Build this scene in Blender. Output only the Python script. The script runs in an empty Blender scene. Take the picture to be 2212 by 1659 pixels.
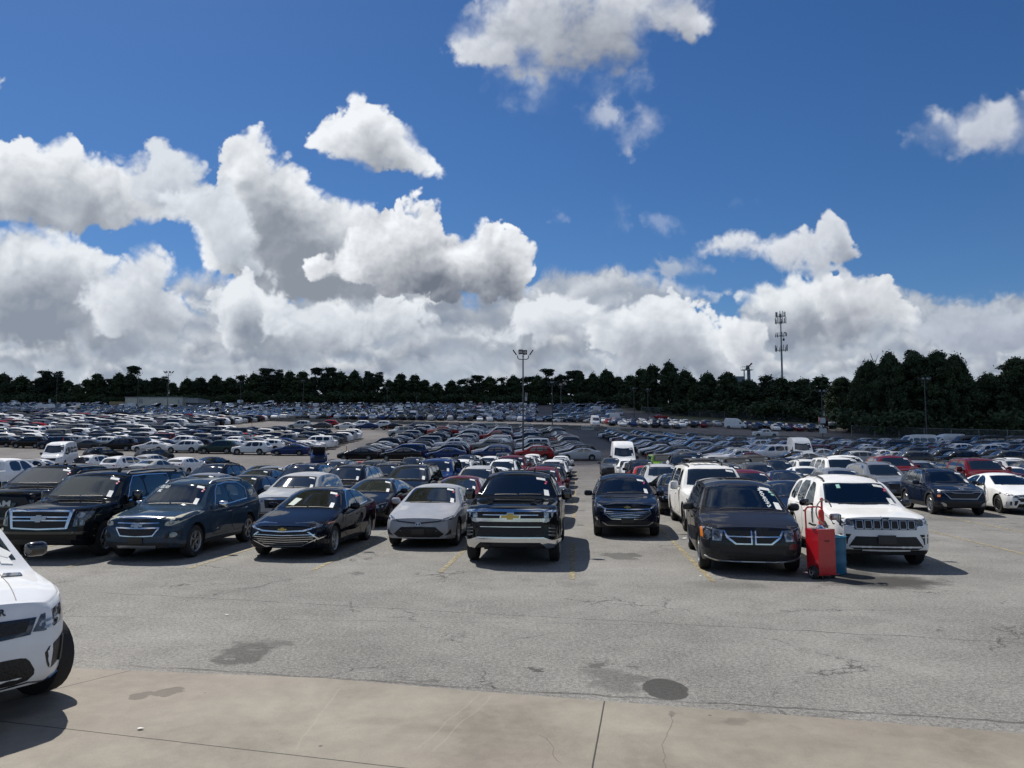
import bpy, bmesh, math, random
import numpy as np
from mathutils import Vector, Matrix, noise
from mathutils.bvhtree import BVHTree
R = math.radians
random.seed(7)
SC = bpy.context.scene
COL = SC.collection

# ---------------------------------------------------------------- camera
FX, CX, CY, HZ, HC = 1662.0, 1106.0, 829.5, 963.0, 2.5      # lens in photo pixels (2212 wide), eye line, eye height
cam_d = bpy.data.cameras.new('camera')
cam = bpy.data.objects.new('camera', cam_d)
COL.objects.link(cam)
cam_d.sensor_width = 36.0
cam_d.lens = 36.0 * FX / 2212.0
cam_d.clip_start = 0.1
cam_d.clip_end = 20000
PITCH = math.atan((HZ - CY) / FX)
cam.location = (0, 0, HC)
cam.rotation_euler = (R(90) + PITCH, 0, 0)
SC.camera = cam

# ---------------------------------------------------------------- light
SUN_DIR = Vector((-0.46, 0.62, 1.0)).normalized()
SUN_EL = math.asin(SUN_DIR.z)
SUN_AZ = math.atan2(SUN_DIR.x, SUN_DIR.y)                    # from +Y towards +X
sd = bpy.data.lights.new('sun', 'SUN')
sd.energy = 5.0
sd.angle = R(0.55)
sd.color = (1.0, 0.955, 0.88)
sun = bpy.data.objects.new('sun', sd)
COL.objects.link(sun)
sun.rotation_euler = (-SUN_DIR).to_track_quat('-Z', 'Y').to_euler()
sun.location = (0, 0, 60)

SC.view_settings.view_transform = 'Standard'
SC.view_settings.look = 'None'
SC.view_settings.exposure = 0.0
SC.view_settings.gamma = 1.0
SC.render.engine = 'CYCLES'
SC.cycles.use_adaptive_sampling = True
SC.cycles.adaptive_threshold = 0.02
SC.cycles.max_bounces = 6
SC.cycles.diffuse_bounces = 2
SC.cycles.glossy_bounces = 3
SC.cycles.transmission_bounces = 3
SC.cycles.sample_clamp_direct = 12
SC.cycles.sample_clamp_indirect = 4
SC.cycles.use_denoising = True

# ---------------------------------------------------------------- clouds: computed on a window of sky directions
def s2l(c):
    c = np.asarray(c, dtype=np.float64) / 255.0
    return np.where(c <= 0.04045, c / 12.92, ((c + 0.055) / 1.055) ** 2.4)

AZ0, AZ1, EL0, EL1 = -52.0, 52.0, -8.0, 50.0
NW, NH = 1872, 1044
def make_clouds():
    rs = np.random.RandomState(5)
    az = np.radians(np.linspace(AZ0, AZ1, NW))[None, :]
    el = np.radians(np.linspace(EL0, EL1, NH))[:, None]      # row 0 is the bottom
    dx = np.cos(el) * np.sin(az); dy = np.cos(el) * np.cos(az); dz = np.sin(el) * np.ones_like(az)
    cp, sp = math.cos(PITCH), math.sin(PITCH)
    fw = np.maximum(dy * cp + dz * sp, 0.05); up = -dy * sp + dz * cp
    px = (CX + FX * dx / fw).astype(np.float32); py = (CY - FX * up / fw).astype(np.float32)
    py = np.maximum(py, -900)
    del dx, dy, dz
    # tileable gradient-like value noise, sampled with cubic weights
    tabs = [rs.rand(256, 256).astype(np.float32) for _ in range(6)]
    def vn(x, y, k):
        t = tabs[k % 6]
        xi = np.floor(x).astype(np.int32); yi = np.floor(y).astype(np.int32)
        fx = (x - xi); fy = (y - yi)
        fx = fx * fx * fx * (fx * (fx * 6 - 15) + 10); fy = fy * fy * fy * (fy * (fy * 6 - 15) + 10)
        a = t[yi & 255, xi & 255]; b = t[yi & 255, (xi + 1) & 255]
        c = t[(yi + 1) & 255, xi & 255]; d = t[(yi + 1) & 255, (xi + 1) & 255]
        return (a + (b - a) * fx) * (1 - fy) + (c + (d - c) * fx) * fy
    def fbm(x, y, k, octs=5, gain=0.5, billow=False):
        s = 0; a = 1; n = 0
        for o in range(octs):
            c, s_ = math.cos(0.6 * o + k), math.sin(0.6 * o + k)
            v = vn((x * c - y * s_) + 17.3 * o, (x * s_ + y * c) + 9.1 * o, k + o)
            if billow: v = 1 - abs(2 * v - 1)
            s = s + v * a; n += a; a *= gain; x = x * 2.03; y = y * 2.03
        return s / n
    wx = fbm(px / 90, py / 90, 1, 4) - 0.5; wy = fbm(px / 90, py / 90, 3, 4) - 0.5
    qx = px + wx * 46; qy = py + wy * 46
    bil = 1 - fbm(qx / 62, qy / 62, 2, 6, 0.55, True)        # puffy
    bil2 = 1 - fbm(qx / 120 + 5, qy / 120, 3, 3, 0.45, True)
    soft = fbm(qx / 120, qy / 120, 4, 6, 0.55)
    fine = fbm(px / 22 + wx * .6, py / 22 + wy * .6, 5, 5, 0.6)
    edm = vn(px / 60, py / 60, 1)
    rgb = np.zeros((NH, NW, 3), np.float32); al = np.zeros((NH, NW), np.float32)
    def ss(a, b, x):
        t = np.clip((x - a) / (b - a), 0, 1); return t * t * (3 - 2 * t)
    def shift(a, sx, sy):                                    # value found sx right, sy up of each texel
        out = np.roll(a, (-int(round(sy)), -int(round(sx))), (0, 1))
        return out
    def polysd(poly, m):
        P = np.array(poly, np.float32); x0, x1 = P[:, 0].min() - m, P[:, 0].max() + m; y0, y1 = P[:, 1].min() - m, P[:, 1].max() + m
        msk = (px > x0) & (px < x1) & (py > y0) & (py < y1)
        rr = np.where(msk.any(1))[0]; cc = np.where(msk.any(0))[0]
        if len(rr) == 0 or len(cc) == 0: return None
        sl = (slice(rr[0], rr[-1] + 1), slice(cc[0], cc[-1] + 1))
        X = qx[sl]; Y = qy[sl]
        d2 = np.full(X.shape, 1e9, np.float32); ins = np.zeros(X.shape, bool)
        n = len(P)
        for i in range(n):
            ax, ay = P[i]; bx, by = P[(i + 1) % n]
            ex, ey = bx - ax, by - ay
            t = np.clip(((X - ax) * ex + (Y - ay) * ey) / (ex * ex + ey * ey + 1e-6), 0, 1)
            d2 = np.minimum(d2, (X - ax - t * ex) ** 2 + (Y - ay - t * ey) ** 2)
            if ay != by:
                cr = ((ay > Y) != (by > Y)) & (X < (bx - ax) * (Y - ay) / (by - ay) + ax)
                ins ^= cr
        d = np.sqrt(d2); return sl, np.where(ins, d, -d)
    def cloud(poly, top=(236, 240, 245), base=(138, 146, 158), amp=60, edge=10, kk=1.0, opac=1.0, thick=70, wisp=0.0, reach=1.0, grow=0):
        got = polysd(poly, 90)
        if got is None: return
        sl, s = got
        b = bil[sl]; bl = bil2[sl]; so = soft[sl]; fi = fine[sl]
        s = s + grow + amp * .30 + (b - 0.52) * amp * 1.1 + (so - 0.5) * amp * 0.9 + (fi - 0.5) * (26 + wisp * 40)
        a = ss(0, edge * 1.25 * (1 + 2.5 * wisp) * (.6 + 3.2 * edm[sl] ** 2), s)
        if wisp: a = a * (0.35 + 0.65 * ss(0.3, 0.7, so * (1 - .4 * wisp) + 0.3 * fi + .15))
        t = np.clip(s / thick, 0, 1.3)
        t = np.pad(t, 90)
        tau = np.zeros_like(t)
        for st in (5, 11, 19, 30, 44, 62, 84):
            tau += np.clip(shift(t, -st * 0.38 * reach, st * reach), 0, 1) * (st * 0.017 + 0.05)
        tau = tau[90:-90, 90:-90]
        relief = (shift(bl, -7, 12) - bl) * .8 + (shift(b, -4, 8) - b) * .42 + (shift(fi, -2, 4) - fi) * 0.30
        lit = np.exp(-tau ** 1.35 * .62 * kk)
        lit = np.clip(lit - relief * (0.30 + 0.5 * lit) + (so - 0.5) * 0.5 + (vn(px[sl] / 170, py[sl] / 120, 2) - .5) * .25, 0, 1.1)
        y_ = py[sl]
        T = s2l(top); B = s2l(base)
        col = B[None, None, :] * (1 - lit[..., None]) + T[None, None, :] * lit[..., None]
        a = (a * opac).astype(np.float32)
        rgb[sl] = rgb[sl] * (1 - a[..., None]) + col * a[..., None]
        al[sl] = al[sl] * (1 - a) + a
    # low bank of many small flat clouds towards the horizon
    per = 1.0 / np.maximum((860 - py), 12)
    u_ = (px - CX) * per * 2.6; v_ = 900 * per
    st1 = fbm(px / 260 + 3 + wx * 1.5, py / 90 + wy * 1.5, 0, 6, 0.5); st2 = fbm(px / 90 + 7, py / 26, 5, 5, 0.5)
    line = 600 + 40 * (fbm(px / 260, px * 0 + 1.5, 2, 3) - .5) * 4
    line = np.where(px > 1400, line + 60 * ss(1400, 1500, px) * (1 - ss(1560, 1650, px)), line)
    cov = ss(line - 6, line + 26, py + (bil - .5) * 70)
    cov = cov * np.where(px < 330, 1, 1)
    sh = ss(0.30, 0.66, st1 * 0.5 + (shift(st1, -3, 9) * -0.5 + 0.5) + (bil - .5) * .35)
    lo, hi = s2l((140, 151, 168)), s2l((208, 214, 221))
    sh = .2 + .6 * sh; c = lo * (1 - sh[..., None]) + hi * sh[..., None]
    hz = ss(700, 850, py)[..., None]
    c = c * (1 - 0.45 * hz) + s2l((178, 189, 201)) * 0.45 * hz
    rgb[:] = c * cov[..., None]; al[:] = cov * 0.97
    return_px = (px, py)
    # wide field of clouds away from the frame (only seen in reflections and as light)
    far = ss(0.50, 0.62, fbm(px / 700, py / 420, 3, 5)) * ss(150, -150, py) * (1 - ss(900, 2200, px) * ss(-500, 200, py) * .8)
    # ---- far and middle clouds, back to front (outlines in photo pixels)
    G = cloud
    rr = random.Random(3)
    for i in range(150):
        y = 812 - 180 * (i / 150.0) ** 1.1 + rr.uniform(-12, 12); x = rr.uniform(-150, 2400); w = rr.uniform(60, 210) * (.45 + .75 * i / 150.0); h = w * rr.uniform(.22, .5)
        if x > 1480 and y < 700: continue
        pts = [(x - w, y), (x - w * .6, y - h * .6), (x - w * .1, y - h * rr.uniform(.8, 1.2)), (x + w * .5, y - h * .6), (x + w, y), (x + w * .3, y + h * .18), (x - w * .5, y + h * .18)]
        v = rr.uniform(-18, 6)
        v2 = rr.uniform(-14, 14); G(pts, (216 + v2, 220 + v2, 225 + v2), (142 + v, 153 + v, 170 + v), amp=20 + w * .10, edge=8 + w * .10, thick=10 + w * .14, reach=.12 + w / 520, kk=rr.uniform(.9, 1.5), opac=rr.uniform(.55, .95), grow=10)
    G([(-80, 500), (60, 480), (170, 500), (250, 560), (330, 590), (400, 650), (330, 720), (120, 760), (-80, 740)], (226, 231, 237), (140, 149, 163), 46, 14, .8, thick=60)
    G([(-80, 350), (20, 300), (75, 290), (90, 320), (150, 300), (185, 330), (230, 345), (330, 350), (400, 380), (440, 440), (380, 480), (240, 500), (60, 478), (-80, 470)], (232, 236, 241), (146, 154, 166), 44, 9, .9)
    G([(250, 340), (340, 318), (430, 325), (480, 380), (500, 440), (420, 480), (300, 440)], (214, 220, 228), (150, 160, 175), 40, 12, .7)
    G([(400, 470), (470, 400), (475, 330), (515, 285), (550, 280), (580, 310), (590, 350), (640, 345), (680, 400), (730, 430), (800, 440), (860, 500), (930, 560), (980, 640), (860, 680), (700, 660), (560, 640), (440, 560)], (234, 238, 243), (140, 148, 160), 46, 9, .85, thick=80, reach=1.1)
    G([(330, 400), (440, 370), (520, 400), (560, 500), (600, 600), (480, 560), (430, 510), (380, 500), (330, 470)], (222, 228, 235), (158, 167, 180), 36, 14, .6, thick=80, wisp=.1)
    G([(200, 600), (330, 520), (380, 560), (372, 620), (430, 660), (380, 740), (230, 720), (160, 660)], (224, 229, 236), (150, 159, 172), 40, 12, .8)
    G([(440, 640), (470, 600), (540, 585), (560, 620), (700, 660), (820, 640), (900, 660), (880, 740), (640, 770), (480, 740)], (226, 231, 237), (132, 142, 157), 40, 12, .85, reach=.7)
    G([(560, 690), (640, 640), (730, 680), (900, 700), (1180, 690), (1250, 720), (1000, 760), (700, 745), (580, 730)], (214, 220, 227), (118, 128, 146), 36, 14, 1.0, reach=.7)
    G([(640, 560), (700, 540), (780, 480), (850, 445), (900, 425), (945, 450), (965, 500), (1010, 500), (1050, 480), (1090, 475), (1125, 505), (1150, 560), (1165, 600), (1130, 640), (980, 650), (800, 625), (680, 600)], (240, 243, 247), (112, 120, 134), 40, 7, 1.0, thick=75, reach=1.15)
    G([(1130, 660), (1180, 620), (1250, 640), (1300, 650), (1360, 655), (1330, 720), (1150, 740), (1080, 700)], (222, 227, 234), (134, 144, 160), 34, 12, .9, reach=.7)
    G([(1280, 660), (1340, 640), (1390, 620), (1440, 630), (1480, 640), (1530, 690), (1590, 740), (1620, 800), (1400, 810), (1260, 760)], (228, 233, 239), (142, 151, 166), 42, 8, .8, reach=.8)
    G([(1560, 700), (1640, 690), (1660, 740), (1700, 760), (1600, 790), (1540, 750)], (232, 236, 241), (150, 158, 172), 30, 8, .7, reach=.6)
    G([(1580, 640), (1620, 600), (1700, 595), (1790, 600), (1870, 605), (1960, 640), (1990, 660), (2010, 700), (1860, 740), (1700, 720), (1610, 680)], (226, 231, 236), (142, 150, 164), 38, 9, .85, reach=.8)
    G([(1700, 600), (1790, 590), (1880, 590), (1940, 625), (2000, 670), (1940, 700), (1780, 690)], (230, 234, 239), (150, 156, 168), 38, 8, .8, reach=.7)
    G([(1980, 670), (2060, 650), (2150, 645), (2330, 620), (2400, 760), (2100, 790), (1960, 740)], (188, 196, 209), (142, 151, 170), 46, 22, .8)
    G([(1680, 580), (1760, 555), (1830, 560), (1850, 590), (1760, 605)], (196, 203, 214), (150, 160, 176), 30, 14, .8, reach=.6, opac=.9)
    G([(1520, 545), (1550, 510), (1600, 500), (1650, 525), (1700, 505), (1760, 500), (1790, 470), (1815, 500), (1850, 545), (1760, 575), (1690, 570), (1640, 548)], (216, 221, 229), (150, 158, 172), 28, 12, .8, reach=.6, grow=10, wisp=.12)
    G([(1400, 585), (1440, 555), (1500, 560), (1535, 580), (1470, 592)], (176, 187, 204), (140, 156, 184), 22, 14, .7, opac=.85, reach=.5, grow=8)
    G([(1315, 500), (1345, 438), (1372, 470), (1362, 505)], (158, 176, 208), (134, 156, 196), 24, 16, .6, opac=.6, wisp=.4, grow=12)
    G([(1170, 490), (1186, 458), (1210, 488)], (150, 170, 205), (130, 154, 196), 18, 14, .6, opac=.45, wisp=.5, grow=10)
    G([(1585, 440), (1610, 425), (1640, 432), (1600, 445)], (140, 164, 205), (130, 154, 200), 14, 12, .6, opac=.4, wisp=.4, grow=8)
    G([(1410, 480), (1440, 462), (1465, 480), (1440, 492)], (150, 170, 205), (130, 154, 196), 18, 12, .6, opac=.65, wisp=.3, grow=12)
    G([(670, 310), (690, 255), (750, 235), (770, 205), (830, 225), (870, 255), (910, 310), (962, 385), (900, 375), (800, 375), (720, 345)], (236, 240, 245), (150, 156, 166), 30, 9, .95, thick=60, reach=1.0, wisp=.15)
    G([(1010, 120), (1100, 90), (1300, 110), (1400, 130), (1420, 190), (1330, 235), (1240, 225), (1150, 240), (1060, 200)], (170, 184, 208), (136, 152, 186), 50, 40, .5, opac=.75, wisp=.55)
    G([(950, 90), (1000, 20), (1070, -40), (1200, -90), (1330, -80), (1450, -80), (1530, -10), (1540, 60), (1480, 100), (1405, 90), (1390, 160), (1330, 192), (1200, 186), (1060, 166), (980, 140)], (214, 219, 227), (140, 147, 160), 40, 20, .5, thick=90, wisp=.2)
    G([(1290, 30), (1340, 10), (1370, 50), (1330, 75)], (120, 142, 186), (110, 135, 184), 26, 22, .3, opac=.35, wisp=.4)
    G([(1255, 235), (1320, 222), (1352, 265), (1285, 290)], (188, 197, 214), (146, 160, 188), 26, 18, .6, opac=.8, wisp=.4, grow=10)
    G([(1340, 310), (1380, 270), (1400, 245), (1440, 260), (1425, 300), (1370, 340)], (186, 195, 214), (146, 162, 190), 26, 16, .6, opac=.9, wisp=.35, grow=14)
    G([(1090, 190), (1200, 200), (1260, 240), (1150, 270), (1080, 235)], (158, 174, 204), (128, 148, 186), 30, 26, .6, opac=.45, wisp=.7)
    G([(1975, 300), (2030, 250), (2100, 225), (2180, 215), (2330, 230), (2380, 320), (2200, 335), (2060, 325)], (196, 203, 216), (146, 156, 178), 34, 22, .6, thick=60, wisp=.3, grow=14)
    # clouds past the edges of the photograph, for reflections
    for i in range(46):
        x = rr.uniform(-3200, 5200); y = rr.uniform(-760, 500)
        if -140 < x < 2300 and y > -190: continue
        w = rr.uniform(150, 420); h = w * .5
        G([(x - w, y), (x - w * .6, y - h * .7), (x, y - h), (x + w * .5, y - h * .6), (x + w, y), (x + w * .3, y + h * .4), (x - w * .5, y + h * .4)], (232, 236, 240), (150, 157, 168), 90, 16, .8)
    out = np.ones((NH, NW, 4), np.float32)
    out[..., :3] = rgb / np.maximum(al, 1e-3)[..., None]
    out[..., 3] = al
    return out

def build_world():
    w = bpy.data.worlds.new("World"); SC.world = w; w.use_nodes = True
    nt = w.node_tree; N = nt.nodes; Lk = nt.links; N.clear()
    def n(t, **k):
        x = N.new(t)
        for a, b in k.items(): setattr(x, a, b)
        return x
    def mth(op, a, b=None, c=None):
        x = n('ShaderNodeMath', operation=op)
        for i, v in enumerate((a, b, c)):
            if v is None: continue
            if isinstance(v, (int, float)): x.inputs[i].default_value = v
            else: Lk.new(v, x.inputs[i])
        return x.outputs[0]
    out = n('ShaderNodeOutputWorld')
    sky = n('ShaderNodeTexSky', sky_type='NISHITA')
    sky.sun_disc = False; sky.sun_elevation = SUN_EL; sky.sun_rotation = SUN_AZ
    sky.altitude = 300; sky.air_density = 1.0; sky.dust_density = 0.25; sky.ozone_density = 2.2
    hs = n('ShaderNodeHueSaturation'); hs.inputs['Saturation'].default_value = 1.22; hs.inputs['Value'].default_value = 1.0
    Lk.new(sky.outputs[0], hs.inputs['Color'])
    tint = n('ShaderNodeMix', data_type='RGBA', blend_type='MULTIPLY'); tint.inputs[0].default_value = 1.0
    Lk.new(hs.outputs[0], tint.inputs[6]); tint.inputs[7].default_value = (0.66, 0.83, 1.04, 1)
    bg1 = n('ShaderNodeBackground'); bg1.inputs[1].default_value = 0.072
    Lk.new(tint.outputs[2], bg1.inputs[0])
    tc = n('ShaderNodeTexCoord'); sp = n('ShaderNodeSeparateXYZ'); Lk.new(tc.outputs['Generated'], sp.inputs[0])
    az = mth('ARCTAN2', sp.outputs[0], sp.outputs[1]); el = mth('ARCSINE', sp.outputs[2])
    u = mth('DIVIDE', mth('SUBTRACT', az, R(AZ0)), R(AZ1 - AZ0)); v = mth('DIVIDE', mth('SUBTRACT', el, R(EL0)), R(EL1 - EL0))
    cb = n('ShaderNodeCombineXYZ'); Lk.new(u, cb.inputs[0]); Lk.new(v, cb.inputs[1])
    im = bpy.data.images.new('cloud_field', NW, NH, alpha=True, float_buffer=True, is_data=True)
    data = make_clouds()
    im.pixels.foreach_set(data.ravel()); im.update(); im.pack()
    ti = n('ShaderNodeTexImage', image=im, extension='EXTEND', interpolation='Cubic'); Lk.new(cb.outputs[0], ti.inputs[0])
    # inside the window or not, with a soft seam
    e = mth('MINIMUM', mth('MINIMUM', u, mth('SUBTRACT', 1.0, u)), mth('SUBTRACT', 1.0, v))
    inside = mth('MULTIPLY', e, 14.0); inside.node.use_clamp = True
    # free clouds over the rest of the dome: noise on a flat cloud deck
    zz = mth('MAXIMUM', sp.outputs[2], 0.04)
    cx = mth('DIVIDE', sp.outputs[0], zz); cy = mth('DIVIDE', sp.outputs[1], zz)
    cv = n('ShaderNodeCombineXYZ'); Lk.new(cx, cv.inputs[0]); Lk.new(cy, cv.inputs[1])
    no = n('ShaderNodeTexNoise'); no.inputs['Scale'].default_value = 1.1; no.inputs['Detail'].default_value = 7; no.inputs['Roughness'].default_value = .58; no.inputs['Distortion'].default_value = .3
    Lk.new(cv.outputs[0], no.inputs['Vector'])
    ra = n('ShaderNodeMapRange'); ra.inputs[1].default_value = .49; ra.inputs[2].default_value = .62; Lk.new(no.outputs[0], ra.inputs[0])
    ccol = n('ShaderNodeMix', data_type='RGBA'); ccol.inputs[6].default_value = (.72, .77, .84, 1); ccol.inputs[7].default_value = (.36, .39, .45, 1)
    rb = n('ShaderNodeMapRange'); rb.inputs[1].default_value = .58; rb.inputs[2].default_value = .75; Lk.new(no.outputs[0], rb.inputs[0]); Lk.new(rb.outputs[0], ccol.inputs[0])
    mc = n('ShaderNodeMix', data_type='RGBA'); Lk.new(inside, mc.inputs[0]); Lk.new(ccol.outputs[2], mc.inputs[6]); Lk.new(ti.outputs[0], mc.inputs[7])
    ma = n('ShaderNodeMix', data_type='FLOAT'); Lk.new(inside, ma.inputs[0]); Lk.new(ra.outputs[0], ma.inputs[2]); Lk.new(ti.outputs[1], ma.inputs[3])
    bg2 = n('ShaderNodeBackground'); Lk.new(mc.outputs[2], bg2.inputs[0]); bg2.inputs[1].default_value = 1.0
    mx = n('ShaderNodeMixShader'); Lk.new(ma.outputs[0], mx.inputs[0]); Lk.new(bg1.outputs[0], mx.inputs[1]); Lk.new(bg2.outputs[0], mx.inputs[2])
    Lk.new(mx.outputs[0], out.inputs[0])
    w.cycles.sampling_method = 'MANUAL'; w.cycles.sample_map_resolution = 512
build_world()
# ---------------------------------------------------------------- terrain height
GK = [(-200, 0), (0, 0), (55, 0), (72, .10), (95, 1.1), (118, 2.5), (140, 4.0), (175, 6.4), (205, 8.3), (270, 12.4), (330, 17.2), (400, 23.5), (450, 27.0), (600, 31), (1200, 34), (9000, 34)]
_gy = np.arange(-200, 2000, 2.0)
_gz = np.interp(_gy, [a for a, b in GK], [b for a, b in GK])
_gz = np.convolve(np.pad(_gz, 6, mode='edge'), np.ones(13) / 13, 'valid')
def sst(a, b, x):
    t = np.clip((x - a) / (b - a), 0, 1); return t * t * (3 - 2 * t)
def ground_z(X, Y):
    X = np.asarray(X, float); Y = np.asarray(Y, float)
    z = np.interp(Y, _gy, _gz)
    k = sst(80, 160, Y)
    z = z - 0.012 * np.clip(X, -160, 160) * k * (1 - .85 * sst(240, 380, Y))
    z = z - 1.5 * sst(10, 50, X) * sst(100, 150, Y) * (1 - sst(185, 240, Y)) + 0.0
    return z
def gz(x, y): return float(ground_z(x, y))
def at(px, py):
    """the point of the flat near ground that the photograph shows at (px, py)"""
    cp, sp = math.cos(PITCH), math.sin(PITCH); u = (px - CX) / FX; v = (CY - py) / FX
    dy, dz = cp - v * sp, sp + v * cp
    k = -HC / dz; return (u * k, dy * k)
def relin(x, y): return at(CX + x / y * FX, HZ + HC * FX / y)
def atY(px, Y): return ((px - CX) / FX * Y, Y)

# ---------------------------------------------------------------- materials
MATS = {}
def mat(name, color=(.5, .5, .5), rough=.5, metal=0.0, coat=0.0, coat_r=.03, spec=.5, objcol=False, bump=None, vary=None, trans=0, emis=None):
    if name in MATS: return MATS[name]
    m = bpy.data.materials.new(name); m.use_nodes = True; MATS[name] = m
    nt = m.node_tree; b = nt.nodes['Principled BSDF']
    b.inputs['Base Color'].default_value = (*color, 1); b.inputs['Roughness'].default_value = rough
    b.inputs['Metallic'].default_value = metal; b.inputs['Coat Weight'].default_value = coat
    b.inputs['Coat Roughness'].default_value = coat_r; b.inputs['Specular IOR Level'].default_value = spec
    src = None
    if objcol:
        oi = nt.nodes.new('ShaderNodeObjectInfo'); src = oi.outputs['Color']
    if vary:
        sc_, lo, hi = vary
        tc = nt.nodes.new('ShaderNodeTexCoord'); no = nt.nodes.new('ShaderNodeTexNoise'); no.inputs['Scale'].default_value = sc_; no.inputs['Detail'].default_value = 5
        nt.links.new(tc.outputs['Object'], no.inputs['Vector'])
        mr = nt.nodes.new('ShaderNodeMapRange'); mr.inputs[1].default_value = .3; mr.inputs[2].default_value = .7; mr.inputs[3].default_value = lo; mr.inputs[4].default_value = hi
        nt.links.new(no.outputs[0], mr.inputs[0])
        mx = nt.nodes.new('ShaderNodeMix'); mx.data_type = 'RGBA'; mx.blend_type = 'MULTIPLY'; mx.inputs[0].default_value = 1
        mx.inputs[6].default_value = (*color, 1)
        if src: nt.links.new(src, mx.inputs[6])
        nt.links.new(mr.outputs[0], mx.inputs[7]); src = mx.outputs[2]
    if src: nt.links.new(src, b.inputs['Base Color'])
    if bump:
        sc_, st = bump
        tc = nt.nodes.new('ShaderNodeTexCoord'); no = nt.nodes.new('ShaderNodeTexNoise'); no.inputs['Scale'].default_value = sc_; no.inputs['Detail'].default_value = 4
        nt.links.new(tc.outputs['Object'], no.inputs['Vector'])
        bp = nt.nodes.new('ShaderNodeBump'); bp.inputs['Strength'].default_value = st; bp.inputs['Distance'].default_value = .02
        nt.links.new(no.outputs[0], bp.inputs['Height']); nt.links.new(bp.outputs[0], b.inputs['Normal'])
    if emis: b.inputs['Emission Color'].default_value = (*emis, 1); b.inputs['Emission Strength'].default_value = 1
    return m
M_PAINT = mat('car_paint', rough=.6, coat=.6, coat_r=.03, spec=0.0, objcol=True, vary=(2.2, .90, 1.06))
M_GLASS = mat('tinted_glass', (.010, .014, .017), .03, spec=1.0, coat=.5, coat_r=.02, bump=(1.6, .10))
def pane_mat(name, tint):
    m = bpy.data.materials.new(name); m.use_nodes = True; nt = m.node_tree; nt.nodes.clear()
    o = nt.nodes.new('ShaderNodeOutputMaterial'); mx = nt.nodes.new('ShaderNodeMixShader'); tr = nt.nodes.new('ShaderNodeBsdfTransparent'); gl = nt.nodes.new('ShaderNodeBsdfGlossy'); fr = nt.nodes.new('ShaderNodeFresnel')
    tr.inputs[0].default_value = (*tint, 1); gl.inputs['Roughness'].default_value = .02; gl.inputs[0].default_value = (.95, 1, 1, 1); fr.inputs[0].default_value = 1.9
    tc = nt.nodes.new('ShaderNodeTexCoord'); no = nt.nodes.new('ShaderNodeTexNoise'); no.inputs['Scale'].default_value = 1.6; bp = nt.nodes.new('ShaderNodeBump'); bp.inputs['Strength'].default_value = .08; bp.inputs['Distance'].default_value = .02
    nt.links.new(tc.outputs['Object'], no.inputs['Vector']); nt.links.new(no.outputs[0], bp.inputs['Height']); nt.links.new(bp.outputs[0], gl.inputs['Normal'])
    nt.links.new(fr.outputs[0], mx.inputs[0]); nt.links.new(tr.outputs[0], mx.inputs[1]); nt.links.new(gl.outputs[0], mx.inputs[2]); nt.links.new(mx.outputs[0], o.inputs[0]); return m
M_PANE = pane_mat('clear_glass', (.62, .70, .68)); M_PANED = pane_mat('privacy_glass', (.20, .22, .22))
M_SEAT = None
M_TRIM = mat('black_plastic', (.016, .016, .017), .55, bump=(60, .15))
M_GLOSS = mat('gloss_black', (.008, .008, .009), .15, coat=1)
M_MESH = mat('grille_mesh', (.007, .007, .008), .45, bump=(45, .9))
M_CHROME = mat('chrome', (.72, .73, .75), .14, metal=1)
M_TYRE = mat('rubber', (.014, .014, .015), .8, bump=(40, .3))
M_RIM = mat('alloy_rim', (.36, .37, .38), .33, metal=.8)
M_RIMD = mat('dark_rim', (.03, .03, .032), .35, metal=.5, coat=.5)
M_LAMP = mat('headlight_glass', (.30, .32, .34), .12, metal=.55, coat=1, vary=(9, .25, 1.5))
M_LAMPD = mat('smoked_headlight', (.035, .038, .042), .12, coat=1, vary=(14, .3, 2.5))
M_HAZED = mat('hazed_headlight', (.46, .44, .33), .35, coat=.6, vary=(6, .8, 1.15))
M_AMBER = mat('amber_reflector', (.75, .22, .03), .25, coat=1)
M_TAIL = mat('tail_light_red', (.30, .010, .012), .2, coat=1)
M_SEAT = mat('seat_fabric', (.055, .055, .058), .85, vary=(5, .7, 1.3)); M_PAPER = mat('white_paper', (.80, .80, .77), .7)
M_PLATE = mat('plate_black', (.02, .02, .021), .4)
M_GOLD = mat('gold_emblem', (.55, .38, .10), .3, metal=.8)
M_SILV = mat('satin_silver', (.45, .46, .47), .35, metal=.9)

# ---------------------------------------------------------------- object helpers
def nth(n):
    return '%d%s' % (n, 'th' if 10 <= n % 100 <= 20 else {1: 'st', 2: 'nd', 3: 'rd'}.get(n % 10, 'th'))
CNT = {}
def tag(o, label=None, cat=None, group=None, kind=None):
    if label: o['label'] = label
    if cat: o['category'] = cat
    if group: o['group'] = group
    if kind: o['kind'] = kind
    return o
def empty(name, loc=(0, 0, 0), rz=0):
    e = bpy.data.objects.new(name, None); COL.objects.link(e); e.location = loc; e.rotation_euler = (0, 0, rz); e.empty_display_size = .2
    return e
def link(name, me, parent=None, color=None):
    o = bpy.data.objects.new(name, me); COL.objects.link(o)
    if parent is not None: o.parent = parent
    if color is not None: o.color = (*color, 1)
    return o
def mesh_from(name, verts, faces, mats, fm=None, smooth=True, sharp=None):
    me = bpy.data.meshes.new(name); me.from_pydata([tuple(v) for v in verts], [], faces)
    for m in mats: me.materials.append(m)
    if fm is not None: me.polygons.foreach_set('material_index', fm)
    me.polygons.foreach_set('use_smooth', [smooth] * len(me.polygons))
    if smooth and sharp: me.set_sharp_from_angle(angle=R(sharp))
    me.update(); return me
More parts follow.
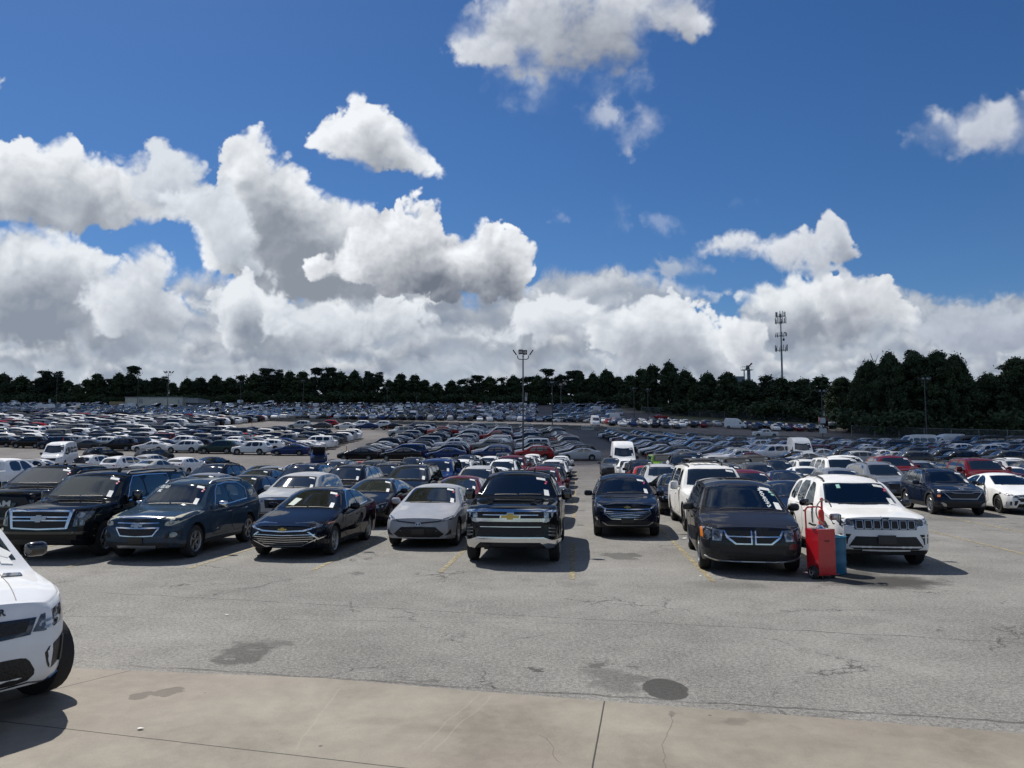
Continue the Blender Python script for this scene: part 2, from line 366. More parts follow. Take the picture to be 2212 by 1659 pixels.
def bm_mesh(name, bm, mats, smooth=False, sharp=35):
    me = bpy.data.meshes.new(name); bm.to_mesh(me); bm.free()
    for m in mats: me.materials.append(m)
    me.polygons.foreach_set('use_smooth', [smooth] * len(me.polygons))
    if smooth and sharp: me.set_sharp_from_angle(angle=R(sharp))
    me.update(); return me
def box(bm, c, s, rz=0, bev=0, mi=0, taper=None, rot=None):
    r = bmesh.ops.create_cube(bm, size=1.0); vs = r['verts']
    bmesh.ops.scale(bm, vec=s, verts=vs)
    if taper:
        for v in vs:
            if v.co.z > 0: v.co.x *= taper[0]; v.co.y *= taper[1]
    fs = set(f for v in vs for f in v.link_faces)
    if bev:
        es = list(set(e for v in vs for e in v.link_edges))
        b = bmesh.ops.bevel(bm, geom=es, offset=bev, segments=2, affect='EDGES', profile=.5)
        fs = set(b['faces']) | set(f for f in fs if f.is_valid)
        vs = list(set(v for f in fs for v in f.verts))
    if rot: bmesh.ops.rotate(bm, cent=(0, 0, 0), matrix=rot, verts=vs)
    if rz: bmesh.ops.rotate(bm, cent=(0, 0, 0), matrix=Matrix.Rotation(rz, 3, 'Z'), verts=vs)
    bmesh.ops.translate(bm, vec=c, verts=vs)
    for f in fs:
        if f.is_valid: f.material_index = mi
    return vs
def tube(bm, pts, r, seg=8, mi=0, cap=True, r2=None):
    pts = [Vector(p) for p in pts]; n = len(pts); rings = []
    prev = None
    for i, p in enumerate(pts):
        d = ((pts[min(i + 1, n - 1)] - p).normalized() + (p - pts[max(i - 1, 0)]).normalized()).normalized()
        if prev is None:
            a = d.orthogonal().normalized()
        else:
            a = (prev - d * prev.dot(d)).normalized()
        prev = a; b = d.cross(a)
        rr = r if r2 is None else r + (r2 - r) * i / max(n - 1, 1)
        rings.append([bm.verts.new(p + (a * math.cos(t) + b * math.sin(t)) * rr) for t in [2 * math.pi * k / seg for k in range(seg)]])
    for i in range(n - 1):
        for k in range(seg):
            f = bm.faces.new((rings[i][k], rings[i][(k + 1) % seg], rings[i + 1][(k + 1) % seg], rings[i + 1][k])); f.material_index = mi; f.smooth = True
    if cap:
        for rg in (rings[0][::-1], rings[-1]):
            f = bm.faces.new(rg); f.material_index = mi
def lathe(bm, prof, seg=24, axis='X', c=(0, 0, 0), mi=0, mis=None):
    """prof: list of (along, radius)"""
    rings = []
    for a, r in prof:
        ring = []
        for k in range(seg):
            t = 2 * math.pi * k / seg
            if axis == 'X': p = (a, r * math.cos(t), r * math.sin(t))
            else: p = (r * math.cos(t), r * math.sin(t), a)
            ring.append(bm.verts.new((p[0] + c[0], p[1] + c[1], p[2] + c[2])))
        rings.append(ring)
    for i in range(len(prof) - 1):
        for k in range(seg):
            f = bm.faces.new((rings[i][k], rings[i][(k + 1) % seg], rings[i + 1][(k + 1) % seg], rings[i + 1][k]))
            f.material_index = mis[i] if mis else mi; f.smooth = True
    return rings
def text_mesh(name, s, size, m, ext=.004, bold=0.0, shear=0.0, spacing=1.0, xs=1.0):
    cu = bpy.data.curves.new(name, 'FONT'); cu.body = s; cu.size = size; cu.extrude = ext; cu.offset = bold; cu.shear = shear
    cu.space_character = spacing; cu.align_x = 'CENTER'; cu.align_y = 'CENTER'; cu.resolution_u = 3
    o = bpy.data.objects.new(name, cu); COL.objects.link(o)
    dg = bpy.context.evaluated_depsgraph_get(); dg.update()
    me = bpy.data.meshes.new_from_object(o.evaluated_get(dg))
    bpy.data.objects.remove(o); bpy.data.curves.remove(cu)
    me.materials.clear(); me.materials.append(m)
    if xs != 1: me.transform(Matrix.Diagonal((xs, 1, 1, 1)))
    return me
# ---------------------------------------------------------------- the car body: a lofted shell
# local frame: x across, y along (front at -L/2), z up; u = distance from the nose
def prof(pts, u, s=.07):
    xs = [p[0] for p in pts]; zs = [p[1] for p in pts]
    return float(np.mean([np.interp(u + d, xs, zs) for d in (-1.5 * s, -.75 * s, 0, .75 * s, 1.5 * s)]))
PLAN = [(0, .80), (.10, .885), (.22, .94), (.45, .975), (.9, .995), (1.5, 1.0)]
def car_shell(S, lod=0):
    L, W = S['L'], S['W']
    zb = S.get('zb', .2); tw = S['tw']; top = S['top']; belt = S['belt']
    step = (.085, .24, .42)[lod]
    us = sorted(set([0, .04, .1, .18, .28, .4] + [L, L - .04, L - .1, L - .2, L - .33] + list(np.arange(.5, L - .4, step)) + [p[0] for p in top[1:-1]])) if lod == 0 else \
         sorted(set([0, .12, L, L - .12] + [p[0] for p in top[1:-1]] + list(np.arange(.5, L - .4, step * 2.2))))
    nose = S.get('nose', [(0.2, .10), (.45, 0.0), (.7, .04), (1.0, .14)]); tail = S.get('tail', [(.2, .08), (.5, 0), (.9, .04), (1.2, .1)])
    plan = S.get('plan', PLAN); plan_r = S.get('plan_r', PLAN)
    bow = S.get('bow', .16); bowr = S.get('bowr', .08)
    sm = .07 if lod == 0 else .02
    nt = (11, 5, 3)[lod]
    zroof = max(p[1] for p in top)
    def uoff(u, y, z):
        o = 0
        f = max(0, 1 - u / .8) ** 1.5; g = max(0, 1 - (L - u) / .7) ** 1.5
        if f > 0: o += (np.interp(z, [p[0] for p in nose], [p[1] for p in nose]) + bow * (abs(y) / (W / 2)) ** 2.2) * f
        if g > 0: o -= (np.interp(z, [p[0] for p in tail], [p[1] for p in tail]) + bowr * (abs(y) / (W / 2)) ** 2.2) * g
        return o
    uref = (S.get('uref', L * .45))
    zbR = prof(belt, uref, sm); tum = max(.02, (W / 2 * .93 - tw) / max(.15, (zroof - .10 - zbR)))
    rings = []
    for u in us:
        w = W / 2 * min(prof(plan, u, .02), prof(plan_r, L - u, .02))
        zt = prof(top, u, sm * S.get('smooth', 1.0)); zs = min(prof(belt, u, sm), zt - .012)
        h = zt - zs
        zbt = zb + S.get('rise', .06) * (max(0, 1 - u / .5) + max(0, 1 - (L - u) / .5))
        rise = min(.085, .6 * h) if S.get('boxy') is None else min(.05, .6 * h)
        ze = zt - rise
        yS = w * .96; yR = min(yS - .02, max(.3 * w, w * .93 - tum * (ze - zs)))
        H = zs - zbt
        if lod == 0:
            side = [(w * .86, zbt), (w * .95, zbt + .025), (w * .975, zbt + .09), (w * .985, zbt + .22 * H), (w * .995, zbt + .42 * H), (w, zbt + .62 * H), (w * .993, zbt + .80 * H), (w * .975, zbt + .93 * H), (yS, zs),
                    (yS - .018, zs + min(.02, .12 * h))]
            a0 = side[-1]
            for t in (.2, .4, .6, .8, .93): side.append((a0[0] + (yR - a0[0]) * t + .02 * math.sin(math.pi * t) * min(1, h / .4), a0[1] + (ze - a0[1]) * t))
            side.append((yR, ze))
        elif lod == 1:
            side = [(w * .9, zbt), (w * .98, zbt + .12), (w, zbt + .6 * H), (yS, zs), ((yS + yR) / 2 + .01, (zs + ze) / 2), (yR, ze)]
        else:
            side = [(w * .93, zbt), (w, zbt + .6 * H), (yS, zs), (yR, ze)]
        pw = S.get('crown', 2.6)
        topi = []
        for k in range(1, nt - 1):
            y = yR * (1 - 2 * k / (nt - 1))
            topi.append((y, ze + (zt - ze) * (1 - abs(y / yR) ** pw)))
        yb = side[0][0]
        boti = [(-yb + 2 * yb * k / (nt - 1), zbt) for k in range(1, nt - 1)]
        ring = side + topi + [(-y, z) for y, z in side[::-1]] + boti
        rings.append([(y, u + uoff(u, y, z), z) for y, z in ring])
    ns = len(side); n = len(rings[0])
    V = [(-p[0], p[1] - L / 2, p[2]) for r in rings for p in r]   # x mirrored so faces point out
    F = []
    for i in range(len(us) - 1):
        for k in range(n):
            a, b = i * n + k, i * n + (k + 1) % n
            F.append((a, a + n, b + n, b))
    def cap(i, flip):
        base = i * n; u = us[i]
        # grid rows = side index (0..ns-1), cols = 0..nt-1 from + side to - side
        idx = [[None] * nt for _ in range(ns)]
        for r in range(ns):
            idx[r][0] = base + r
            idx[r][nt - 1] = base + ns + (nt - 2) + (ns - 1 - r)
        for k in range(1, nt - 1):
            idx[ns - 1][k] = base + ns + k - 1
            idx[0][k] = base + 2 * ns + (nt - 2) + (nt - 1 - k) - 1
        P = lambda j: (-V[j][0], V[j][2])
        for r in range(1, ns - 1):
            for k in range(1, nt - 1):
                s = k / (nt - 1)
                l = P(idx[r][0]); rr_ = P(idx[r][nt - 1])
                b0 = P(idx[0][0])[1]; t0 = P(idx[ns - 1][0])[1]
                v = (l[1] - b0) / max(1e-6, (t0 - b0))
                bz = P(idx[0][k])[1]; tz = P(idx[ns - 1][k])[1]
                y = l[0] + (rr_[0] - l[0]) * s; z = bz + (tz - bz) * v
                V.append((-y, u + uoff(u, y, z) - L / 2, z)); idx[r][k] = len(V) - 1
        for r in range(ns - 1):
            for k in range(nt - 1):
                q = (idx[r][k], idx[r + 1][k], idx[r + 1][k + 1], idx[r][k + 1])
                F.append(q if flip else q[::-1])
    cap(0, False); cap(len(us) - 1, True)
    return V, F, ns, nt, n

class Surf:
    """ray casting onto the closed shell"""
    def __init__(self, V, F):
        bm = bmesh.new(); vs = [bm.verts.new(v) for v in V]
        for f in F:
            try: bm.faces.new([vs[i] for i in f])
            except ValueError: pass
        bmesh.ops.recalc_face_normals(bm, faces=bm.faces); bmesh.ops.triangulate(bm, faces=bm.faces); bm.normal_update()
        bm.verts.index_update(); bm.faces.ensure_lookup_table(); bm.faces.index_update()
        self.tv = [[v.co.copy() for v in f.verts] for f in bm.faces]; self.tn = [[v.normal.copy() for v in f.verts] for f in bm.faces]
        self.fn = [f.normal.copy() for f in bm.faces]
        self.bvh = BVHTree.FromBMesh(bm); bm.free()
    def cast(self, o, d):
        loc, nrm, i, dist = self.bvh.ray_cast(Vector(o), Vector(d))
        if loc is None: return None, None
        a, b, c = self.tv[i]; na, nb, nc = self.tn[i]
        v0, v1, v2 = b - a, c - a, loc - a
        d00, d01, d11, d20, d21 = v0.dot(v0), v0.dot(v1), v1.dot(v1), v2.dot(v0), v2.dot(v1)
        den = d00 * d11 - d01 * d01
        if abs(den) < 1e-12: return loc, nrm
        v = (d11 * d20 - d01 * d21) / den; w = (d00 * d21 - d01 * d20) / den
        n = (na * (1 - v - w) + nb * v + nc * w)
        if n.dot(self.fn[i]) < .2: n = self.fn[i]
        return loc, n.normalized()

def chaikin(p, it=2, closed=True):
    p = [tuple(q) for q in p]
    for _ in range(it):
        o = []
        n = len(p)
        for i in range(n if closed else n - 1):
            a, b = p[i], p[(i + 1) % n]
            o.append((a[0] * .8 + b[0] * .2, a[1] * .8 + b[1] * .2)); o.append((a[0] * .2 + b[0] * .8, a[1] * .2 + b[1] * .8))
        p = o
    return p
def ribbon(pts, w):
    """a strip polygon of width w round a polyline"""
    n = len(pts); A, B = [], []
    for i in range(n):
        x0, y0 = pts[max(i - 1, 0)]; x1, y1 = pts[min(i + 1, n - 1)]
        dx, dy = x1 - x0, y1 - y0; l = math.hypot(dx, dy) or 1
        A.append((pts[i][0] - dy / l * w / 2, pts[i][1] + dx / l * w / 2)); B.append((pts[i][0] + dy / l * w / 2, pts[i][1] - dx / l * w / 2))
    return A + B[::-1]
def panel(name, surf, L, poly, side, mat_, off=.004, grid=.14, back=.012, soft=0, holes=None):
    """a thin solid panel lying on the shell. side: 'front' (x,z) 'rear' (x,z) 'top' (x,u) 'right'/'left' (u,z)"""
    if soft: poly = chaikin(poly, soft)
    bm = bmesh.new()
    vs = [bm.verts.new((p[0], p[1], 0)) for p in poly]
    try: bm.faces.new(vs)
    except ValueError: bm.free(); return None
    if grid:
        xs = [p[0] for p in poly]; ys = [p[1] for p in poly]
        for ax, lo, hi in ((0, min(xs), max(xs)), (1, min(ys), max(ys))):
            k = int((hi - lo) / grid)
            for j in range(1, k + 1):
                c = lo + (hi - lo) * j / (k + 1)
                no = (1, 0, 0) if ax == 0 else (0, 1, 0); co = (c, 0, 0) if ax == 0 else (0, c, 0)
                bmesh.ops.bisect_plane(bm, geom=bm.verts[:] + bm.edges[:] + bm.faces[:], plane_co=co, plane_no=no, dist=1e-5)
    bmesh.ops.triangulate(bm, faces=[f for f in bm.faces if len(f.verts) > 4])
    nor = {}
    bad = []
    for v in bm.verts:
        a, b = v.co.x, v.co.y
        if side == 'front': o, d = (a, -L, b), (0, 1, 0)
        elif side == 'rear': o, d = (a, L, b), (0, -1, 0)
        elif side == 'top': o, d = (a, b - L / 2, 6), (0, 0, -1)
        elif side == 'right': o, d = (3, a - L / 2, b), (-1, 0, 0)
        else: o, d = (-3, a - L / 2, b), (1, 0, 0)
        loc, n = surf.cast(o, d)
        if loc is None: bad.append(v); continue
        if n.dot(Vector(d)) > -.02: n = (n - Vector(d) * .3).normalized()
        v.co = loc + n * off; nor[v] = n
    if bad: bmesh.ops.delete(bm, geom=bad, context='VERTS')
    if not bm.faces: bm.free(); return None
    bmesh.ops.recalc_face_normals(bm, faces=bm.faces)
    tot = sum((f.normal.dot(nor[f.verts[0]]) for f in bm.faces), 0)
    if tot < 0: bmesh.ops.reverse_faces(bm, faces=bm.faces)
    bv = [e for e in bm.edges if e.is_boundary]
    mp = {}
    for e in bv:
        for v in e.verts:
            if v not in mp: mp[v] = bm.verts.new(v.co - nor[v] * (off + back))
    for e in bv:
        l = e.link_loops[0]; a, b = l.vert, l.link_loop_next.vert
        bm.faces.new((b, a, mp[a], mp[b]))
    bm.verts.index_update()
    order = [v for v in bm.verts]; N = [tuple(nor[v]) if v in nor else None for v in order]
    nf_top = len([1 for f in bm.faces if all(v in nor for v in f.verts)])
    me = bpy.data.meshes.new(name); 
    flags = [all(v in nor for v in f.verts) for f in bm.faces]
    bm.to_mesh(me); bm.free()
    me.materials.append(mat_)
    me.polygons.foreach_set('use_smooth', [True] * len(me.polygons))
    ln = []
    for p in me.polygons:
        for vi in p.vertices:
            ln.append(N[vi] if flags[p.index] and N[vi] is not None else tuple(p.normal))
    me.normals_split_custom_set(ln)
    return me

# wheels -------------------------------------------------------------------
WHEELS = {}
def wheel_meshes(r, w, dark=False, spokes=5, lod=0):
    key = (round(r, 3), w, dark, spokes, lod)
    if key in WHEELS: return WHEELS[key]
    bm = bmesh.new(); rr = r * (.66 if r < .40 else .62)
    lathe(bm, [(-w / 2 + .01, rr * .9), (-w / 2, rr * 1.05), (-w / 2 + .006, r * .92), (-w / 2 + .035, r), (w / 2 - .035, r), (w / 2 - .006, r * .92), (w / 2, rr * 1.05), (w / 2 - .01, rr * .97)], (28, 14)[lod], 'X')
    tyre = bm_mesh('tyre', bm, [M_TYRE], True, 40)
    bm = bmesh.new()
    lathe(bm, [(w / 2 - .008, rr * 1.0), (w / 2 + .002, rr * .97), (w / 2 - .01, rr * .91), (w / 2 - .06, rr * .86), (-w / 2 + .05, rr * .8)], (28, 14)[lod], 'X', mis=[0, 0, 0, 1])
    rings = lathe(bm, [(w / 2 - .07, rr * .88), (w / 2 - .075, .001)], (28, 14)[lod], 'X', mi=1)
    lathe(bm, [(w / 2 - .05, rr * .24), (w / 2 - .02, rr * .2), (w / 2 - .018, .001)], 12, 'X', mi=0)
    for k in range(spokes):
        a = 2 * math.pi * k / spokes + .3
        if lod == 0:
            for da in (-.16, .16):
                q0 = Vector((w / 2 - .03, math.cos(a + da * .4) * rr * .15, math.sin(a + da * .4) * rr * .15)); q1 = Vector((w / 2 - .016, math.cos(a + da) * rr * .92, math.sin(a + da) * rr * .92))
                t = Vector((0, -math.sin(a), math.cos(a))); b0, b1 = rr * .075, rr * .06
                vs = [bm.verts.new(p) for p in (q0 - t * b0, q0 + t * b0, q1 + t * b1, q1 - t * b1)]
                vs2 = [bm.verts.new(v.co - Vector((.03, 0, 0))) for v in vs]
                bm.faces.new(vs)
                for i in range(4): bm.faces.new((vs[i], vs[(i + 1) % 4], vs2[(i + 1) % 4], vs2[i]))
        else:
            q0 = Vector((w / 2 - .03, math.cos(a) * rr * .15, math.sin(a) * rr * .15)); q1 = Vector((w / 2 - .02, math.cos(a) * rr * .92, math.sin(a) * rr * .92))
            t = Vector((0, -math.sin(a), math.cos(a)))
            vs = [bm.verts.new(p) for p in (q0 - t * rr * .16, q0 + t * rr * .16, q1 + t * rr * .13, q1 - t * rr * .13)]; bm.faces.new(vs)
    bmesh.ops.recalc_face_normals(bm, faces=bm.faces)
    rim = bm_mesh('rim', bm, [M_RIMD if dark else M_RIM, M_TRIM], False)
    # one mesh with both, for cars further off
    bm = bmesh.new(); bm.from_mesh(tyre); k = len(bm.faces); bm.from_mesh(rim); bm.faces.ensure_lookup_table()
    for i, f in enumerate(bm.faces):
        f.material_index = 0 if i < k else f.material_index + 1
    both = bpy.data.meshes.new('wheel'); bm.to_mesh(both); bm.free()
    for m in (M_TYRE, M_RIMD if dark else M_RIM, M_TRIM): both.materials.append(m)
    WHEELS[key] = (tyre, rim, both)
    return WHEELS[key]

def smooth_flags(me, ang=40):
    me.polygons.foreach_set('use_smooth', [True] * len(me.polygons)); me.set_sharp_from_angle(angle=R(ang))

def shrink(p, d=.03):
    cx = (max(q[0] for q in p) + min(q[0] for q in p)) / 2; cy = (max(q[1] for q in p) + min(q[1] for q in p)) / 2
    wx = max(q[0] for q in p) - cx; wy = max(q[1] for q in p) - cy
    return [(cx + (a - cx) * (1 - d / wx), cy + (b - cy) * (1 - d / wy)) for a, b in p]
def prism(bm, pts0, pts1):
    a = [bm.verts.new(p) for p in pts0]; b = [bm.verts.new(p) for p in pts1]; n = len(a)
    bm.faces.new(a[::-1]); bm.faces.new(b)
    for i in range(n): bm.faces.new((a[i], a[(i + 1) % n], b[(i + 1) % n], b[i]))
def cabin(S):
    L, W = S['L'], S['W']; ub, ut, wb_, wt_, bw = S['ws']; top = S['top']; roof = max(p[1] for p in top)
    z0 = prof(S['belt'], S.get('uref', 2.6)) - .16; z1 = roof - .11; hb = W / 2 * .93 - .13; ht = S['tw'] - .06
    rg = S.get('rg'); ul = max(p[0] for p in S['panes'][-1])
    if rg and rg[4] == 'top': eb, et = rg[1] - .05, rg[0] + .02
    else: eb = et = ul + .02
    u0b, u0t = ub + .45, ut + .34
    P0 = [(-hb, u0b, z0), (hb, u0b, z0), (hb, eb, z0), (-hb, eb, z0)]; P1 = [(-ht, u0t, z1), (ht, u0t, z1), (ht, et, z1), (-ht, et, z1)]
    y = lambda p: (p[0], p[1] - L / 2, p[2])
    cut = []
    bm = bmesh.new(); prism(bm, [y(p) for p in P0], [y(p) for p in P1]); cut.append(bm)
    def arc(u, w, b, n=7): return [(-w + 2 * w * i / (n - 1), u + b * (abs(-1 + 2 * i / (n - 1)) ** 2)) for i in range(n)]
    q = shrink(arc(ub, wb_, bw) + arc(ut, wt_, bw * .7)[::-1], .035); bm = bmesh.new(); prism(bm, [(a, b - L / 2, z0 + .03) for a, b in q], [(a, b - L / 2, roof + .6) for a, b in q]); cut.append(bm)
    bm = bmesh.new(); q = [(-hb + .06, ub + .34), (hb - .06, ub + .34), (ht - .04, ut + .5), (-ht + .04, ut + .5)]; prism(bm, [(a, b - L / 2, z0 + .02) for a, b in q], [(a, b - L / 2, prof(top, ut, .02) - .14 if b > ut else z0 + .16) for a, b in q]); cut.append(bm)
    bm = bmesh.new()
    for poly in S['panes']:
        q = shrink(chaikin(poly, 1), .022); prism(bm, [(-3, a - L / 2, b) for a, b in q], [(3, a - L / 2, b) for a, b in q])
    cut.append(bm)
    if rg:
        q = shrink([(-rg[2], rg[0]), (rg[2], rg[0]), (rg[3], rg[1]), (-rg[3], rg[1])], .03); bm = bmesh.new()
        if rg[4] == 'top': prism(bm, [(a, b - L / 2, z0 + .03) for a, b in q], [(a, b - L / 2, roof + .6) for a, b in q])
        else: prism(bm, [(a, ul - .1 - L / 2, b) for a, b in q], [(a, L, b) for a, b in q])
        cut.append(bm)
    return cut, z0, roof
def seats(S):
    L = S['L']; ub, ut = S['ws'][:2]; z0 = prof(S['belt'], S.get('uref', 2.6)) - .16; out = []; roof = max(p[1] for p in S['top'])
    hh = min(.56, roof - z0 - .12)
    for x, w in ((-.37, .48), (.37, .48)):
        bm = bmesh.new(); box(bm, (x, ut + .62 - L / 2, z0 + hh * .36), (w, .13, hh * .76), bev=.04, taper=(.8, 1)); box(bm, (x, ut + .66 - L / 2, z0 + hh * .86), (.26, .09, hh * .24), bev=.03); out.append(('seat', bm_mesh('seat', bm, [M_SEAT], True, 50)))
    bm = bmesh.new(); box(bm, (0, ut + 1.5 - L / 2, z0 + hh * .32), (1.15, .13, hh * .66), bev=.04)
    for x in (-.36, .36): box(bm, (x, ut + 1.5 - L / 2, z0 + hh * .72), (.24, .08, hh * .2), bev=.03)
    out.append(('rear_seat', bm_mesh('rear_seat', bm, [M_SEAT], True, 50)))
    bm = bmesh.new(); c = Vector((.37, ub + .62 - L / 2, z0 + .17)); e1 = Vector((1, 0, 0)); e2 = Vector((0, .42, .9)).normalized()
    tube(bm, [c + e1 * .18 * math.cos(t) + e2 * .18 * math.sin(t) for t in [i * math.pi / 10 for i in range(21)]], .017, 6, cap=False); tube(bm, [c - e1 * .17, c, c + e1 * .17], .02, 5); box(bm, c, (.12, .06, .10), bev=.02)
    out.append(('steering_wheel', bm_mesh('steering_wheel', bm, [M_TRIM], True)))
    bm = bmesh.new(); box(bm, (0, ut + .10 - L / 2, roof - .19), (.22, .03, .06), bev=.01); out.append(('rear_mirror', bm_mesh('rear_mirror', bm, [M_TRIM], True)))
    return out
def body_mesh(S, V, F, lod=0, inside=False):
    L, W = S['L'], S['W']
    bm = bmesh.new(); vs = [bm.verts.new(v) for v in V]
    for f in F: bm.faces.new([vs[i] for i in f])
    bmesh.ops.recalc_face_normals(bm, faces=bm.faces)
    clad = S.get('clad', 0); roofc = S.get('roof_z')
    for f in bm.faces:
        c = f.calc_center_median()
        f.material_index = 1 if (clad and c.z < clad) or c.z < S.get('zb', .2) + .03 else 0
        if roofc and c.z > roofc and abs(f.normal.z) > .5: f.material_index = 1
    me = bpy.data.meshes.new('body'); bm.to_mesh(me); bm.free(); me.materials.append(M_PAINT); me.materials.append(M_TRIM)
    if lod == 0:
        cb = bmesh.new(); r = S['wr'] + .055
        for yy in (S['fo'], S['fo'] + S['wb']):
            for sx in (-1, 1):
                rings = lathe(cb, [(sx * (W / 2 + .15), r * 1.0), (sx * (W / 2 - .31), r * 1.0)], 36, 'X', (0, yy - L / 2, S['wr'] + .01))
                cb.faces.new(rings[0]); cb.faces.new(rings[1][::-1])
        if 'bed' in S:
            u0, u1, bz = S['bed']
            box(cb, (0, (u0 + u1) / 2 - L / 2, bz + 1), (W - .34, u1 - u0, 2))
        bmesh.ops.recalc_face_normals(cb, faces=cb.faces)
        for f in cb.faces: f.material_index = 1
        cm = bpy.data.meshes.new('cut'); cb.to_mesh(cm); cb.free(); cm.materials.append(M_PAINT); cm.materials.append(M_TRIM)
        a = bpy.data.objects.new('a', me); b = bpy.data.objects.new('b', cm); COL.objects.link(a); COL.objects.link(b)
        md = a.modifiers.new('x', 'BOOLEAN'); md.operation = 'DIFFERENCE'; md.object = b; md.solver = 'EXACT'
        extra = []
        if inside:
            for cbm in cabin(S)[0]:
                bmesh.ops.recalc_face_normals(cbm, faces=cbm.faces)
                for f in cbm.faces: f.material_index = 1
                c2 = bpy.data.meshes.new('cut'); cbm.to_mesh(c2); cbm.free(); c2.materials.append(M_PAINT); c2.materials.append(M_TRIM)
                ob = bpy.data.objects.new('c', c2); COL.objects.link(ob); extra.append(ob)
                md = a.modifiers.new('x', 'BOOLEAN'); md.operation = 'DIFFERENCE'; md.object = ob; md.solver = 'EXACT'
        dg = bpy.context.evaluated_depsgraph_get(); dg.update()
        me2 = bpy.data.meshes.new_from_object(a.evaluated_get(dg))
        bpy.data.objects.remove(a); bpy.data.objects.remove(b)
        for ob in extra: bpy.data.objects.remove(ob)
        wide = max(abs(v.co.x) for v in me2.vertices) if len(me2.vertices) else 9
        if inside and (wide > W / 2 + .03 or len(me2.polygons) < 900):
            print('cabin cut failed', L, W, wide); me = body_mesh(S, V, F, 0, False); me.name = 'solid'; return me
        if len(me2.polygons) > 200: me = me2
        me.name = 'body'
        if len(me.materials) < 2:
            me.materials.clear(); me.materials.append(M_PAINT); me.materials.append(M_TRIM)
    smooth_flags(me, 38)
    return me

def mirror_x(me):
    m2 = me.copy(); m2.transform(Matrix.Diagonal((-1, 1, 1, 1))); m2.flip_normals()
    return m2

def side_windows(S):
    """default pane outlines (u, z)"""
    return S['panes']

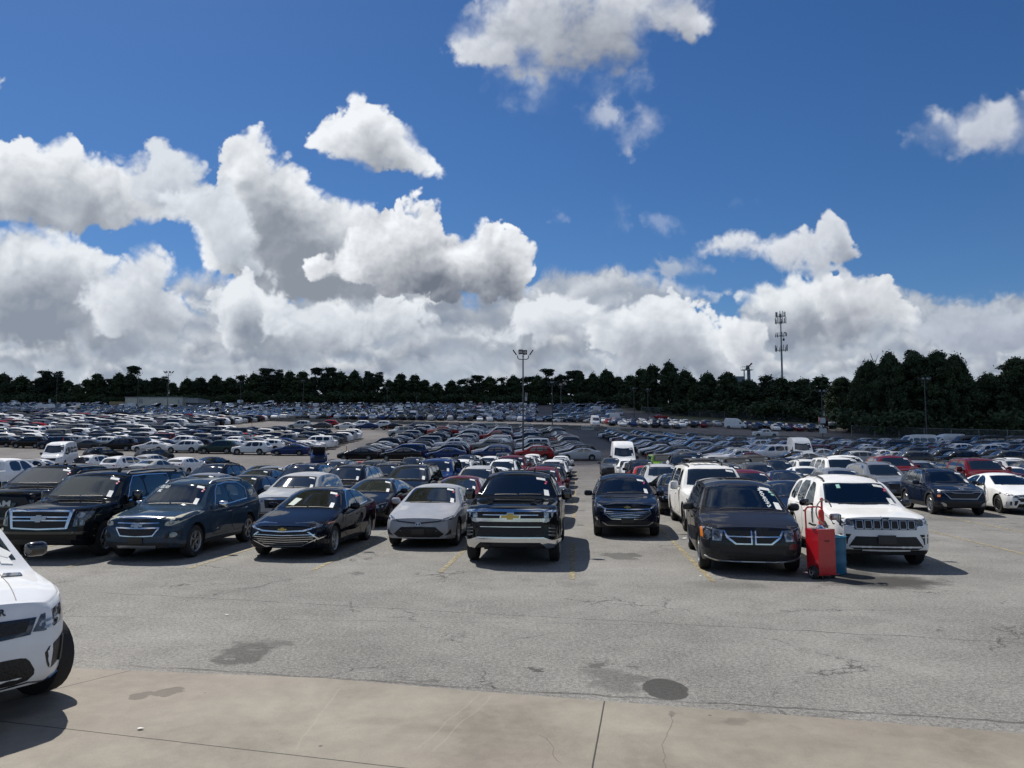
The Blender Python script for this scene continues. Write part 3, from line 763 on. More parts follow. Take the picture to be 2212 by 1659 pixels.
def build_proto(name, S, hero=False):
    """a list of (part name, mesh, transform, sub parts, uses paint) for one kind of car"""
    L, W = S['L'], S['W']
    V, F, *_ = car_shell(S); sf = Surf(V, F)
    parts = []
    def add(nm, me, M=None, subs=None):
        if me is not None: parts.append([nm, me, M, subs or [], None])
        return parts[-1] if me is not None else None
    inside = hero and name not in ('ram',)
    bmesh_ = body_mesh(S, V, F, 0, inside); inside = inside and 'solid' not in bmesh_.name
    bmesh_.name = 'body'; add('body', bmesh_)
    GW, GS = (M_PANE, M_PANED if L > 5.1 or name == 'cherokee' else M_PANE) if inside else (M_GLASS, M_GLASS)
    if inside:
        for a_, b_ in seats(S): add(a_, b_)
    P = lambda nm, poly, side, m, **k: panel(nm, sf, L, poly, side, m, **k)
    # glass
    wsh = S['ws']                                              # (u bottom, u top, half width bottom, half width top, bow)
    ub, ut, wb_, wt_, bw = wsh
    def arc(u, w, b, n=7): return [(-w + 2 * w * i / (n - 1), u + b * (abs(-1 + 2 * i / (n - 1)) ** 2)) for i in range(n)]
    bot = arc(ub, wb_, bw); tp = arc(ut, wt_, bw * .7)[::-1]
    add('windshield', P('windshield', bot + tp, 'top', GW, off=.004, grid=.10))
    if 'rg' in S:
        r0, r1, ra, rb, kind = S['rg']
        if kind == 'top': add('rear_window', P('rear_window', [(-ra, r0), (ra, r0), (rb, r1), (-rb, r1)], 'top', GS, off=.004, grid=.12))
        else: add('rear_window', P('rear_window', [(-ra, r0), (ra, r0), (rb, r1), (-rb, r1)], 'rear', GS, off=.005, grid=.12, soft=1))
    for poly in S['panes']:
        for sd_ in ('right', 'left'): add('side_window', P('side_window', chaikin(poly, 1), sd_, GS, off=.004, grid=.16))
    if 'chrome_line' in S:
        for sd_ in ('right', 'left'): add('window_trim', P('window_trim', ribbon(S['chrome_line'], .022), sd_, M_CHROME, off=.007, grid=.2))
    # lights, grille and so on, given as lists
    for spec in S['face']:
        nm, side, m, poly = spec[:4]; k = dict(spec[4]) if len(spec) > 4 else {}
        both = k.pop('both', False); line = k.pop('line', None)
        if line: poly = ribbon(poly, line)
        k.setdefault('off', .006); k.setdefault('grid', .12)
        add(nm, P(nm, poly, side, m, **k))
        if both:
            if side == 'right': add(nm, P(nm, poly, 'left', m, **k))
            else: add(nm, P(nm, [(-a, b) for a, b in poly], side, m, **k))
    if hero:
        for poly in S.get('doors', []):
            # dark gap under a door skin, seen as its shut line
            for sd_ in ('right', 'left'):
              q = P('door', chaikin(poly, 1), sd_, M_PAINT, off=.005, grid=.12, back=.004)
              if q is None: continue
              g = P('door_gap', chaikin([(x + (.012 if x > sum(p[0] for p in poly) / len(poly) else -.012), z + (.012 if z > sum(p[1] for p in poly) / len(poly) else -.012)) for x, z in poly], 1), sd_, M_TRIM, off=.0015, grid=.12)
              hx = max(p[0] for p in poly) - .16; hz = max(p[1] for p in poly) - .10
              h = P('handle', chaikin([(hx - .10, hz - .014), (hx + .10, hz - .014), (hx + .10, hz + .014), (hx - .10, hz + .014)], 1), sd_, M_CHROME if S.get('chrome_h') else M_PAINT, off=.03, grid=.1, back=.0)
              add('door', q, None, [(a_, b_) for a_, b_ in (('door_gap', g), ('handle', h)) if b_])
    # mirrors
    mu, mz, big = S['mirror']
    bm = bmesh.new()
    mw, mh = (.24, .16) if not big else (.24, .26)
    o, n = sf.cast((3, mu - L / 2, mz), (-1, 0, 0)); mx = o.x if o else W / 2 * .93
    box(bm, (0, 0, 0), (mw, .14, mh), bev=.06, rz=.10); bmesh.ops.translate(bm, vec=(mx + mw / 2 + .06, mu - L / 2 + .05, mz + .05 + S.get('mirror_up', 0)), verts=bm.verts)
    tube(bm, [(mx - .03, mu - L / 2 + .05, mz), (mx + .09, mu - L / 2 + .05, mz + .02)], .03, 6)
    mm = bm_mesh('mirror', bm, [S.get('mirror_mat', M_PAINT)], True, 50)
    add('mirror', mm); add('mirror', mirror_x(mm))
    # arch trims
    if S.get('arch'):
        for yy in (S['fo'], S['fo'] + S['wb']):
            pts = []; r = S['wr'] + .085; zc = S['wr'] + .01
            for k in range(15):
                t = math.radians(-14 + 208 * k / 14); pts.append((yy + r * math.cos(t), max(S.get('zb', .2) + .04, zc + r * math.sin(t))))
            for sd_ in ('right', 'left'): add('arch_trim', P('arch_trim', ribbon(pts, .065), sd_, M_TRIM, off=.010, grid=.3))
    if S.get('rails'):
        u0, u1, rz_, ry = S['rails']
        bm = bmesh.new()
        pts = []
        for i_, (uu, hh) in enumerate(((u0, .0), (u0 + .14, .045), (u0 * .66 + u1 * .34, .05), (u0 * .34 + u1 * .66, .05), (u1 - .14, .04), (u1, .0))):
            hit_, _n = sf.cast((ry - .05, uu - L / 2, 5), (0, 0, -1)); pts.append((ry - .05, uu - L / 2, hit_.z + hh))
        tube(bm, pts, .022, 6)
        q = bm_mesh('roof_rail', bm, [S.get('rail_mat', M_TRIM)], True)
        add('roof_rail', q); add('roof_rail', mirror_x(q))
    tw_ = S.get('tyre_w', .235)
    ty, rim, both_ = wheel_meshes(S['wr'], tw_, S.get('dark_rim', False), S.get('spokes', 5), 0 if hero else 1)
    for yy in (S['fo'], S['fo'] + S['wb']):
        for sx in (-1, 1):
            M = Matrix.Translation((sx * (W / 2 - tw_ / 2 - .025), yy - L / 2, S['wr'])) @ (Matrix.Rotation(math.pi, 4, 'Z') if sx < 0 else Matrix.Identity(4))
            if hero: add('wheel', ty, M, [('rim', rim)])
            else: add('wheel', both_, M)
    return {'name': name, 'S': S, 'parts': parts, 'surf': sf}

def place_frame(x, y, rz):
    """world matrix of a car standing on the slope"""
    d = 1.5
    fx = math.sin(rz); fy = -math.cos(rz)                          # local -Y (nose) direction in the world
    zc = gz(x, y)
    n = Vector((-(gz(x + d, y) - gz(x - d, y)) / (2 * d), -(gz(x, y + d) - gz(x, y - d)) / (2 * d), 1)).normalized()
    yv = Vector((-fx, -fy, 0)); yv = (yv - n * yv.dot(n)).normalized(); xv = yv.cross(n)
    M = Matrix((xv, yv, n)).transposed().to_4x4(); M.translation = (x, y, zc + .004)
    return M
N_CARS = [0]
def put_car(proto, name, color, x, y, rz, label, cat, group=None, only=None, skip=()):
    """(x, y): the middle of the car on the ground; rz = 0 faces the camera (-Y)"""
    e = bpy.data.objects.new(name, None); COL.objects.link(e); e.matrix_world = place_frame(x, y, rz); e.empty_display_size = .3
    tag(e, label, cat, group)
    for nm, me, M, subs, _ in proto['parts']:
        if only and nm not in only: continue
        if nm in skip: continue
        o = link(nm, me, e, color)
        if M is not None: o.matrix_local = M
        for sn, sm in subs:
            link(sn, sm, o, color)
    N_CARS[0] += 1
    return e
# ---------------------------------------------------------------- kinds of car
def rect(x0, z0, x1, z1): return [(x0, z0), (x1, z0), (x1, z1), (x0, z1)]
def symp(p): return [(x, z) for x, z in p] + [(-x, z) for x, z in p[::-1] if abs(x) > 1e-6]   # closes a half outline over x=0
def std_face(W, lz, gz0, gz1, gw, bz0, bz1, lamp=M_LAMP, bar=M_CHROME, gm=M_MESH):
    w = W / 2
    return [
        ('headlight', 'front', lamp, [(w * .52, lz - .05), (w * .93, lz), (w * .95, lz + .13), (w * .60, lz + .06)], {'both': 1, 'soft': 1}),
        ('grille', 'front', gm, symp([(0, gz0), (gw * .85, gz0), (gw, gz1), (0, gz1)]), {}),
        ('grille_bar', 'front', bar, symp([(0, gz1 - .01), (gw, gz1 - .01), (gw, gz1 + .025), (0, gz1 + .025)]), {'off': .012}),
        ('air_intake', 'front', M_MESH, symp([(0, bz0), (w * .66, bz0), (w * .72, bz1), (0, bz1)]), {'soft': 1}),
        ('number_plate', 'front', M_PLATE, rect(-.15, bz1 - .02, .15, bz1 + .13), {'off': .02}),
        ('tail_light', 'rear', M_TAIL, [(w * .52, lz + .12), (w * .93, lz + .10), (w * .94, lz + .26), (w * .55, lz + .25)], {'both': 1, 'soft': 1}),
        ('rear_plate', 'rear', M_PLATE, rect(-.15, lz - .10, .15, lz + .05), {'off': .012}),
        ('rear_bumper_trim', 'rear', M_TRIM, symp([(0, .25), (w * .8, .27), (w * .8, .42), (0, .42)]), {}),
        ('paper_tag', 'top', M_PAPER, None, {}), ('paper_tag', 'top', M_PAPER, None, {}),
    ]
def tags(S):
    ub, ut, wb_, wt_, bw = S['ws']
    f = []
    for sp in S['face']:
        if sp[0] == 'paper_tag' and sp[3] is None: continue
        f.append(sp)
    d = ut - ub; k = d / .85
    f.append(('paper_tag', 'top', M_PAPER, [(wt_ * .66, ut - .10 * k), (wt_ * .97, ut - .10 * k), (wt_ * .95, ut - .005), (wt_ * .64, ut - .005)], {'off': .009}))
    f.append(('paper_tag', 'top', M_PAPER, [(wb_ * .80, ub + .10 * k), (wb_ * .94, ub + .10 * k), (wb_ * .90, ub + .34 * k), (wb_ * .77, ub + .34 * k)], {'off': .009}))
    f.append(('wiper', 'top', M_TRIM, ribbon([(-.50, ub + .06), (.02, ub + .045)], .02), {'off': .012}))
    f.append(('wiper', 'top', M_TRIM, ribbon([(.06, ub + .05), (.56, ub + .075)], .02), {'off': .012}))
    S['face'] = f
    return S
def sedan(L=4.85, W=1.83, H=1.45, **k):
    s = L / 4.85; dz = H - 1.45
    S = dict(L=L, W=W, zb=.19, tw=.60, fo=.92 * s, wb=2.80 * s, wr=.335,
        top=[(0, .735), (.22, .79), (.6, .86), (1.28 * s, .985), (1.42 * s, 1.02), (2.28 * s, 1.40 + dz), (2.65 * s, 1.445 + dz), (3.1 * s, 1.44 + dz), (3.5 * s, 1.385 + dz), (4.25 * s, 1.115), (4.7 * s, 1.075), (L, .95)],
        belt=[(0, .675), (.25, .725), (.8, .82), (1.4 * s, .92), (3.0 * s, .96), (4.2 * s, 1.01), (4.6 * s, .99), (L, .90)],
        ws=(1.40 * s, 2.20 * s, .68, .55, .16), rg=(3.60 * s, 4.18 * s, .52, .60, 'top'),
        panes=[[(1.98 * s, .985), (2.78 * s, .995), (2.78 * s, 1.36 + dz), (2.55 * s, 1.345 + dz), (2.25 * s, 1.22 + dz * .7)], [(2.85 * s, .995), (3.62 * s, 1.03), (3.70 * s, 1.10), (3.30 * s, 1.33 + dz), (2.85 * s, 1.36 + dz)]],
        face=std_face(W, .64, .52, .66, .50, .28, .42), mirror=(1.95 * s, .98, False),
        doors=[[(1.62 * s, .33), (2.80 * s, .33), (2.80 * s, .90), (1.62 * s, .90)], [(2.83 * s, .33), (3.45 * s, .33), (3.70 * s, .62), (3.70 * s, .92), (2.83 * s, .90)]], uref=2.6 * s)
    S.update(k); return tags(S)
def crossover(L=4.65, W=1.85, H=1.66, **k):
    s = L / 4.65; dz = H - 1.66
    S = dict(L=L, W=W, zb=.24, tw=.63, fo=.90 * s, wb=2.70 * s, wr=.36, clad=.36, arch=True,
        top=[(0, .92), (.2, .965), (.5, 1.005), (1.15 * s, 1.09), (1.25 * s, 1.13), (1.95 * s, 1.57 + dz), (2.4 * s, 1.65 + dz), (3.2 * s, 1.66 + dz), (3.95 * s, 1.60 + dz), (4.2 * s, 1.53 + dz), (4.55 * s, 1.12), (L, 1.02)],
        belt=[(0, .84), (.25, .885), (.8, .97), (1.3 * s, 1.02), (3.0 * s, 1.05), (4.1 * s, 1.09), (4.4 * s, 1.08), (L, .98)],
        ws=(1.24 * s, 1.90 * s, .70, .58, .16), rg=(1.15, 1.47 + dz, .66, .52, 'rear'),
        panes=[[(1.80 * s, 1.075), (2.58 * s, 1.085), (2.58 * s, 1.53 + dz), (2.28 * s, 1.51 + dz), (2.03 * s, 1.36 + dz * .6)], [(2.66 * s, 1.085), (3.46 * s, 1.10), (3.46 * s, 1.52 + dz), (2.66 * s, 1.53 + dz)], [(3.54 * s, 1.11), (3.86 * s, 1.15), (3.92 * s, 1.30), (3.80 * s, 1.47 + dz), (3.54 * s, 1.51 + dz)]],
        face=std_face(W, .78, .58, .84, .48, .30, .46), mirror=(1.78 * s, 1.06, False), rails=(2.1 * s, 3.9 * s, H + .03, .60),
        doors=[[(1.50 * s, .42), (2.60 * s, .42), (2.60 * s, 1.0), (1.50 * s, .98)], [(2.63 * s, .42), (3.22 * s, .42), (3.48 * s, .72), (3.50 * s, 1.02), (2.63 * s, 1.0)]], uref=2.6 * s,
        tail=[(.2, .10), (.5, 0), (.95, .02), (1.5, .0)])
    S.update(k); return tags(S)
def bigsuv(L=5.2, W=2.04, H=1.89, **k):
    s = L / 5.2; dz = H - 1.89
    S = dict(L=L, W=W, zb=.28, tw=.74, fo=.98, wb=3.02 * s, wr=.40, spokes=6,
        top=[(0, 1.12), (.12, 1.15), (.4, 1.17), (1.3, 1.23), (1.42, 1.27), (2.10, 1.80 + dz), (2.5, 1.87 + dz), (3.6 * s, 1.89 + dz), (4.7 * s, 1.86 + dz), (4.95 * s, 1.80 + dz), (5.1 * s, 1.25), (L, 1.12)],
        belt=[(0, 1.05), (.2, 1.08), (.8, 1.12), (1.45, 1.16), (3.0, 1.18), (4.9 * s, 1.19), (L, 1.05)],
        ws=(1.42, 2.05, .80, .68, .14), rg=(1.27, 1.70 + dz, .74, .62, 'rear'),
        panes=[[(1.92, 1.21), (2.78, 1.21), (2.78, 1.73 + dz), (2.42, 1.72 + dz), (2.16, 1.52)], [(2.86, 1.21), (3.72 * s + .1, 1.21), (3.72 * s + .1, 1.73 + dz), (2.86, 1.74 + dz)], [(3.82 * s + .1, 1.22), (4.78 * s, 1.24), (4.70 * s, 1.70 + dz), (3.82 * s + .1, 1.73 + dz)]],
        face=std_face(W, .90, .66, 1.04, .62, .36, .54), mirror=(1.95, 1.24, True), rails=(2.4, 4.6 * s, H + .04, .68),
        nose=[(.2, .10), (.5, 0), (.8, .03), (1.1, .08), (1.2, .16)], tail=[(.2, .08), (.55, 0), (1.1, .02), (1.8, .02)], bow=.13,
        doors=[[(1.62, .45), (2.80, .45), (2.80, 1.12), (1.62, 1.10)], [(2.83, .45), (3.62 * s, .45), (3.85 * s, .8), (3.85 * s, 1.13), (2.83, 1.12)]], uref=2.8)
    S.update(k); return tags(S)
def pickup(L=5.88, W=2.06, H=1.90, **k):
    dz = H - 1.90
    S = dict(L=L, W=W, zb=.34, tw=.72, fo=.97, wb=3.72 * L / 5.88, wr=.42, spokes=6, smooth=.6,
        top=[(0, 1.20), (.10, 1.23), (.35, 1.26), (1.3, 1.30), (1.45, 1.34), (2.12, 1.82 + dz), (2.45, 1.89 + dz), (3.1, 1.90 + dz), (3.72, 1.87 + dz), (3.86, 1.78 + dz), (3.96, 1.36), (4.1, 1.34), (L - .1, 1.34), (L, 1.30)],
        belt=[(0, 1.14), (.15, 1.17), (.8, 1.20), (1.5, 1.25), (3.8, 1.26), (4.2, 1.30), (L, 1.26)],
        ws=(1.47, 2.06, .80, .66, .13), rg=(1.40, 1.74 + dz, .60, .56, 'rear'),
        panes=[[(1.92, 1.29), (2.78, 1.29), (2.78, 1.76 + dz), (2.42, 1.75 + dz), (2.17, 1.58)], [(2.86, 1.29), (3.62, 1.29), (3.58, 1.74 + dz), (2.86, 1.76 + dz)]],
        face=std_face(W, .98, .66, 1.12, .66, .38, .56), mirror=(1.95, 1.32, True), bed=(4.02, L - .09, .86),
        nose=[(.3, .08), (.5, 0), (.7, .03), (1.12, .05), (1.24, .12)], tail=[(.3, .08), (.55, 0), (.7, .06), (1.3, .08)], bow=.12, bowr=.04,
        doors=[[(1.62, .52), (2.80, .52), (2.80, 1.20), (1.62, 1.18)], [(2.83, .52), (3.80, .52), (3.80, 1.21), (2.83, 1.20)]], uref=2.8)
    S.update(k); return tags(S)
def minivan(L=5.15, W=1.99, H=1.75, **k):
    S = dict(L=L, W=W, zb=.22, tw=.70, fo=.94, wb=3.08, wr=.34,
        top=[(0, .92), (.15, .965), (.45, 1.02), (1.02, 1.13), (1.12, 1.17), (2.0, 1.66), (2.4, 1.73), (3.4, 1.75), (4.6, 1.72), (4.85, 1.65), (5.05, 1.20), (L, 1.05)],
        belt=[(0, .86), (.2, .91), (.7, .99), (1.2, 1.05), (3.0, 1.09), (4.8, 1.10), (L, .98)],
        ws=(1.12, 1.94, .80, .64, .20), rg=(1.18, 1.58, .70, .60, 'rear'),
        panes=[[(1.86, 1.11), (2.62, 1.12), (2.62, 1.60), (2.30, 1.58), (2.05, 1.42)], [(2.72, 1.12), (3.66, 1.13), (3.66, 1.61), (2.72, 1.61)], [(3.75, 1.13), (4.68, 1.16), (4.60, 1.58), (3.75, 1.61)]],
        face=std_face(W, .74, .56, .84, .52, .30, .46), mirror=(1.80, 1.14, False), rails=(2.5, 4.5, 1.80, .62),
        nose=[(.2, .10), (.45, 0), (.75, .03), (1.0, .12)], tail=[(.2, .08), (.55, 0), (1.1, .02), (1.8, .0)],
        doors=[[(1.45, .36), (2.60, .36), (2.60, 1.02), (1.45, 1.0)], [(2.68, .36), (3.70, .36), (3.70, 1.05), (2.68, 1.03)]], uref=2.8)
    S.update(k); return tags(S)
def cargovan(L=5.98, W=2.06, H=2.75, glazed=False, **k):
    S = dict(L=L, W=W, zb=.30, tw=.84 if H > 2.6 else .82, fo=1.02, wb=3.75, wr=.36, boxy=1, tyre_w=.22,
        top=[(0, .98), (.10, 1.10), (.35, 1.20), (.72, 1.34), (.80, 1.40), (1.62, 2.22), (1.9, 2.42 if H > 2.6 else 2.36), (2.5, H - .08), (3.0, H), (5.2, H), (5.85, H - .05), (5.95, H - .25), (L, 1.2)],
        belt=[(0, .92), (.2, 1.06), (.7, 1.22), (1.2, 1.26), (5.9, 1.26), (L, 1.1)],
        ws=(.86, 1.56, .84, .74, .16),
        panes=[[(1.22, 1.32), (1.95, 1.30), (1.95, 1.88), (1.62, 1.88)]] + ([[(2.10, 1.36), (3.10, 1.36), (3.10, 1.96), (2.10, 1.96)], [(3.18, 1.36), (4.30, 1.36), (4.30, 1.96), (3.18, 1.96)], [(4.38, 1.36), (5.60, 1.36), (5.60, 1.96), (4.38, 1.96)]] if glazed else []),
        face=std_face(W, .96, .74, .98, .46, .40, .62), mirror=(1.15, 1.36, True), mirror_mat=M_TRIM,
        nose=[(.3, .08), (.5, 0), (.8, .03), (1.1, .10)], tail=[(.3, .05), (.6, 0), (2.8, .0)], bow=.14, bowr=.03, plan_r=[(0, .93), (.1, .985), (.3, 1)],
        doors=[[(.98, .42), (2.02, .42), (2.02, 1.24), (.98, 1.20)]], uref=4.0, crown=4)
    S['face'] += [('bumper_trim', 'front', M_TRIM, symp([(0, .34), (.92, .34), (.95, .52), (0, .55)]), {'off': .004})]
    if glazed: S['rg'] = (1.4, 1.95, .8, .78, 'rear')
    S.update(k); return tags(S)
def jeepish(L=4.7, W=1.88, H=1.85, **k):
    S = dict(L=L, W=W, zb=.38, tw=.74, fo=.70, wb=2.95, wr=.41, boxy=1, smooth=.35, arch=True, crown=6, tyre_w=.26,
        top=[(0, 1.10), (.08, 1.18), (.3, 1.20), (1.18, 1.26), (1.28, 1.28), (1.62, 1.80), (1.78, 1.84), (2.5, 1.85), (4.45, 1.83), (4.58, 1.75), (4.64, 1.2), (L, 1.1)],
        belt=[(0, 1.02), (.15, 1.10), (1.3, 1.18), (4.5, 1.18), (L, 1.04)], plan=[(0, .66), (.3, .72), (1.0, .86), (1.3, .97), (1.6, 1)],
        ws=(1.31, 1.57, .68, .64, .02), rg=(1.28, 1.70, .60, .58, 'rear'),
        panes=[[(1.72, 1.24), (2.48, 1.24), (2.48, 1.72), (1.82, 1.72)], [(2.58, 1.24), (3.42, 1.24), (3.42, 1.72), (2.58, 1.72)], [(3.54, 1.24), (4.40, 1.24), (4.36, 1.72), (3.54, 1.72)]],
        face=[('grille', 'front', M_MESH, rect(-.36, .78, .36, 1.08), {}), ('headlight', 'front', M_LAMP, [(.50 + .10 * math.cos(t), .96 + .10 * math.sin(t)) for t in [i * .5 for i in range(12)]], {'both': 1}),
              ('bumper_trim', 'front', M_TRIM, rect(-.72, .50, .72, .70), {'off': .10}), ('tail_light', 'rear', M_TAIL, rect(.74, .95, .86, 1.12), {'both': 1})],
        mirror=(1.72, 1.26, True), mirror_mat=M_TRIM, roof_z=1.7, nose=[(.3, .0), (1.1, 0.0)], tail=[(.3, 0), (1.8, .0)], bow=.03, bowr=.02, plan_r=[(0, .97), (.2, 1)],
        doors=[[(1.45, .56), (2.50, .56), (2.50, 1.14), (1.45, 1.14)], [(2.53, .56), (3.45, .56), (3.45, 1.14), (2.53, 1.14)]], uref=2.8)
    S.update(k); return tags(S)

SPECS = {}
SPECS['sedan'] = sedan()
SPECS['sedan_long'] = sedan(L=4.95, H=1.43, tw=.58, chrome_line=[(1.95, .99), (2.5, 1.36), (2.9, 1.385), (3.35, 1.35), (3.75, 1.12)])
SPECS['hatch'] = crossover(L=4.15, W=1.74, H=1.52, clad=0, arch=False, rails=None, wr=.32, zb=.2)
SPECS['crossover'] = crossover()
SPECS['crossover_slim'] = crossover(L=4.45, W=1.82, H=1.61, rails=None, dark_rim=True)
SPECS['crossover_big'] = crossover(L=4.95, W=1.94, H=1.74, wr=.38, chrome_line=[(1.9, 1.08), (2.2, 1.52), (2.6, 1.62), (3.6, 1.62), (4.1, 1.5), (4.2, 1.2)])
SPECS['big_suv'] = bigsuv()
SPECS['pickup'] = pickup()
SPECS['minivan'] = minivan()
SPECS['jeep'] = jeepish()
SPECS['van_high'] = cargovan(mirror_mat=M_TRIM)
SPECS['van_mid'] = cargovan(H=2.5, glazed=True)
SPECS['coupe'] = sedan(L=5.02, W=1.92, H=1.45, panes=[[(2.15, 1.02), (3.05, 1.03), (3.15, 1.10), (3.0, 1.30), (2.75, 1.34), (2.45, 1.22)]], doors=[[(1.85, .33), (3.15, .33), (3.15, .93), (1.85, .93)]], wr=.355,
    top=[(0, .82), (.2, .87), (.6, .92), (1.6, 1.02), (1.75, 1.06), (2.5, 1.39), (2.85, 1.45), (3.3, 1.43), (3.6, 1.36), (4.2, 1.12), (4.8, 1.10), (5.02, 1.0)],
    belt=[(0, .76), (.25, .80), (.8, .87), (1.7, .95), (3.0, .98), (4.2, 1.03), (5.02, .95)], ws=(1.76, 2.42, .70, .56, .13), dark_rim=True)

# ---- the front row
def bowtie(cx, cz, w, h):                                            # a short cross with slanted ends
    a, b = w / 2, h / 2
    return [(cx - a, cz - b * .45), (cx - a * .34, cz - b * .45), (cx - a * .36, cz - b), (cx + a * .30, cz - b), (cx + a * .32, cz - b * .45), (cx + a * .94, cz - b * .45), (cx + a, cz + b * .45), (cx + a * .34, cz + b * .45), (cx + a * .36, cz + b), (cx - a * .30, cz + b), (cx - a * .32, cz + b * .45), (cx - a * .94, cz + b * .45)]
def circ(cx, cz, r, n=14, ry=None): return [(cx + r * math.cos(2 * math.pi * i / n), cz + (ry or r) * math.sin(2 * math.pi * i / n)) for i in range(n)]

# black pickup with chrome bumper
SPECS['silverado'] = pickup(chrome_h=1, face=[
    ('grille', 'front', M_MESH, symp([(0, .64), (.66, .64), (.70, .90), (.66, 1.12), (0, 1.12)]), {}),
    ('grille_bar', 'front', M_CHROME, symp([(0, 1.115), (.60, 1.115), (.93, 1.10), (.93, 1.135), (.60, 1.17), (0, 1.165)]), {'off': .03}),
    ('grille_bar', 'front', M_CHROME, symp([(0, .915), (.70, .915), (.72, .985), (0, .985)]), {'off': .035}),
    ('grille_slat', 'front', M_CHROME, symp([(0, .80), (.64, .80), (.64, .815), (0, .815)]), {'off': .01}),
    ('grille_slat', 'front', M_CHROME, symp([(0, 1.045), (.58, 1.045), (.58, 1.06), (0, 1.06)]), {'off': .01}),
    ('headlight', 'front', M_LAMP, [(.70, 1.0), (.95, 1.0), (.965, 1.09), (.70, 1.11)], {'both': 1}),
    ('headlight_surround', 'front', M_SILV, [(.74, .90), (.80, .92), (.84, .99), (.68, .99), (.67, .90)], {'both': 1, 'off': .01}),
    ('side_intake', 'front', M_MESH, [(.78, .60), (.93, .60), (.93, .84), (.80, .88)], {'both': 1}),
    ('intake_slat', 'front', M_SILV, ribbon([(.79, .72), (.92, .70)], .015), {'both': 1, 'off': .02}),
    ('intake_slat', 'front', M_SILV, ribbon([(.79, .79), (.92, .77)], .015), {'both': 1, 'off': .02}),
    ('intake_slat', 'front', M_SILV, ribbon([(.79, .65), (.92, .63)], .015), {'both': 1, 'off': .02}),
    ('front_bumper', 'front', M_CHROME, [(-1.0, .36), (-.80, .36), (-.62, .50), (.62, .50), (.80, .36), (1.0, .36), (1.0, .53), (.80, .555), (.68, .60), (-.68, .60), (-.80, .555), (-1.0, .53)], {'off': .05, 'back': .05}),
    ('lower_bumper', 'front', M_TRIM, symp([(0, .35), (.78, .35), (.60, .485), (0, .485)]), {'off': .03}),
    ('tow_hook', 'front', M_TRIM, rect(.42, .40, .54, .47), {'both': 1, 'off': .07}),
    ('emblem_border', 'front', M_CHROME, bowtie(0, 1.02, .44, .17), {'off': .05}),
    ('emblem', 'front', M_GOLD, bowtie(0, 1.02, .38, .12), {'off': .062}),
    ('hood_scoop', 'top', M_PAINT, [(-.44, .75), (.44, .75), (.52, 1.30), (-.52, 1.30)], {'off': .03, 'back': .03}),
    ('hood_ridge', 'top', M_PAINT, [(.40, .40), (.52, .40), (.66, 1.32), (.54, 1.32)], {'off': .022, 'back': .022, 'both': 1})],
    mirror_mat=M_GLOSS)
# black three-row wagon: wide chrome framed grille
def gm_grille(z0, z1, w):
    m = (z0 + z1) / 2
    return [('grille', 'front', M_MESH, symp([(0, z0), (w * .93, z0 + .02), (w, z1), (0, z1)]), {}),
            ('grille_frame', 'front', M_CHROME, symp([(0, z1), (w + .05, z1 - .01), (w + .07, z1 + .03), (0, z1 + .045)]), {'off': .03}),
            ('grille_frame', 'front', M_CHROME, symp([(0, z0 - .03), (w * .93, z0 - .01), (w * .95, z0 + .02), (0, z0)]), {'off': .03}),
            ('grille_frame', 'front', M_CHROME, [(w * .86, z0 - .01), (w * .95, z0), (w * 1.07, z1), (w * .97, z1)], {'both': 1, 'off': .028}),
            ('grille_bar', 'front', M_CHROME, symp([(0, m + .05), (w, m + .045), (w, m + .075), (0, m + .08)]), {'off': .03}),
            ('grille_bar', 'front', M_PAINT, symp([(0, m + .005), (w, m), (w, m + .045), (0, m + .05)]), {'off': .025}),
            ('grille_bar', 'front', M_CHROME, symp([(0, m - .02), (w * .97, m - .025), (w * .97, m), (0, m + .005)]), {'off': .03}),
            ('emblem', 'front', M_SILV, bowtie(0, m + .03, .34, .15), {'off': .05})]
SPECS['suburban'] = bigsuv(L=5.7, face=gm_grille(.70, 1.06, .66) + [
    ('headlight', 'front', M_LAMPD, [(.72, .74), (.90, .76), (.985, .86), (.985, 1.05), (.76, 1.06)], {'both': 1}),
    ('lamp_lens', 'front', M_LAMP, circ(.84, .98, .055), {'both': 1, 'off': .012}),
    ('lamp_lens', 'front', M_LAMP, rect(.78, .78, .88, .88), {'both': 1, 'off': .012}),
    ('headlight_side', 'right', M_LAMPD, [(.05, .80), (.22, .84), (.46, .98), (.50, 1.05), (.06, 1.04)], {'both': 1}),
    ('bumper_step', 'front', M_GLOSS, symp([(0, .58), (.9, .58), (.95, .63), (0, .63)]), {'off': .03}),
    ('air_intake', 'front', M_MESH, symp([(0, .36), (.7, .36), (.7, .46), (0, .46)]), {})],
    chrome_line=[(1.88, 1.20), (2.14, 1.53), (2.42, 1.745), (3.0, 1.765), (4.15, 1.75), (4.22, 1.22), (1.9, 1.19)], mirror_mat=M_GLOSS, rim_silver=1)
SPECS['yukon'] = bigsuv(L=5.7, H=1.92, face=std_face(2.04, .88, .66, 1.04, .62, .36, .54, lamp=M_LAMPD), spokes=6, dark_rim=True, clad=.40)
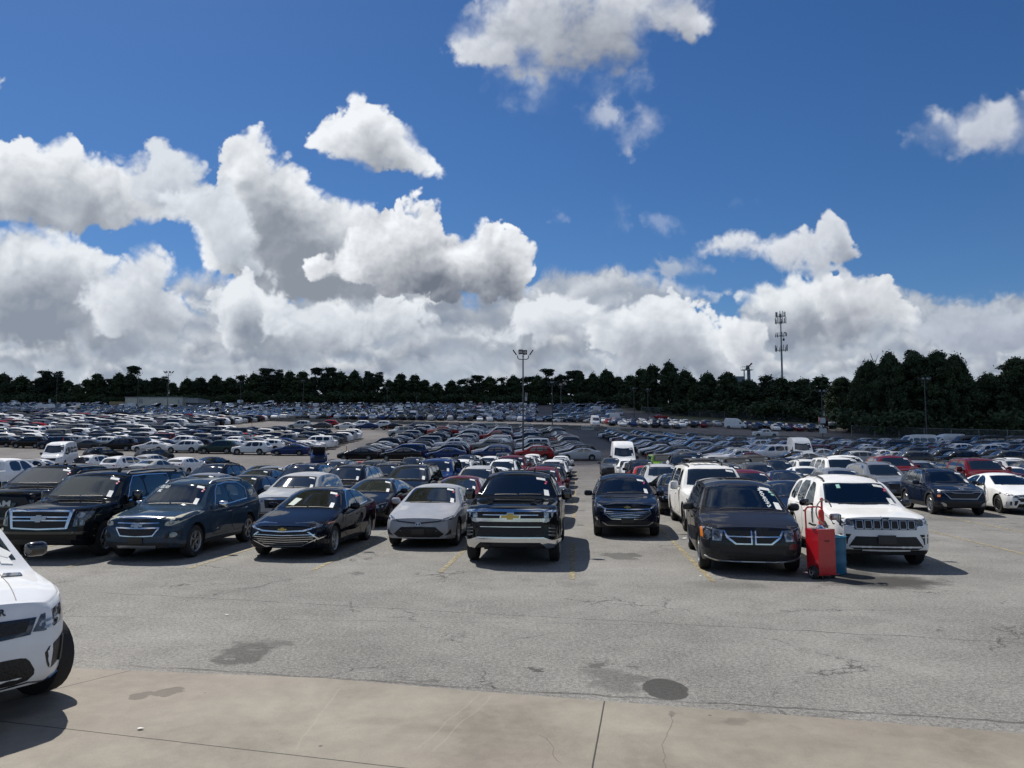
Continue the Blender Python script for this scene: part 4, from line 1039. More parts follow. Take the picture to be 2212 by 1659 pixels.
SPECS['equinox_old'] = crossover(L=4.77, W=1.84, H=1.69, chrome_h=1, face=[
    ('grille', 'front', M_MESH, symp([(0, .84), (.46, .85), (.50, .92), (0, .93)]), {}),
    ('grille', 'front', M_MESH, symp([(0, .56), (.36, .58), (.47, .72), (0, .71)]), {'soft': 1}),
    ('grille_frame', 'front', M_CHROME, symp([(0, .925), (.50, .915), (.52, .94), (0, .955)]), {'off': .02}),
    ('grille_frame', 'front', M_CHROME, symp([(0, .83), (.46, .84), (.50, .92), (.54, .93), (.50, .82), (0, .81)][:2] + [(.47, .815), (0, .805)]), {'off': .02}),
    ('grille_frame', 'front', M_CHROME, symp([(0, .70), (.47, .715), (.49, .74), (0, .73)]), {'off': .02}),
    ('grille_frame', 'front', M_CHROME, symp([(0, .53), (.35, .55), (.48, .72), (.505, .735), (.37, .53), (0, .51)][:0] + [(0, .525), (.34, .55), (.36, .57), (0, .55)]), {'off': .02}),
    ('grille_frame', 'front', M_CHROME, [(.34, .55), (.37, .55), (.50, .73), (.47, .73)], {'both': 1, 'off': .02}),
    ('emblem', 'front', M_SILV, bowtie(0, .77, .26, .11), {'off': .035}),
    ('headlight', 'front', M_HAZED, [(.56, .78), (.70, .76), (.86, .84), (.90, .98), (.84, 1.03), (.68, .95)], {'both': 1, 'soft': 1, 'off': .01}),
    ('lamp_lens', 'front', M_LAMP, circ(.70, .84, .045), {'both': 1, 'off': .015}),
    ('headlight_side', 'right', M_HAZED, [(.05, .86), (.25, .88), (.46, .99), (.40, 1.02), (.06, 1.0)], {'both': 1, 'soft': 1}),
    ('fog_pocket', 'front', M_MESH, [(.58, .50), (.86, .52), (.88, .66), (.66, .64)], {'both': 1, 'soft': 1}),
    ('fog_light', 'front', M_LAMP, circ(.76, .58, .055), {'both': 1, 'off': .018}),
    ('number_plate', 'front', M_PLATE, rect(-.16, .40, .16, .54), {'off': .035}),
    ('lower_bumper', 'front', M_TRIM, symp([(0, .26), (.88, .26), (.90, .40), (.50, .42), (0, .40)]), {'off': .008}),
    ('skid_plate', 'front', M_SILV, symp([(0, .31), (.42, .31), (.44, .36), (0, .36)]), {'off': .025})],
    chrome_line=[(1.84, 1.06), (2.1, 1.40), (2.34, 1.545), (2.8, 1.585), (3.4, 1.56), (3.72, 1.40), (3.64, 1.14), (2.6, 1.08), (1.86, 1.055)],
    panes=[[(1.86, 1.09), (2.64, 1.10), (2.64, 1.55), (2.36, 1.525), (2.10, 1.38)], [(2.72, 1.10), (3.52, 1.13), (3.64, 1.36), (3.36, 1.52), (2.72, 1.55)], [(3.80, 1.16), (4.10, 1.22), (4.14, 1.36), (3.92, 1.44)]],
    rail_mat=M_SILV, mirror_mat=M_CHROME, clad=.34, arch=False)
def hexgrille(cx, z0, z1, w0, w1, m=M_CHROME, bars=4, bw=.012):
    zm = z0 + (z1 - z0) * .55
    f = [('grille', 'front', M_MESH, symp([(0, z0), (w0 * .7, z0), (w1, zm), (w0, z1), (0, z1 - .03)]), {})]
    f += [('grille_frame', 'front', m, [(w0 * .66, z0 - .012), (w0 * .74, z0 - .012), (w1 + .02, zm), (w0 + .03, z1 + .01), (w0 - .01, z1), (w1 - .02, zm)], {'both': 1, 'off': .018}),
          ('grille_frame', 'front', m, symp([(0, z0 - .015), (w0 * .72, z0 - .012), (w0 * .7, z0 + .01), (0, z0 + .008)]), {'off': .018})]
    for i in range(bars):
        z = z0 + (z1 - z0) * (i + 1) / (bars + 1.4); hw = (w0 * .7 + (w1 - w0 * .7) * min(1, (z - z0) / (zm - z0))) * .95 if z < zm else w1 * .93
        f.append(('grille_bar', 'front', m, symp([(0, z - bw), (hw, z + .01), (hw, z + .01 + bw), (0, z)]), {'off': .012}))
    return f
SPECS['malibu'] = sedan(L=4.93, W=1.85, H=1.46, chrome_h=0, face=hexgrille(0, .30, .60, .55, .76, bars=5) + [
    ('upper_grille', 'front', M_MESH, symp([(0, .63), (.50, .66), (.62, .70), (0, .715)]), {}),
    ('grille_bar', 'front', M_CHROME, symp([(0, .60), (.46, .615), (.70, .685), (.72, .71), (.44, .645), (0, .625)]), {'off': .02}),
    ('emblem', 'front', M_GOLD, bowtie(0, .655, .20, .075), {'off': .04}),
    ('headlight', 'front', M_LAMPD, [(.50, .655), (.86, .70), (.90, .78), (.74, .74)], {'both': 1}),
    ('lamp_lens', 'front', M_LAMP, [(.60, .68), (.78, .70), (.78, .725), (.62, .70)], {'both': 1, 'off': .012}),
    ('headlight_side', 'right', M_LAMPD, [(.05, .70), (.30, .74), (.42, .80), (.05, .76)], {'both': 1}),
    ('side_marker', 'front', M_AMBER, [(.86, .735), (.90, .75), (.90, .78), (.86, .765)], {'both': 1, 'off': .01}),
    ('fog_pocket', 'front', M_MESH, [(.66, .30), (.88, .34), (.90, .50), (.70, .38)], {'both': 1}),
    ('fog_trim', 'front', M_CHROME, [(.68, .40), (.88, .49), (.88, .52), (.70, .43)], {'both': 1, 'off': .012})],
    chrome_line=[(1.96, .99), (2.30, 1.22), (2.66, 1.375), (3.0, 1.385), (3.4, 1.34), (3.80, 1.13), (3.72, 1.035), (2.9, .985), (1.98, .975)])
SPECS['corolla'] = sedan(L=4.65, W=1.78, H=1.46, face=[
    ('grille', 'front', M_MESH, symp([(0, .28), (.50, .28), (.62, .36), (.42, .53), (0, .54)]), {}),
    ('grille_bar', 'front', M_TRIM, symp([(0, .60), (.50, .65), (.52, .68), (0, .635)]), {'off': .01}),
    ('grille_slat', 'front', M_TRIM, symp([(0, .34), (.55, .34), (.55, .35), (0, .35)]), {'off': .012}),
    ('grille_slat', 'front', M_TRIM, symp([(0, .46), (.50, .46), (.50, .47), (0, .47)]), {'off': .012}),
    ('lip_trim', 'front', M_CHROME, [(.50, .23), (.53, .23), (.60, .30), (.57, .31)], {'both': 1, 'off': .012}),
    ('headlight', 'front', M_LAMPD, [(.46, .64), (.80, .70), (.86, .80), (.78, .78), (.50, .69)], {'both': 1}),
    ('lamp_lens', 'front', M_LAMP, circ(.62, .70, .03), {'both': 1, 'off': .012}),
    ('fog_pocket', 'front', M_MESH, [(.64, .32), (.78, .36), (.78, .48)], {'both': 1}),
    ('number_plate', 'front', M_PLATE, rect(-.16, .36, .16, .49), {'off': .03}),
    ('emblem', 'front', M_SILV, circ(0, .60, .075, 16, .055), {'off': .02}),
    ('emblem_centre', 'front', M_TRIM, circ(0, .60, .055, 16, .036), {'off': .024}),
    ('emblem_centre', 'front', M_SILV, circ(0, .612, .040, 14, .014), {'off': .028}),
    ('emblem_centre', 'front', M_SILV, circ(0, .598, .014, 14, .040), {'off': .028})])
SPECS['equinox_new'] = crossover(L=4.65, W=1.86, H=1.66, face=hexgrille(0, .52, .76, .58, .62, bars=4) + [
    ('upper_grille', 'front', M_MESH, symp([(0, .80), (.56, .80), (.60, .85), (0, .86)]), {}),
    ('grille_bar', 'front', M_CHROME, symp([(0, .76), (.56, .77), (.66, .80), (.66, .82), (.54, .79), (0, .785)]), {'off': .02}),
    ('emblem', 'front', M_GOLD, bowtie(0, .825, .17, .07), {'off': .035}),
    ('headlight', 'front', M_LAMP, [(.62, .80), (.88, .84), (.90, .95), (.66, .86)], {'both': 1}),
    ('fog_pocket', 'front', M_MESH, [(.68, .44), (.88, .46), (.88, .60), (.74, .60)], {'both': 1}),
    ('fog_light', 'front', M_CHROME, [(.78, .48), (.88, .49), (.88, .58), (.80, .60)], {'both': 1, 'off': .015}),
    ('number_plate', 'front', M_PLATE, rect(-.17, .42, .17, .55), {'off': .035}),
    ('lower_bumper', 'front', M_TRIM, symp([(0, .26), (.88, .28), (.90, .36), (.60, .42), (0, .40)]), {'off': .008}),
    ('lip_trim', 'front', M_SILV, symp([(0, .345), (.55, .345), (.70, .44), (.66, .44), (.53, .36), (0, .36)]), {'off': .016})], rails=None, clad=.34)
SPECS['caravan'] = minivan(face=[
    ('grille', 'front', M_MESH, symp([(0, .62), (.34, .62), (.52, .78), (.55, .86), (0, .86)]), {}),
    ('grille_frame', 'front', M_CHROME, symp([(0, .60), (.34, .60), (.50, .72), (.56, .86), (.53, .86), (.47, .74), (.32, .625), (0, .625)]), {'off': .02}),
    ('grille_bar', 'front', M_CHROME, symp([(0, .735), (.50, .74), (.51, .76), (0, .755)]), {'off': .02}),
    ('grille_bar', 'front', M_CHROME, rect(.025, .60, .05, .86), {'both': 1, 'off': .022}),
    ('grille_bar', 'front', M_GLOSS, rect(-.025, .60, .025, .86), {'off': .021}),
    ('headlight', 'front', M_LAMP, [(.60, .66), (.92, .67), (.94, .88), (.90, .91), (.56, .86)], {'both': 1}),
    ('lamp_lens', 'front', M_LAMPD, circ(.68, .76, .065), {'both': 1, 'off': .010}),
    ('lamp_lens', 'front', M_LAMPD, circ(.84, .77, .075), {'both': 1, 'off': .010}),
    ('side_marker', 'front', M_AMBER, [(.915, .70), (.955, .72), (.955, .88), (.92, .90)], {'both': 1, 'off': .012}),
    ('air_intake', 'front', M_MESH, symp([(0, .30), (.42, .30), (.60, .40), (.52, .43), (0, .43)]), {'soft': 1}),
    ('fog_pocket', 'front', M_MESH, [(.62, .40), (.88, .40), (.90, .46), (.74, .52), (.62, .50)], {'both': 1, 'soft': 1}),
    ('lip_trim', 'front', M_SILV, symp([(0, .245), (.6, .26), (.90, .34), (.90, .365), (.6, .285), (0, .27)]), {'off': .02, 'both': 0}),
    ('bumper_patch', 'front', mat('red_primer', (.10, .006, .012), .4, coat=.5), rect(.66, .50, .84, .62), {'off': .005, 'soft': 1})], rails=None, mirror_mat=M_TRIM, rg=(1.18, 1.58, .70, .60, 'rear'))
SPECS['cherokee'] = crossover(L=4.92, W=1.97, H=1.80, wr=.39, face=
    [('grille', 'front', M_MESH, [(x - .062, .82), (x + .062, .82), (x + .055, .97), (x - .055, .97)], {'soft': 1}) for x in (-.50, -.335, -.168, 0, .168, .335, .50)] +
    [('grille_surround', 'front', M_GLOSS, symp([(0, .795), (.60, .795), (.62, 1.0), (0, 1.0)]), {'off': .003})] +
    [('grille_ring', 'front', M_SILV, ribbon([(x - .068, .83), (x - .06, .975), (x + .06, .975), (x + .068, .83), (x + .05, .812), (x - .05, .812), (x - .068, .83)], .014), {'off': .016}) for x in (-.50, -.335, -.168, 0, .168, .335, .50)] + [
    ('headlight', 'front', M_LAMPD, [(.62, .86), (.93, .89), (.95, 1.01), (.62, .99)], {'both': 1, 'off': .008}),
    ('headlight_side', 'right', M_LAMPD, [(.05, .90), (.26, .92), (.42, 1.02), (.06, 1.01)], {'both': 1}),
    ('headlight_strip', 'front', M_CHROME, [(.60, .845), (.93, .875), (.93, .89), (.60, .86)], {'both': 1, 'off': .014}),
    ('air_intake', 'front', M_MESH, symp([(0, .40), (.62, .40), (.72, .46), (.58, .66), (0, .66)]), {}),
    ('fog_pocket', 'front', M_MESH, [(.74, .50), (.92, .54), (.93, .70), (.66, .70), (.72, .60)], {'both': 1}),
    ('fog_light', 'front', M_CHROME, [(.70, .635), (.92, .645), (.92, .66), (.70, .65)], {'both': 1, 'off': .014}),
    ('number_plate', 'front', M_PLATE, rect(-.17, .52, .17, .69), {'off': .04}),
    ('lower_bumper', 'front', M_TRIM, symp([(0, .25), (.92, .27), (.94, .38), (0, .36)]), {'off': .01})],
    top=[(0, 1.045), (.12, 1.065), (.4, 1.085), (1.35, 1.15), (1.48, 1.19), (2.15, 1.68), (2.6, 1.78), (3.4, 1.80), (4.2, 1.73), (4.5, 1.64), (4.8, 1.16), (4.92, 1.05)],
    belt=[(0, .98), (.2, 1.0), (.8, 1.045), (1.5, 1.09), (3.0, 1.12), (4.5, 1.13), (4.92, 1.0)], ws=(1.46, 2.10, .76, .64, .15), tw=.68,
    panes=[[(1.98, 1.15), (2.78, 1.15), (2.78, 1.65), (2.48, 1.63), (2.22, 1.44)], [(2.86, 1.15), (3.60, 1.16), (3.60, 1.65), (2.86, 1.66)], [(3.68, 1.17), (4.36, 1.20), (4.12, 1.60), (3.68, 1.64)]],
    doors=[[(1.72, .42), (2.80, .42), (2.80, 1.09), (1.72, 1.06)], [(2.83, .42), (3.42, .42), (3.66, .75), (3.66, 1.10), (2.83, 1.09)]],
    mirror_mat=M_GLOSS, mirror=(1.98, 1.15, False), rails=(2.3, 4.3, 1.84, .64), clad=.36, nose=[(.2, .12), (.45, 0), (.8, .02), (1.05, .08)], dark_rim=True, rg=(1.22, 1.60, .68, .54, 'rear'))
SPECS['seltos'] = crossover(L=4.40, W=1.80, H=1.63, face=[
    ('grille', 'front', M_MESH, symp([(0, .62), (.46, .62), (.54, .80), (0, .80)]), {}),
    ('grille_bar', 'front', M_SILV, symp([(0, .885), (.86, .87), (.86, .895), (0, .91)]), {'off': .012}),
    ('grille_bar', 'front', M_SILV, symp([(0, .80), (.30, .80), (.38, .83), (.86, .83), (.86, .85), (.36, .85), (.28, .82), (0, .82)]), {'off': .014}),
    ('grille_frame', 'front', M_SILV, symp([(0, .595), (.44, .595), (.62, .80), (.59, .80), (.42, .615), (0, .615)]), {'off': .016}),
    ('headlight', 'front', M_LAMP, [(.60, .80), (.86, .80), (.88, .90), (.58, .88)], {'both': 1, 'off': .008}),
    ('side_marker', 'right', M_AMBER, [(.16, .66), (.26, .66), (.26, .74), (.16, .74)], {'both': 1, 'off': .01}),
    ('air_intake', 'front', M_MESH, symp([(0, .40), (.60, .40), (.60, .52), (0, .52)]), {}),
    ('fog_trim', 'front', M_SILV, [(.56, .34), (.64, .34), (.74, .46), (.68, .48), (.58, .42)], {'both': 1, 'off': .02}),
    ('lower_bumper', 'front', M_TRIM, symp([(0, .26), (.84, .28), (.86, .36), (0, .38)]), {'off': .008})], chrome_line=[(1.75, 1.07), (2.0, 1.36), (2.3, 1.53), (2.9, 1.545), (3.6, 1.5)], clad=.38)
SPECS['camry'] = sedan(L=4.88, W=1.84, H=1.44, dark_rim=True, spokes=9, face=[
    ('grille', 'front', M_MESH, symp([(0, .26), (.60, .26), (.50, .50), (.62, .60), (0, .60)]), {}),
    ('grille_bar', 'front', M_GLOSS, symp([(0, .68), (.50, .66), (.56, .70), (0, .72)]), {'off': .012}),
    ('headlight', 'front', M_LAMPD, [(.50, .62), (.66, .62), (.90, .72), (.88, .78), (.62, .70)], {'both': 1}),
    ('fog_pocket', 'front', M_MESH, [(.62, .34), (.86, .34), (.86, .46), (.56, .52)], {'both': 1})], mirror_mat=M_GLOSS)
SPECS['ram'] = pickup(L=5.92, H=1.98, mirror_mat=M_GLOSS, face=[
    ('grille', 'front', M_MESH, symp([(0, .78), (.62, .80), (.72, .98), (.60, 1.16), (0, 1.18)]), {}),
    ('grille_bar', 'front', M_GLOSS, symp([(0, .90), (.34, .90), (.42, 1.02), (0, 1.06)]), {'off': .04}),
    ('headlight', 'front', M_LAMPD, [(.74, .92), (.96, .94), (.98, 1.08), (.70, 1.10)], {'both': 1}),
    ('bumper_step', 'front', M_GLOSS, symp([(0, .44), (1.0, .44), (1.0, .66), (0, .66)]), {'off': .05}),
    ('air_intake', 'front', M_MESH, symp([(0, .50), (.6, .50), (.6, .60), (0, .60)]), {'off': .055})],
    top=[(0, 1.26), (.10, 1.30), (.35, 1.34), (1.3, 1.38), (1.45, 1.42), (2.12, 1.90), (2.45, 1.97), (3.1, 1.98), (3.72, 1.95), (3.86, 1.86), (3.96, 1.44), (4.1, 1.42), (5.8, 1.42), (5.92, 1.38)],
    belt=[(0, 1.19), (.15, 1.22), (.8, 1.27), (1.5, 1.32), (3.8, 1.33), (4.2, 1.37), (5.92, 1.32)])
SPECS['superduty'] = pickup(L=6.2, H=2.0, face=std_face(2.06, .98, .62, 1.16, .62, .42, .58) + [('grille_frame', 'front', M_CHROME, symp([(0, .60), (.68, .60), (.70, 1.2), (0, 1.2)]), {'off': .002}), ('front_bumper', 'front', M_CHROME, symp([(0, .42), (1.0, .42), (1.0, .60), (0, .60)]), {'off': .05})],
    top=SPECS['ram']['top'][:-2] + [(6.1, 1.42), (6.2, 1.38)], belt=SPECS['ram']['belt'][:-1] + [(6.2, 1.32)])
# white sport wagon with black lower trim, right at the apron
SPECS['sport_suv'] = bigsuv(L=4.88, W=1.98, H=1.80, wr=.395, dark_rim=True, spokes=5, bow=.22, rails=None, mirror_mat=M_GLOSS,
    top=[(0, 1.07), (.15, 1.10), (.45, 1.14), (1.30, 1.20), (1.45, 1.23), (2.15, 1.70), (2.6, 1.78), (3.4, 1.80), (4.2, 1.76), (4.5, 1.70), (4.8, 1.2), (4.88, 1.1)],
    belt=[(0, 1.0), (.2, 1.03), (.8, 1.08), (1.5, 1.12), (3.0, 1.14), (4.6, 1.17), (4.88, 1.05)], ws=(1.46, 2.10, .78, .64, .16), tw=.70,
    panes=[[(2.02, 1.17), (2.78, 1.17), (2.78, 1.64), (2.50, 1.62), (2.24, 1.42)], [(2.86, 1.17), (3.60, 1.18), (3.60, 1.64), (2.86, 1.65)], [(3.68, 1.19), (4.40, 1.22), (4.22, 1.58), (3.68, 1.63)]],
    nose=[(.2, .16), (.40, .03), (.62, 0), (.85, .05), (1.0, .11), (1.1, .17)], zb=.26, face=[
    ('grille', 'front', M_GLOSS, symp([(0, .76), (.50, .78), (.56, .92), (0, .94)]), {'off': .006}),
    ('grille_mesh', 'front', M_MESH, symp([(0, .79), (.46, .81), (.50, .90), (0, .915)]), {'off': .012}),
    ('headlight', 'front', M_LAMPD, [(.52, .80), (.62, .79), (.88, .84), (.93, .95), (.90, 1.0), (.60, .935)], {'both': 1, 'off': .006}),
    ('lamp_lens', 'front', M_LAMP, ribbon([(.58, .84), (.60, .87), (.72, .885), (.76, .86), (.74, .835), (.62, .82)], .022), {'both': 1, 'off': .012}),
    ('bumper_intake', 'front', M_MESH, [(.66, .46), (.70, .44), (.86, .50), (.88, .70), (.84, .70), (.62, .63)], {'both': 1, 'off': .006, 'soft': 1}),
    ('intake_blade', 'front', M_TRIM, ribbon([(.80, .47), (.83, .69)], .03), {'both': 1, 'off': .02}),
    ('air_intake', 'front', M_MESH, symp([(0, .36), (.48, .36), (.56, .44), (.48, .58), (.40, .60), (0, .60)]), {'off': .006, 'soft': 1}),
    ('lower_bumper', 'front', M_GLOSS, symp([(0, .22), (.90, .24), (.93, .36), (.60, .34), (.50, .36), (0, .34)]), {'off': .02}),
    ('hood_vent', 'top', M_GLOSS, [(.52, 1.12), (.72, 1.16), (.74, 1.30), (.58, 1.28)], {'both': 1, 'off': .012}),
    ('hood_seam', 'top', M_TRIM, ribbon([(.42, .25), (.50, .8), (.56, 1.38)], .008), {'both': 1, 'off': .002})],
    doors=[[(1.72, .42), (2.80, .42), (2.80, 1.11), (1.72, 1.08)], [(2.83, .42), (3.42, .42), (3.66, .78), (3.66, 1.12), (2.83, 1.11)]], mirror=(2.0, 1.20, False), mirror_up=.07, plan=[(0, .70), (.10, .785), (.22, .85), (.45, .92), (.8, .97), (1.3, 1.0)])
# ---------------------------------------------------------------- ground materials
def nodes_of(m):
    nt = m.node_tree
    def n(t, **k):
        x = nt.nodes.new(t)
        for a, b in k.items(): setattr(x, a, b)
        return x
    def put(x, i, v):
        if v is None: return
        if isinstance(v, (int, float)): x.inputs[i].default_value = v
        elif isinstance(v, tuple): x.inputs[i].default_value = v
        else: nt.links.new(v, x.inputs[i])
    def mth(op, a, b=None, c=None, clamp=False):
        x = n('ShaderNodeMath', operation=op); x.use_clamp = clamp
        put(x, 0, a); put(x, 1, b); put(x, 2, c); return x.outputs[0]
    def noise_(vec, scale, detail=4, rough=.5, dist=0):
        x = n('ShaderNodeTexNoise'); put(x, 'Vector', vec); x.inputs['Scale'].default_value = scale; x.inputs['Detail'].default_value = detail
        x.inputs['Roughness'].default_value = rough; x.inputs['Distortion'].default_value = dist; return x.outputs[0]
    def mr(v, a, b, c=0.0, d=1.0, smooth=False):
        x = n('ShaderNodeMapRange'); put(x, 0, v); x.inputs[1].default_value = a; x.inputs[2].default_value = b; x.inputs[3].default_value = c; x.inputs[4].default_value = d
        if smooth: x.interpolation_type = 'SMOOTHSTEP'
        return x.outputs[0]
    def mix(f, a, b, mode='MIX'):
        x = n('ShaderNodeMix', data_type='RGBA', blend_type=mode); put(x, 0, f); put(x, 6, a); put(x, 7, b); return x.outputs[2]
    return nt, n, put, mth, noise_, mr, mix
def stain_field(n, put, mth, mr, warpx, warpy, spots):
    """dark spots: (x, y, rx, ry, strength, edge)"""
    tot = None
    for (x, y, rx, ry, st, ed) in spots:
        a = mth('DIVIDE', mth('SUBTRACT', warpx, x), rx); b = mth('DIVIDE', mth('SUBTRACT', warpy, y), ry)
        d = mth('SQRT', mth('ADD', mth('MULTIPLY', a, a), mth('MULTIPLY', b, b)))
        v = mth('MULTIPLY', mr(d, 1.0 + ed, 1.0 - ed, 0, 1, True), st)
        tot = v if tot is None else mth('MAXIMUM', tot, v)
    return tot
def asphalt_mat():
    m = bpy.data.materials.new('worn_asphalt'); m.use_nodes = True
    nt, n, put, mth, noise_, mr, mix = nodes_of(m); b = nt.nodes['Principled BSDF']
    ge = n('ShaderNodeNewGeometry').outputs['Position']; sp = n('ShaderNodeSeparateXYZ'); put(sp, 0, ge)
    X, Y = sp.outputs[0], sp.outputs[1]
    grain = noise_(ge, 21, 6, .8); grain2 = noise_(ge, 60, 2, .6); patch = noise_(ge, .35, 5, .6); patch2 = noise_(ge, 2.2, 5, .65); big = noise_(ge, .055, 3, .5)
    v = mth('ADD', mth('ADD', mr(grain, .32, .68, -.55, .55), mr(grain2, .3, .7, -.36, .36)), mth('ADD', mr(patch, .3, .7, -.20, .20), mth('ADD', mr(patch2, .3, .7, -.10, .10), mr(big, .35, .65, -.14, .14))))
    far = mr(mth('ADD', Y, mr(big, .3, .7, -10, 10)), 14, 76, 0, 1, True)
    base = mix(far, (.216, .209, .192, 1), (.112, .104, .102, 1))  # darker far asphalt; some of the far shade is put into this colour
    shade = mth('ADD', 1.0, v)
    cs = n('ShaderNodeCombineXYZ'); [put(cs, i, shade) for i in range(3)]
    col = mix(1.0, base, cs.outputs[0], 'MULTIPLY')
    # light stones
    vo = n('ShaderNodeTexVoronoi'); put(vo, 'Vector', ge); vo.inputs['Scale'].default_value = 42
    st = mth('MULTIPLY', mr(vo.outputs['Distance'], .17, .10, 0, 1), mr(grain, .52, .62, 0, .45))
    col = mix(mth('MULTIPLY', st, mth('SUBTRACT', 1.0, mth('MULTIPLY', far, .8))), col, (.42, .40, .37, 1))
    # cracks: wandering cell borders, broken up
    wn = n('ShaderNodeTexNoise'); put(wn, 'Vector', ge); wn.inputs['Scale'].default_value = 2.4; wn.inputs['Detail'].default_value = 6; wn.inputs['Roughness'].default_value = .7
    vm = n('ShaderNodeVectorMath', operation='SCALE'); put(vm, 0, wn.outputs['Color']); vm.inputs['Scale'].default_value = .62
    va = n('ShaderNodeVectorMath', operation='ADD'); put(va, 0, ge); put(va, 1, vm.outputs[0])
    tot = None
    for sc, w, t0, t1 in ((.30, .0035, .52, .57), (1.05, .010, .57, .63)):
        vc = n('ShaderNodeTexVoronoi', feature='DISTANCE_TO_EDGE'); put(vc, 'Vector', va.outputs[0]); vc.inputs['Scale'].default_value = sc
        c = mth('MULTIPLY', mr(vc.outputs['Distance'], w, w * .3, 0, 1), mr(noise_(ge, .23 if sc < .3 else .45, 3, .5), t0, t1, 0, .85))
        tot = c if tot is None else mth('MAXIMUM', tot, c)
    # two long paving seams
    wig = mr(noise_(ge, 1.6, 4, .6), .3, .7, -.05, .05)
    for (x0, y0, x1, y1, wd, sg) in ((-6.85, 13.35, 6.6, 10.0, .016, .8), (-14, 12.0, 2.0, 11.0, .02, .35), (-4.0, 8.95, 5.5, 7.0, .03, .6), (8, 13.5, 20, 10.2, .014, .5)):
        dx, dy = x1 - x0, y1 - y0; l = math.hypot(dx, dy); nx, ny = -dy / l, dx / l
        d = mth('ABSOLUTE', mth('ADD', mth('ADD', mth('MULTIPLY', X, nx), mth('MULTIPLY', Y, ny)), mth('SUBTRACT', wig, nx * x0 + ny * y0)))
        along = mth('ADD', mth('MULTIPLY', X, dx / l), mth('MULTIPLY', Y, dy / l)); a0 = (x0 * dx + y0 * dy) / l
        rng_ = mth('MULTIPLY', mr(along, a0 - .5, a0, 0, 1), mr(along, a0 + l + .5, a0 + l, 0, 1))
        c = mth('MULTIPLY', mth('MULTIPLY', mr(d, wd, wd * .4, 0, sg), rng_), mr(noise_(ge, 2.4, 3, .6), .35, .55, .25, 1))
        tot = mth('MAXIMUM', tot, c)
    col = mix(tot, col, (.03, .029, .027, 1))
    # oil and water stains
    w1 = mr(noise_(ge, 2.2, 5, .65), .25, .75, -.42, .42); w2 = mr(noise_(ge, 3.1, 5, .65), .25, .75, -.16, .16)
    wx = mth('ADD', X, w1); wy = mth('ADD', Y, w2)
    def S(px, py, rx, st, ed, ry=None):
        x, y = at(px, py); return (x, y, rx * y / FX, (ry if ry else rx * .26) * y * y / (HC * FX), st, ed)
    spots = [S(530, 1403, 44, .62, .4, 18), S(512, 1424, 34, .62, .4, 12), S(585, 1392, 34, .42, .5, 8), S(1345, 1201, 40, .55, .15, 8), S(1156, 1447, 24, .72, .2, 6), S(775, 1238, 20, .5, .2, 4),
             S(1330, 1466, 60, .42, .3, 26), S(1905, 1256, 115, .85, .4, 14), S(1790, 1238, 110, .75, .4, 12), S(1250, 1262, 40, .22, .4, 8), S(1560, 1262, 70, .3, .5, 9), S(1305, 1436, 30, .6, .3, 5),
             S(1850, 1340, 60, .16, .5, 10), S(910, 1471, 26, .4, .3, 4), S(2020, 1118, 60, .22, .4, 8), S(1950, 1165, 80, .24, .4, 7)]
    stn = stain_field(n, put, mth, mr, wx, wy, spots)
    ov = stain_field(n, put, mth, mr, mth('ADD', X, mr(noise_(ge, 9, 3, .5), .3, .7, -.02, .02)), Y, [S(1437, 1488, 47, .82, .05, 22)])
    stn = mth('MAXIMUM', stn, ov)
    stn = mth('MAXIMUM', stn, mth('MULTIPLY', mr(noise_(ge, .55, 6, .7, .6), .60, .74, 0, 1), .38))
    col = mix(stn, col, (.032, .031, .029, 1))
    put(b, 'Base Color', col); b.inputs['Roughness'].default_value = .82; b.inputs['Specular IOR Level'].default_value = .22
    bp = n('ShaderNodeBump'); bp.inputs['Strength'].default_value = .55; bp.inputs['Distance'].default_value = .012
    put(bp, 'Height', mth('SUBTRACT', mth('ADD', grain, mth('MULTIPLY', grain2, .6)), mth('MULTIPLY', tot, 1.5))); put(b, 'Normal', bp.outputs[0])
    return m
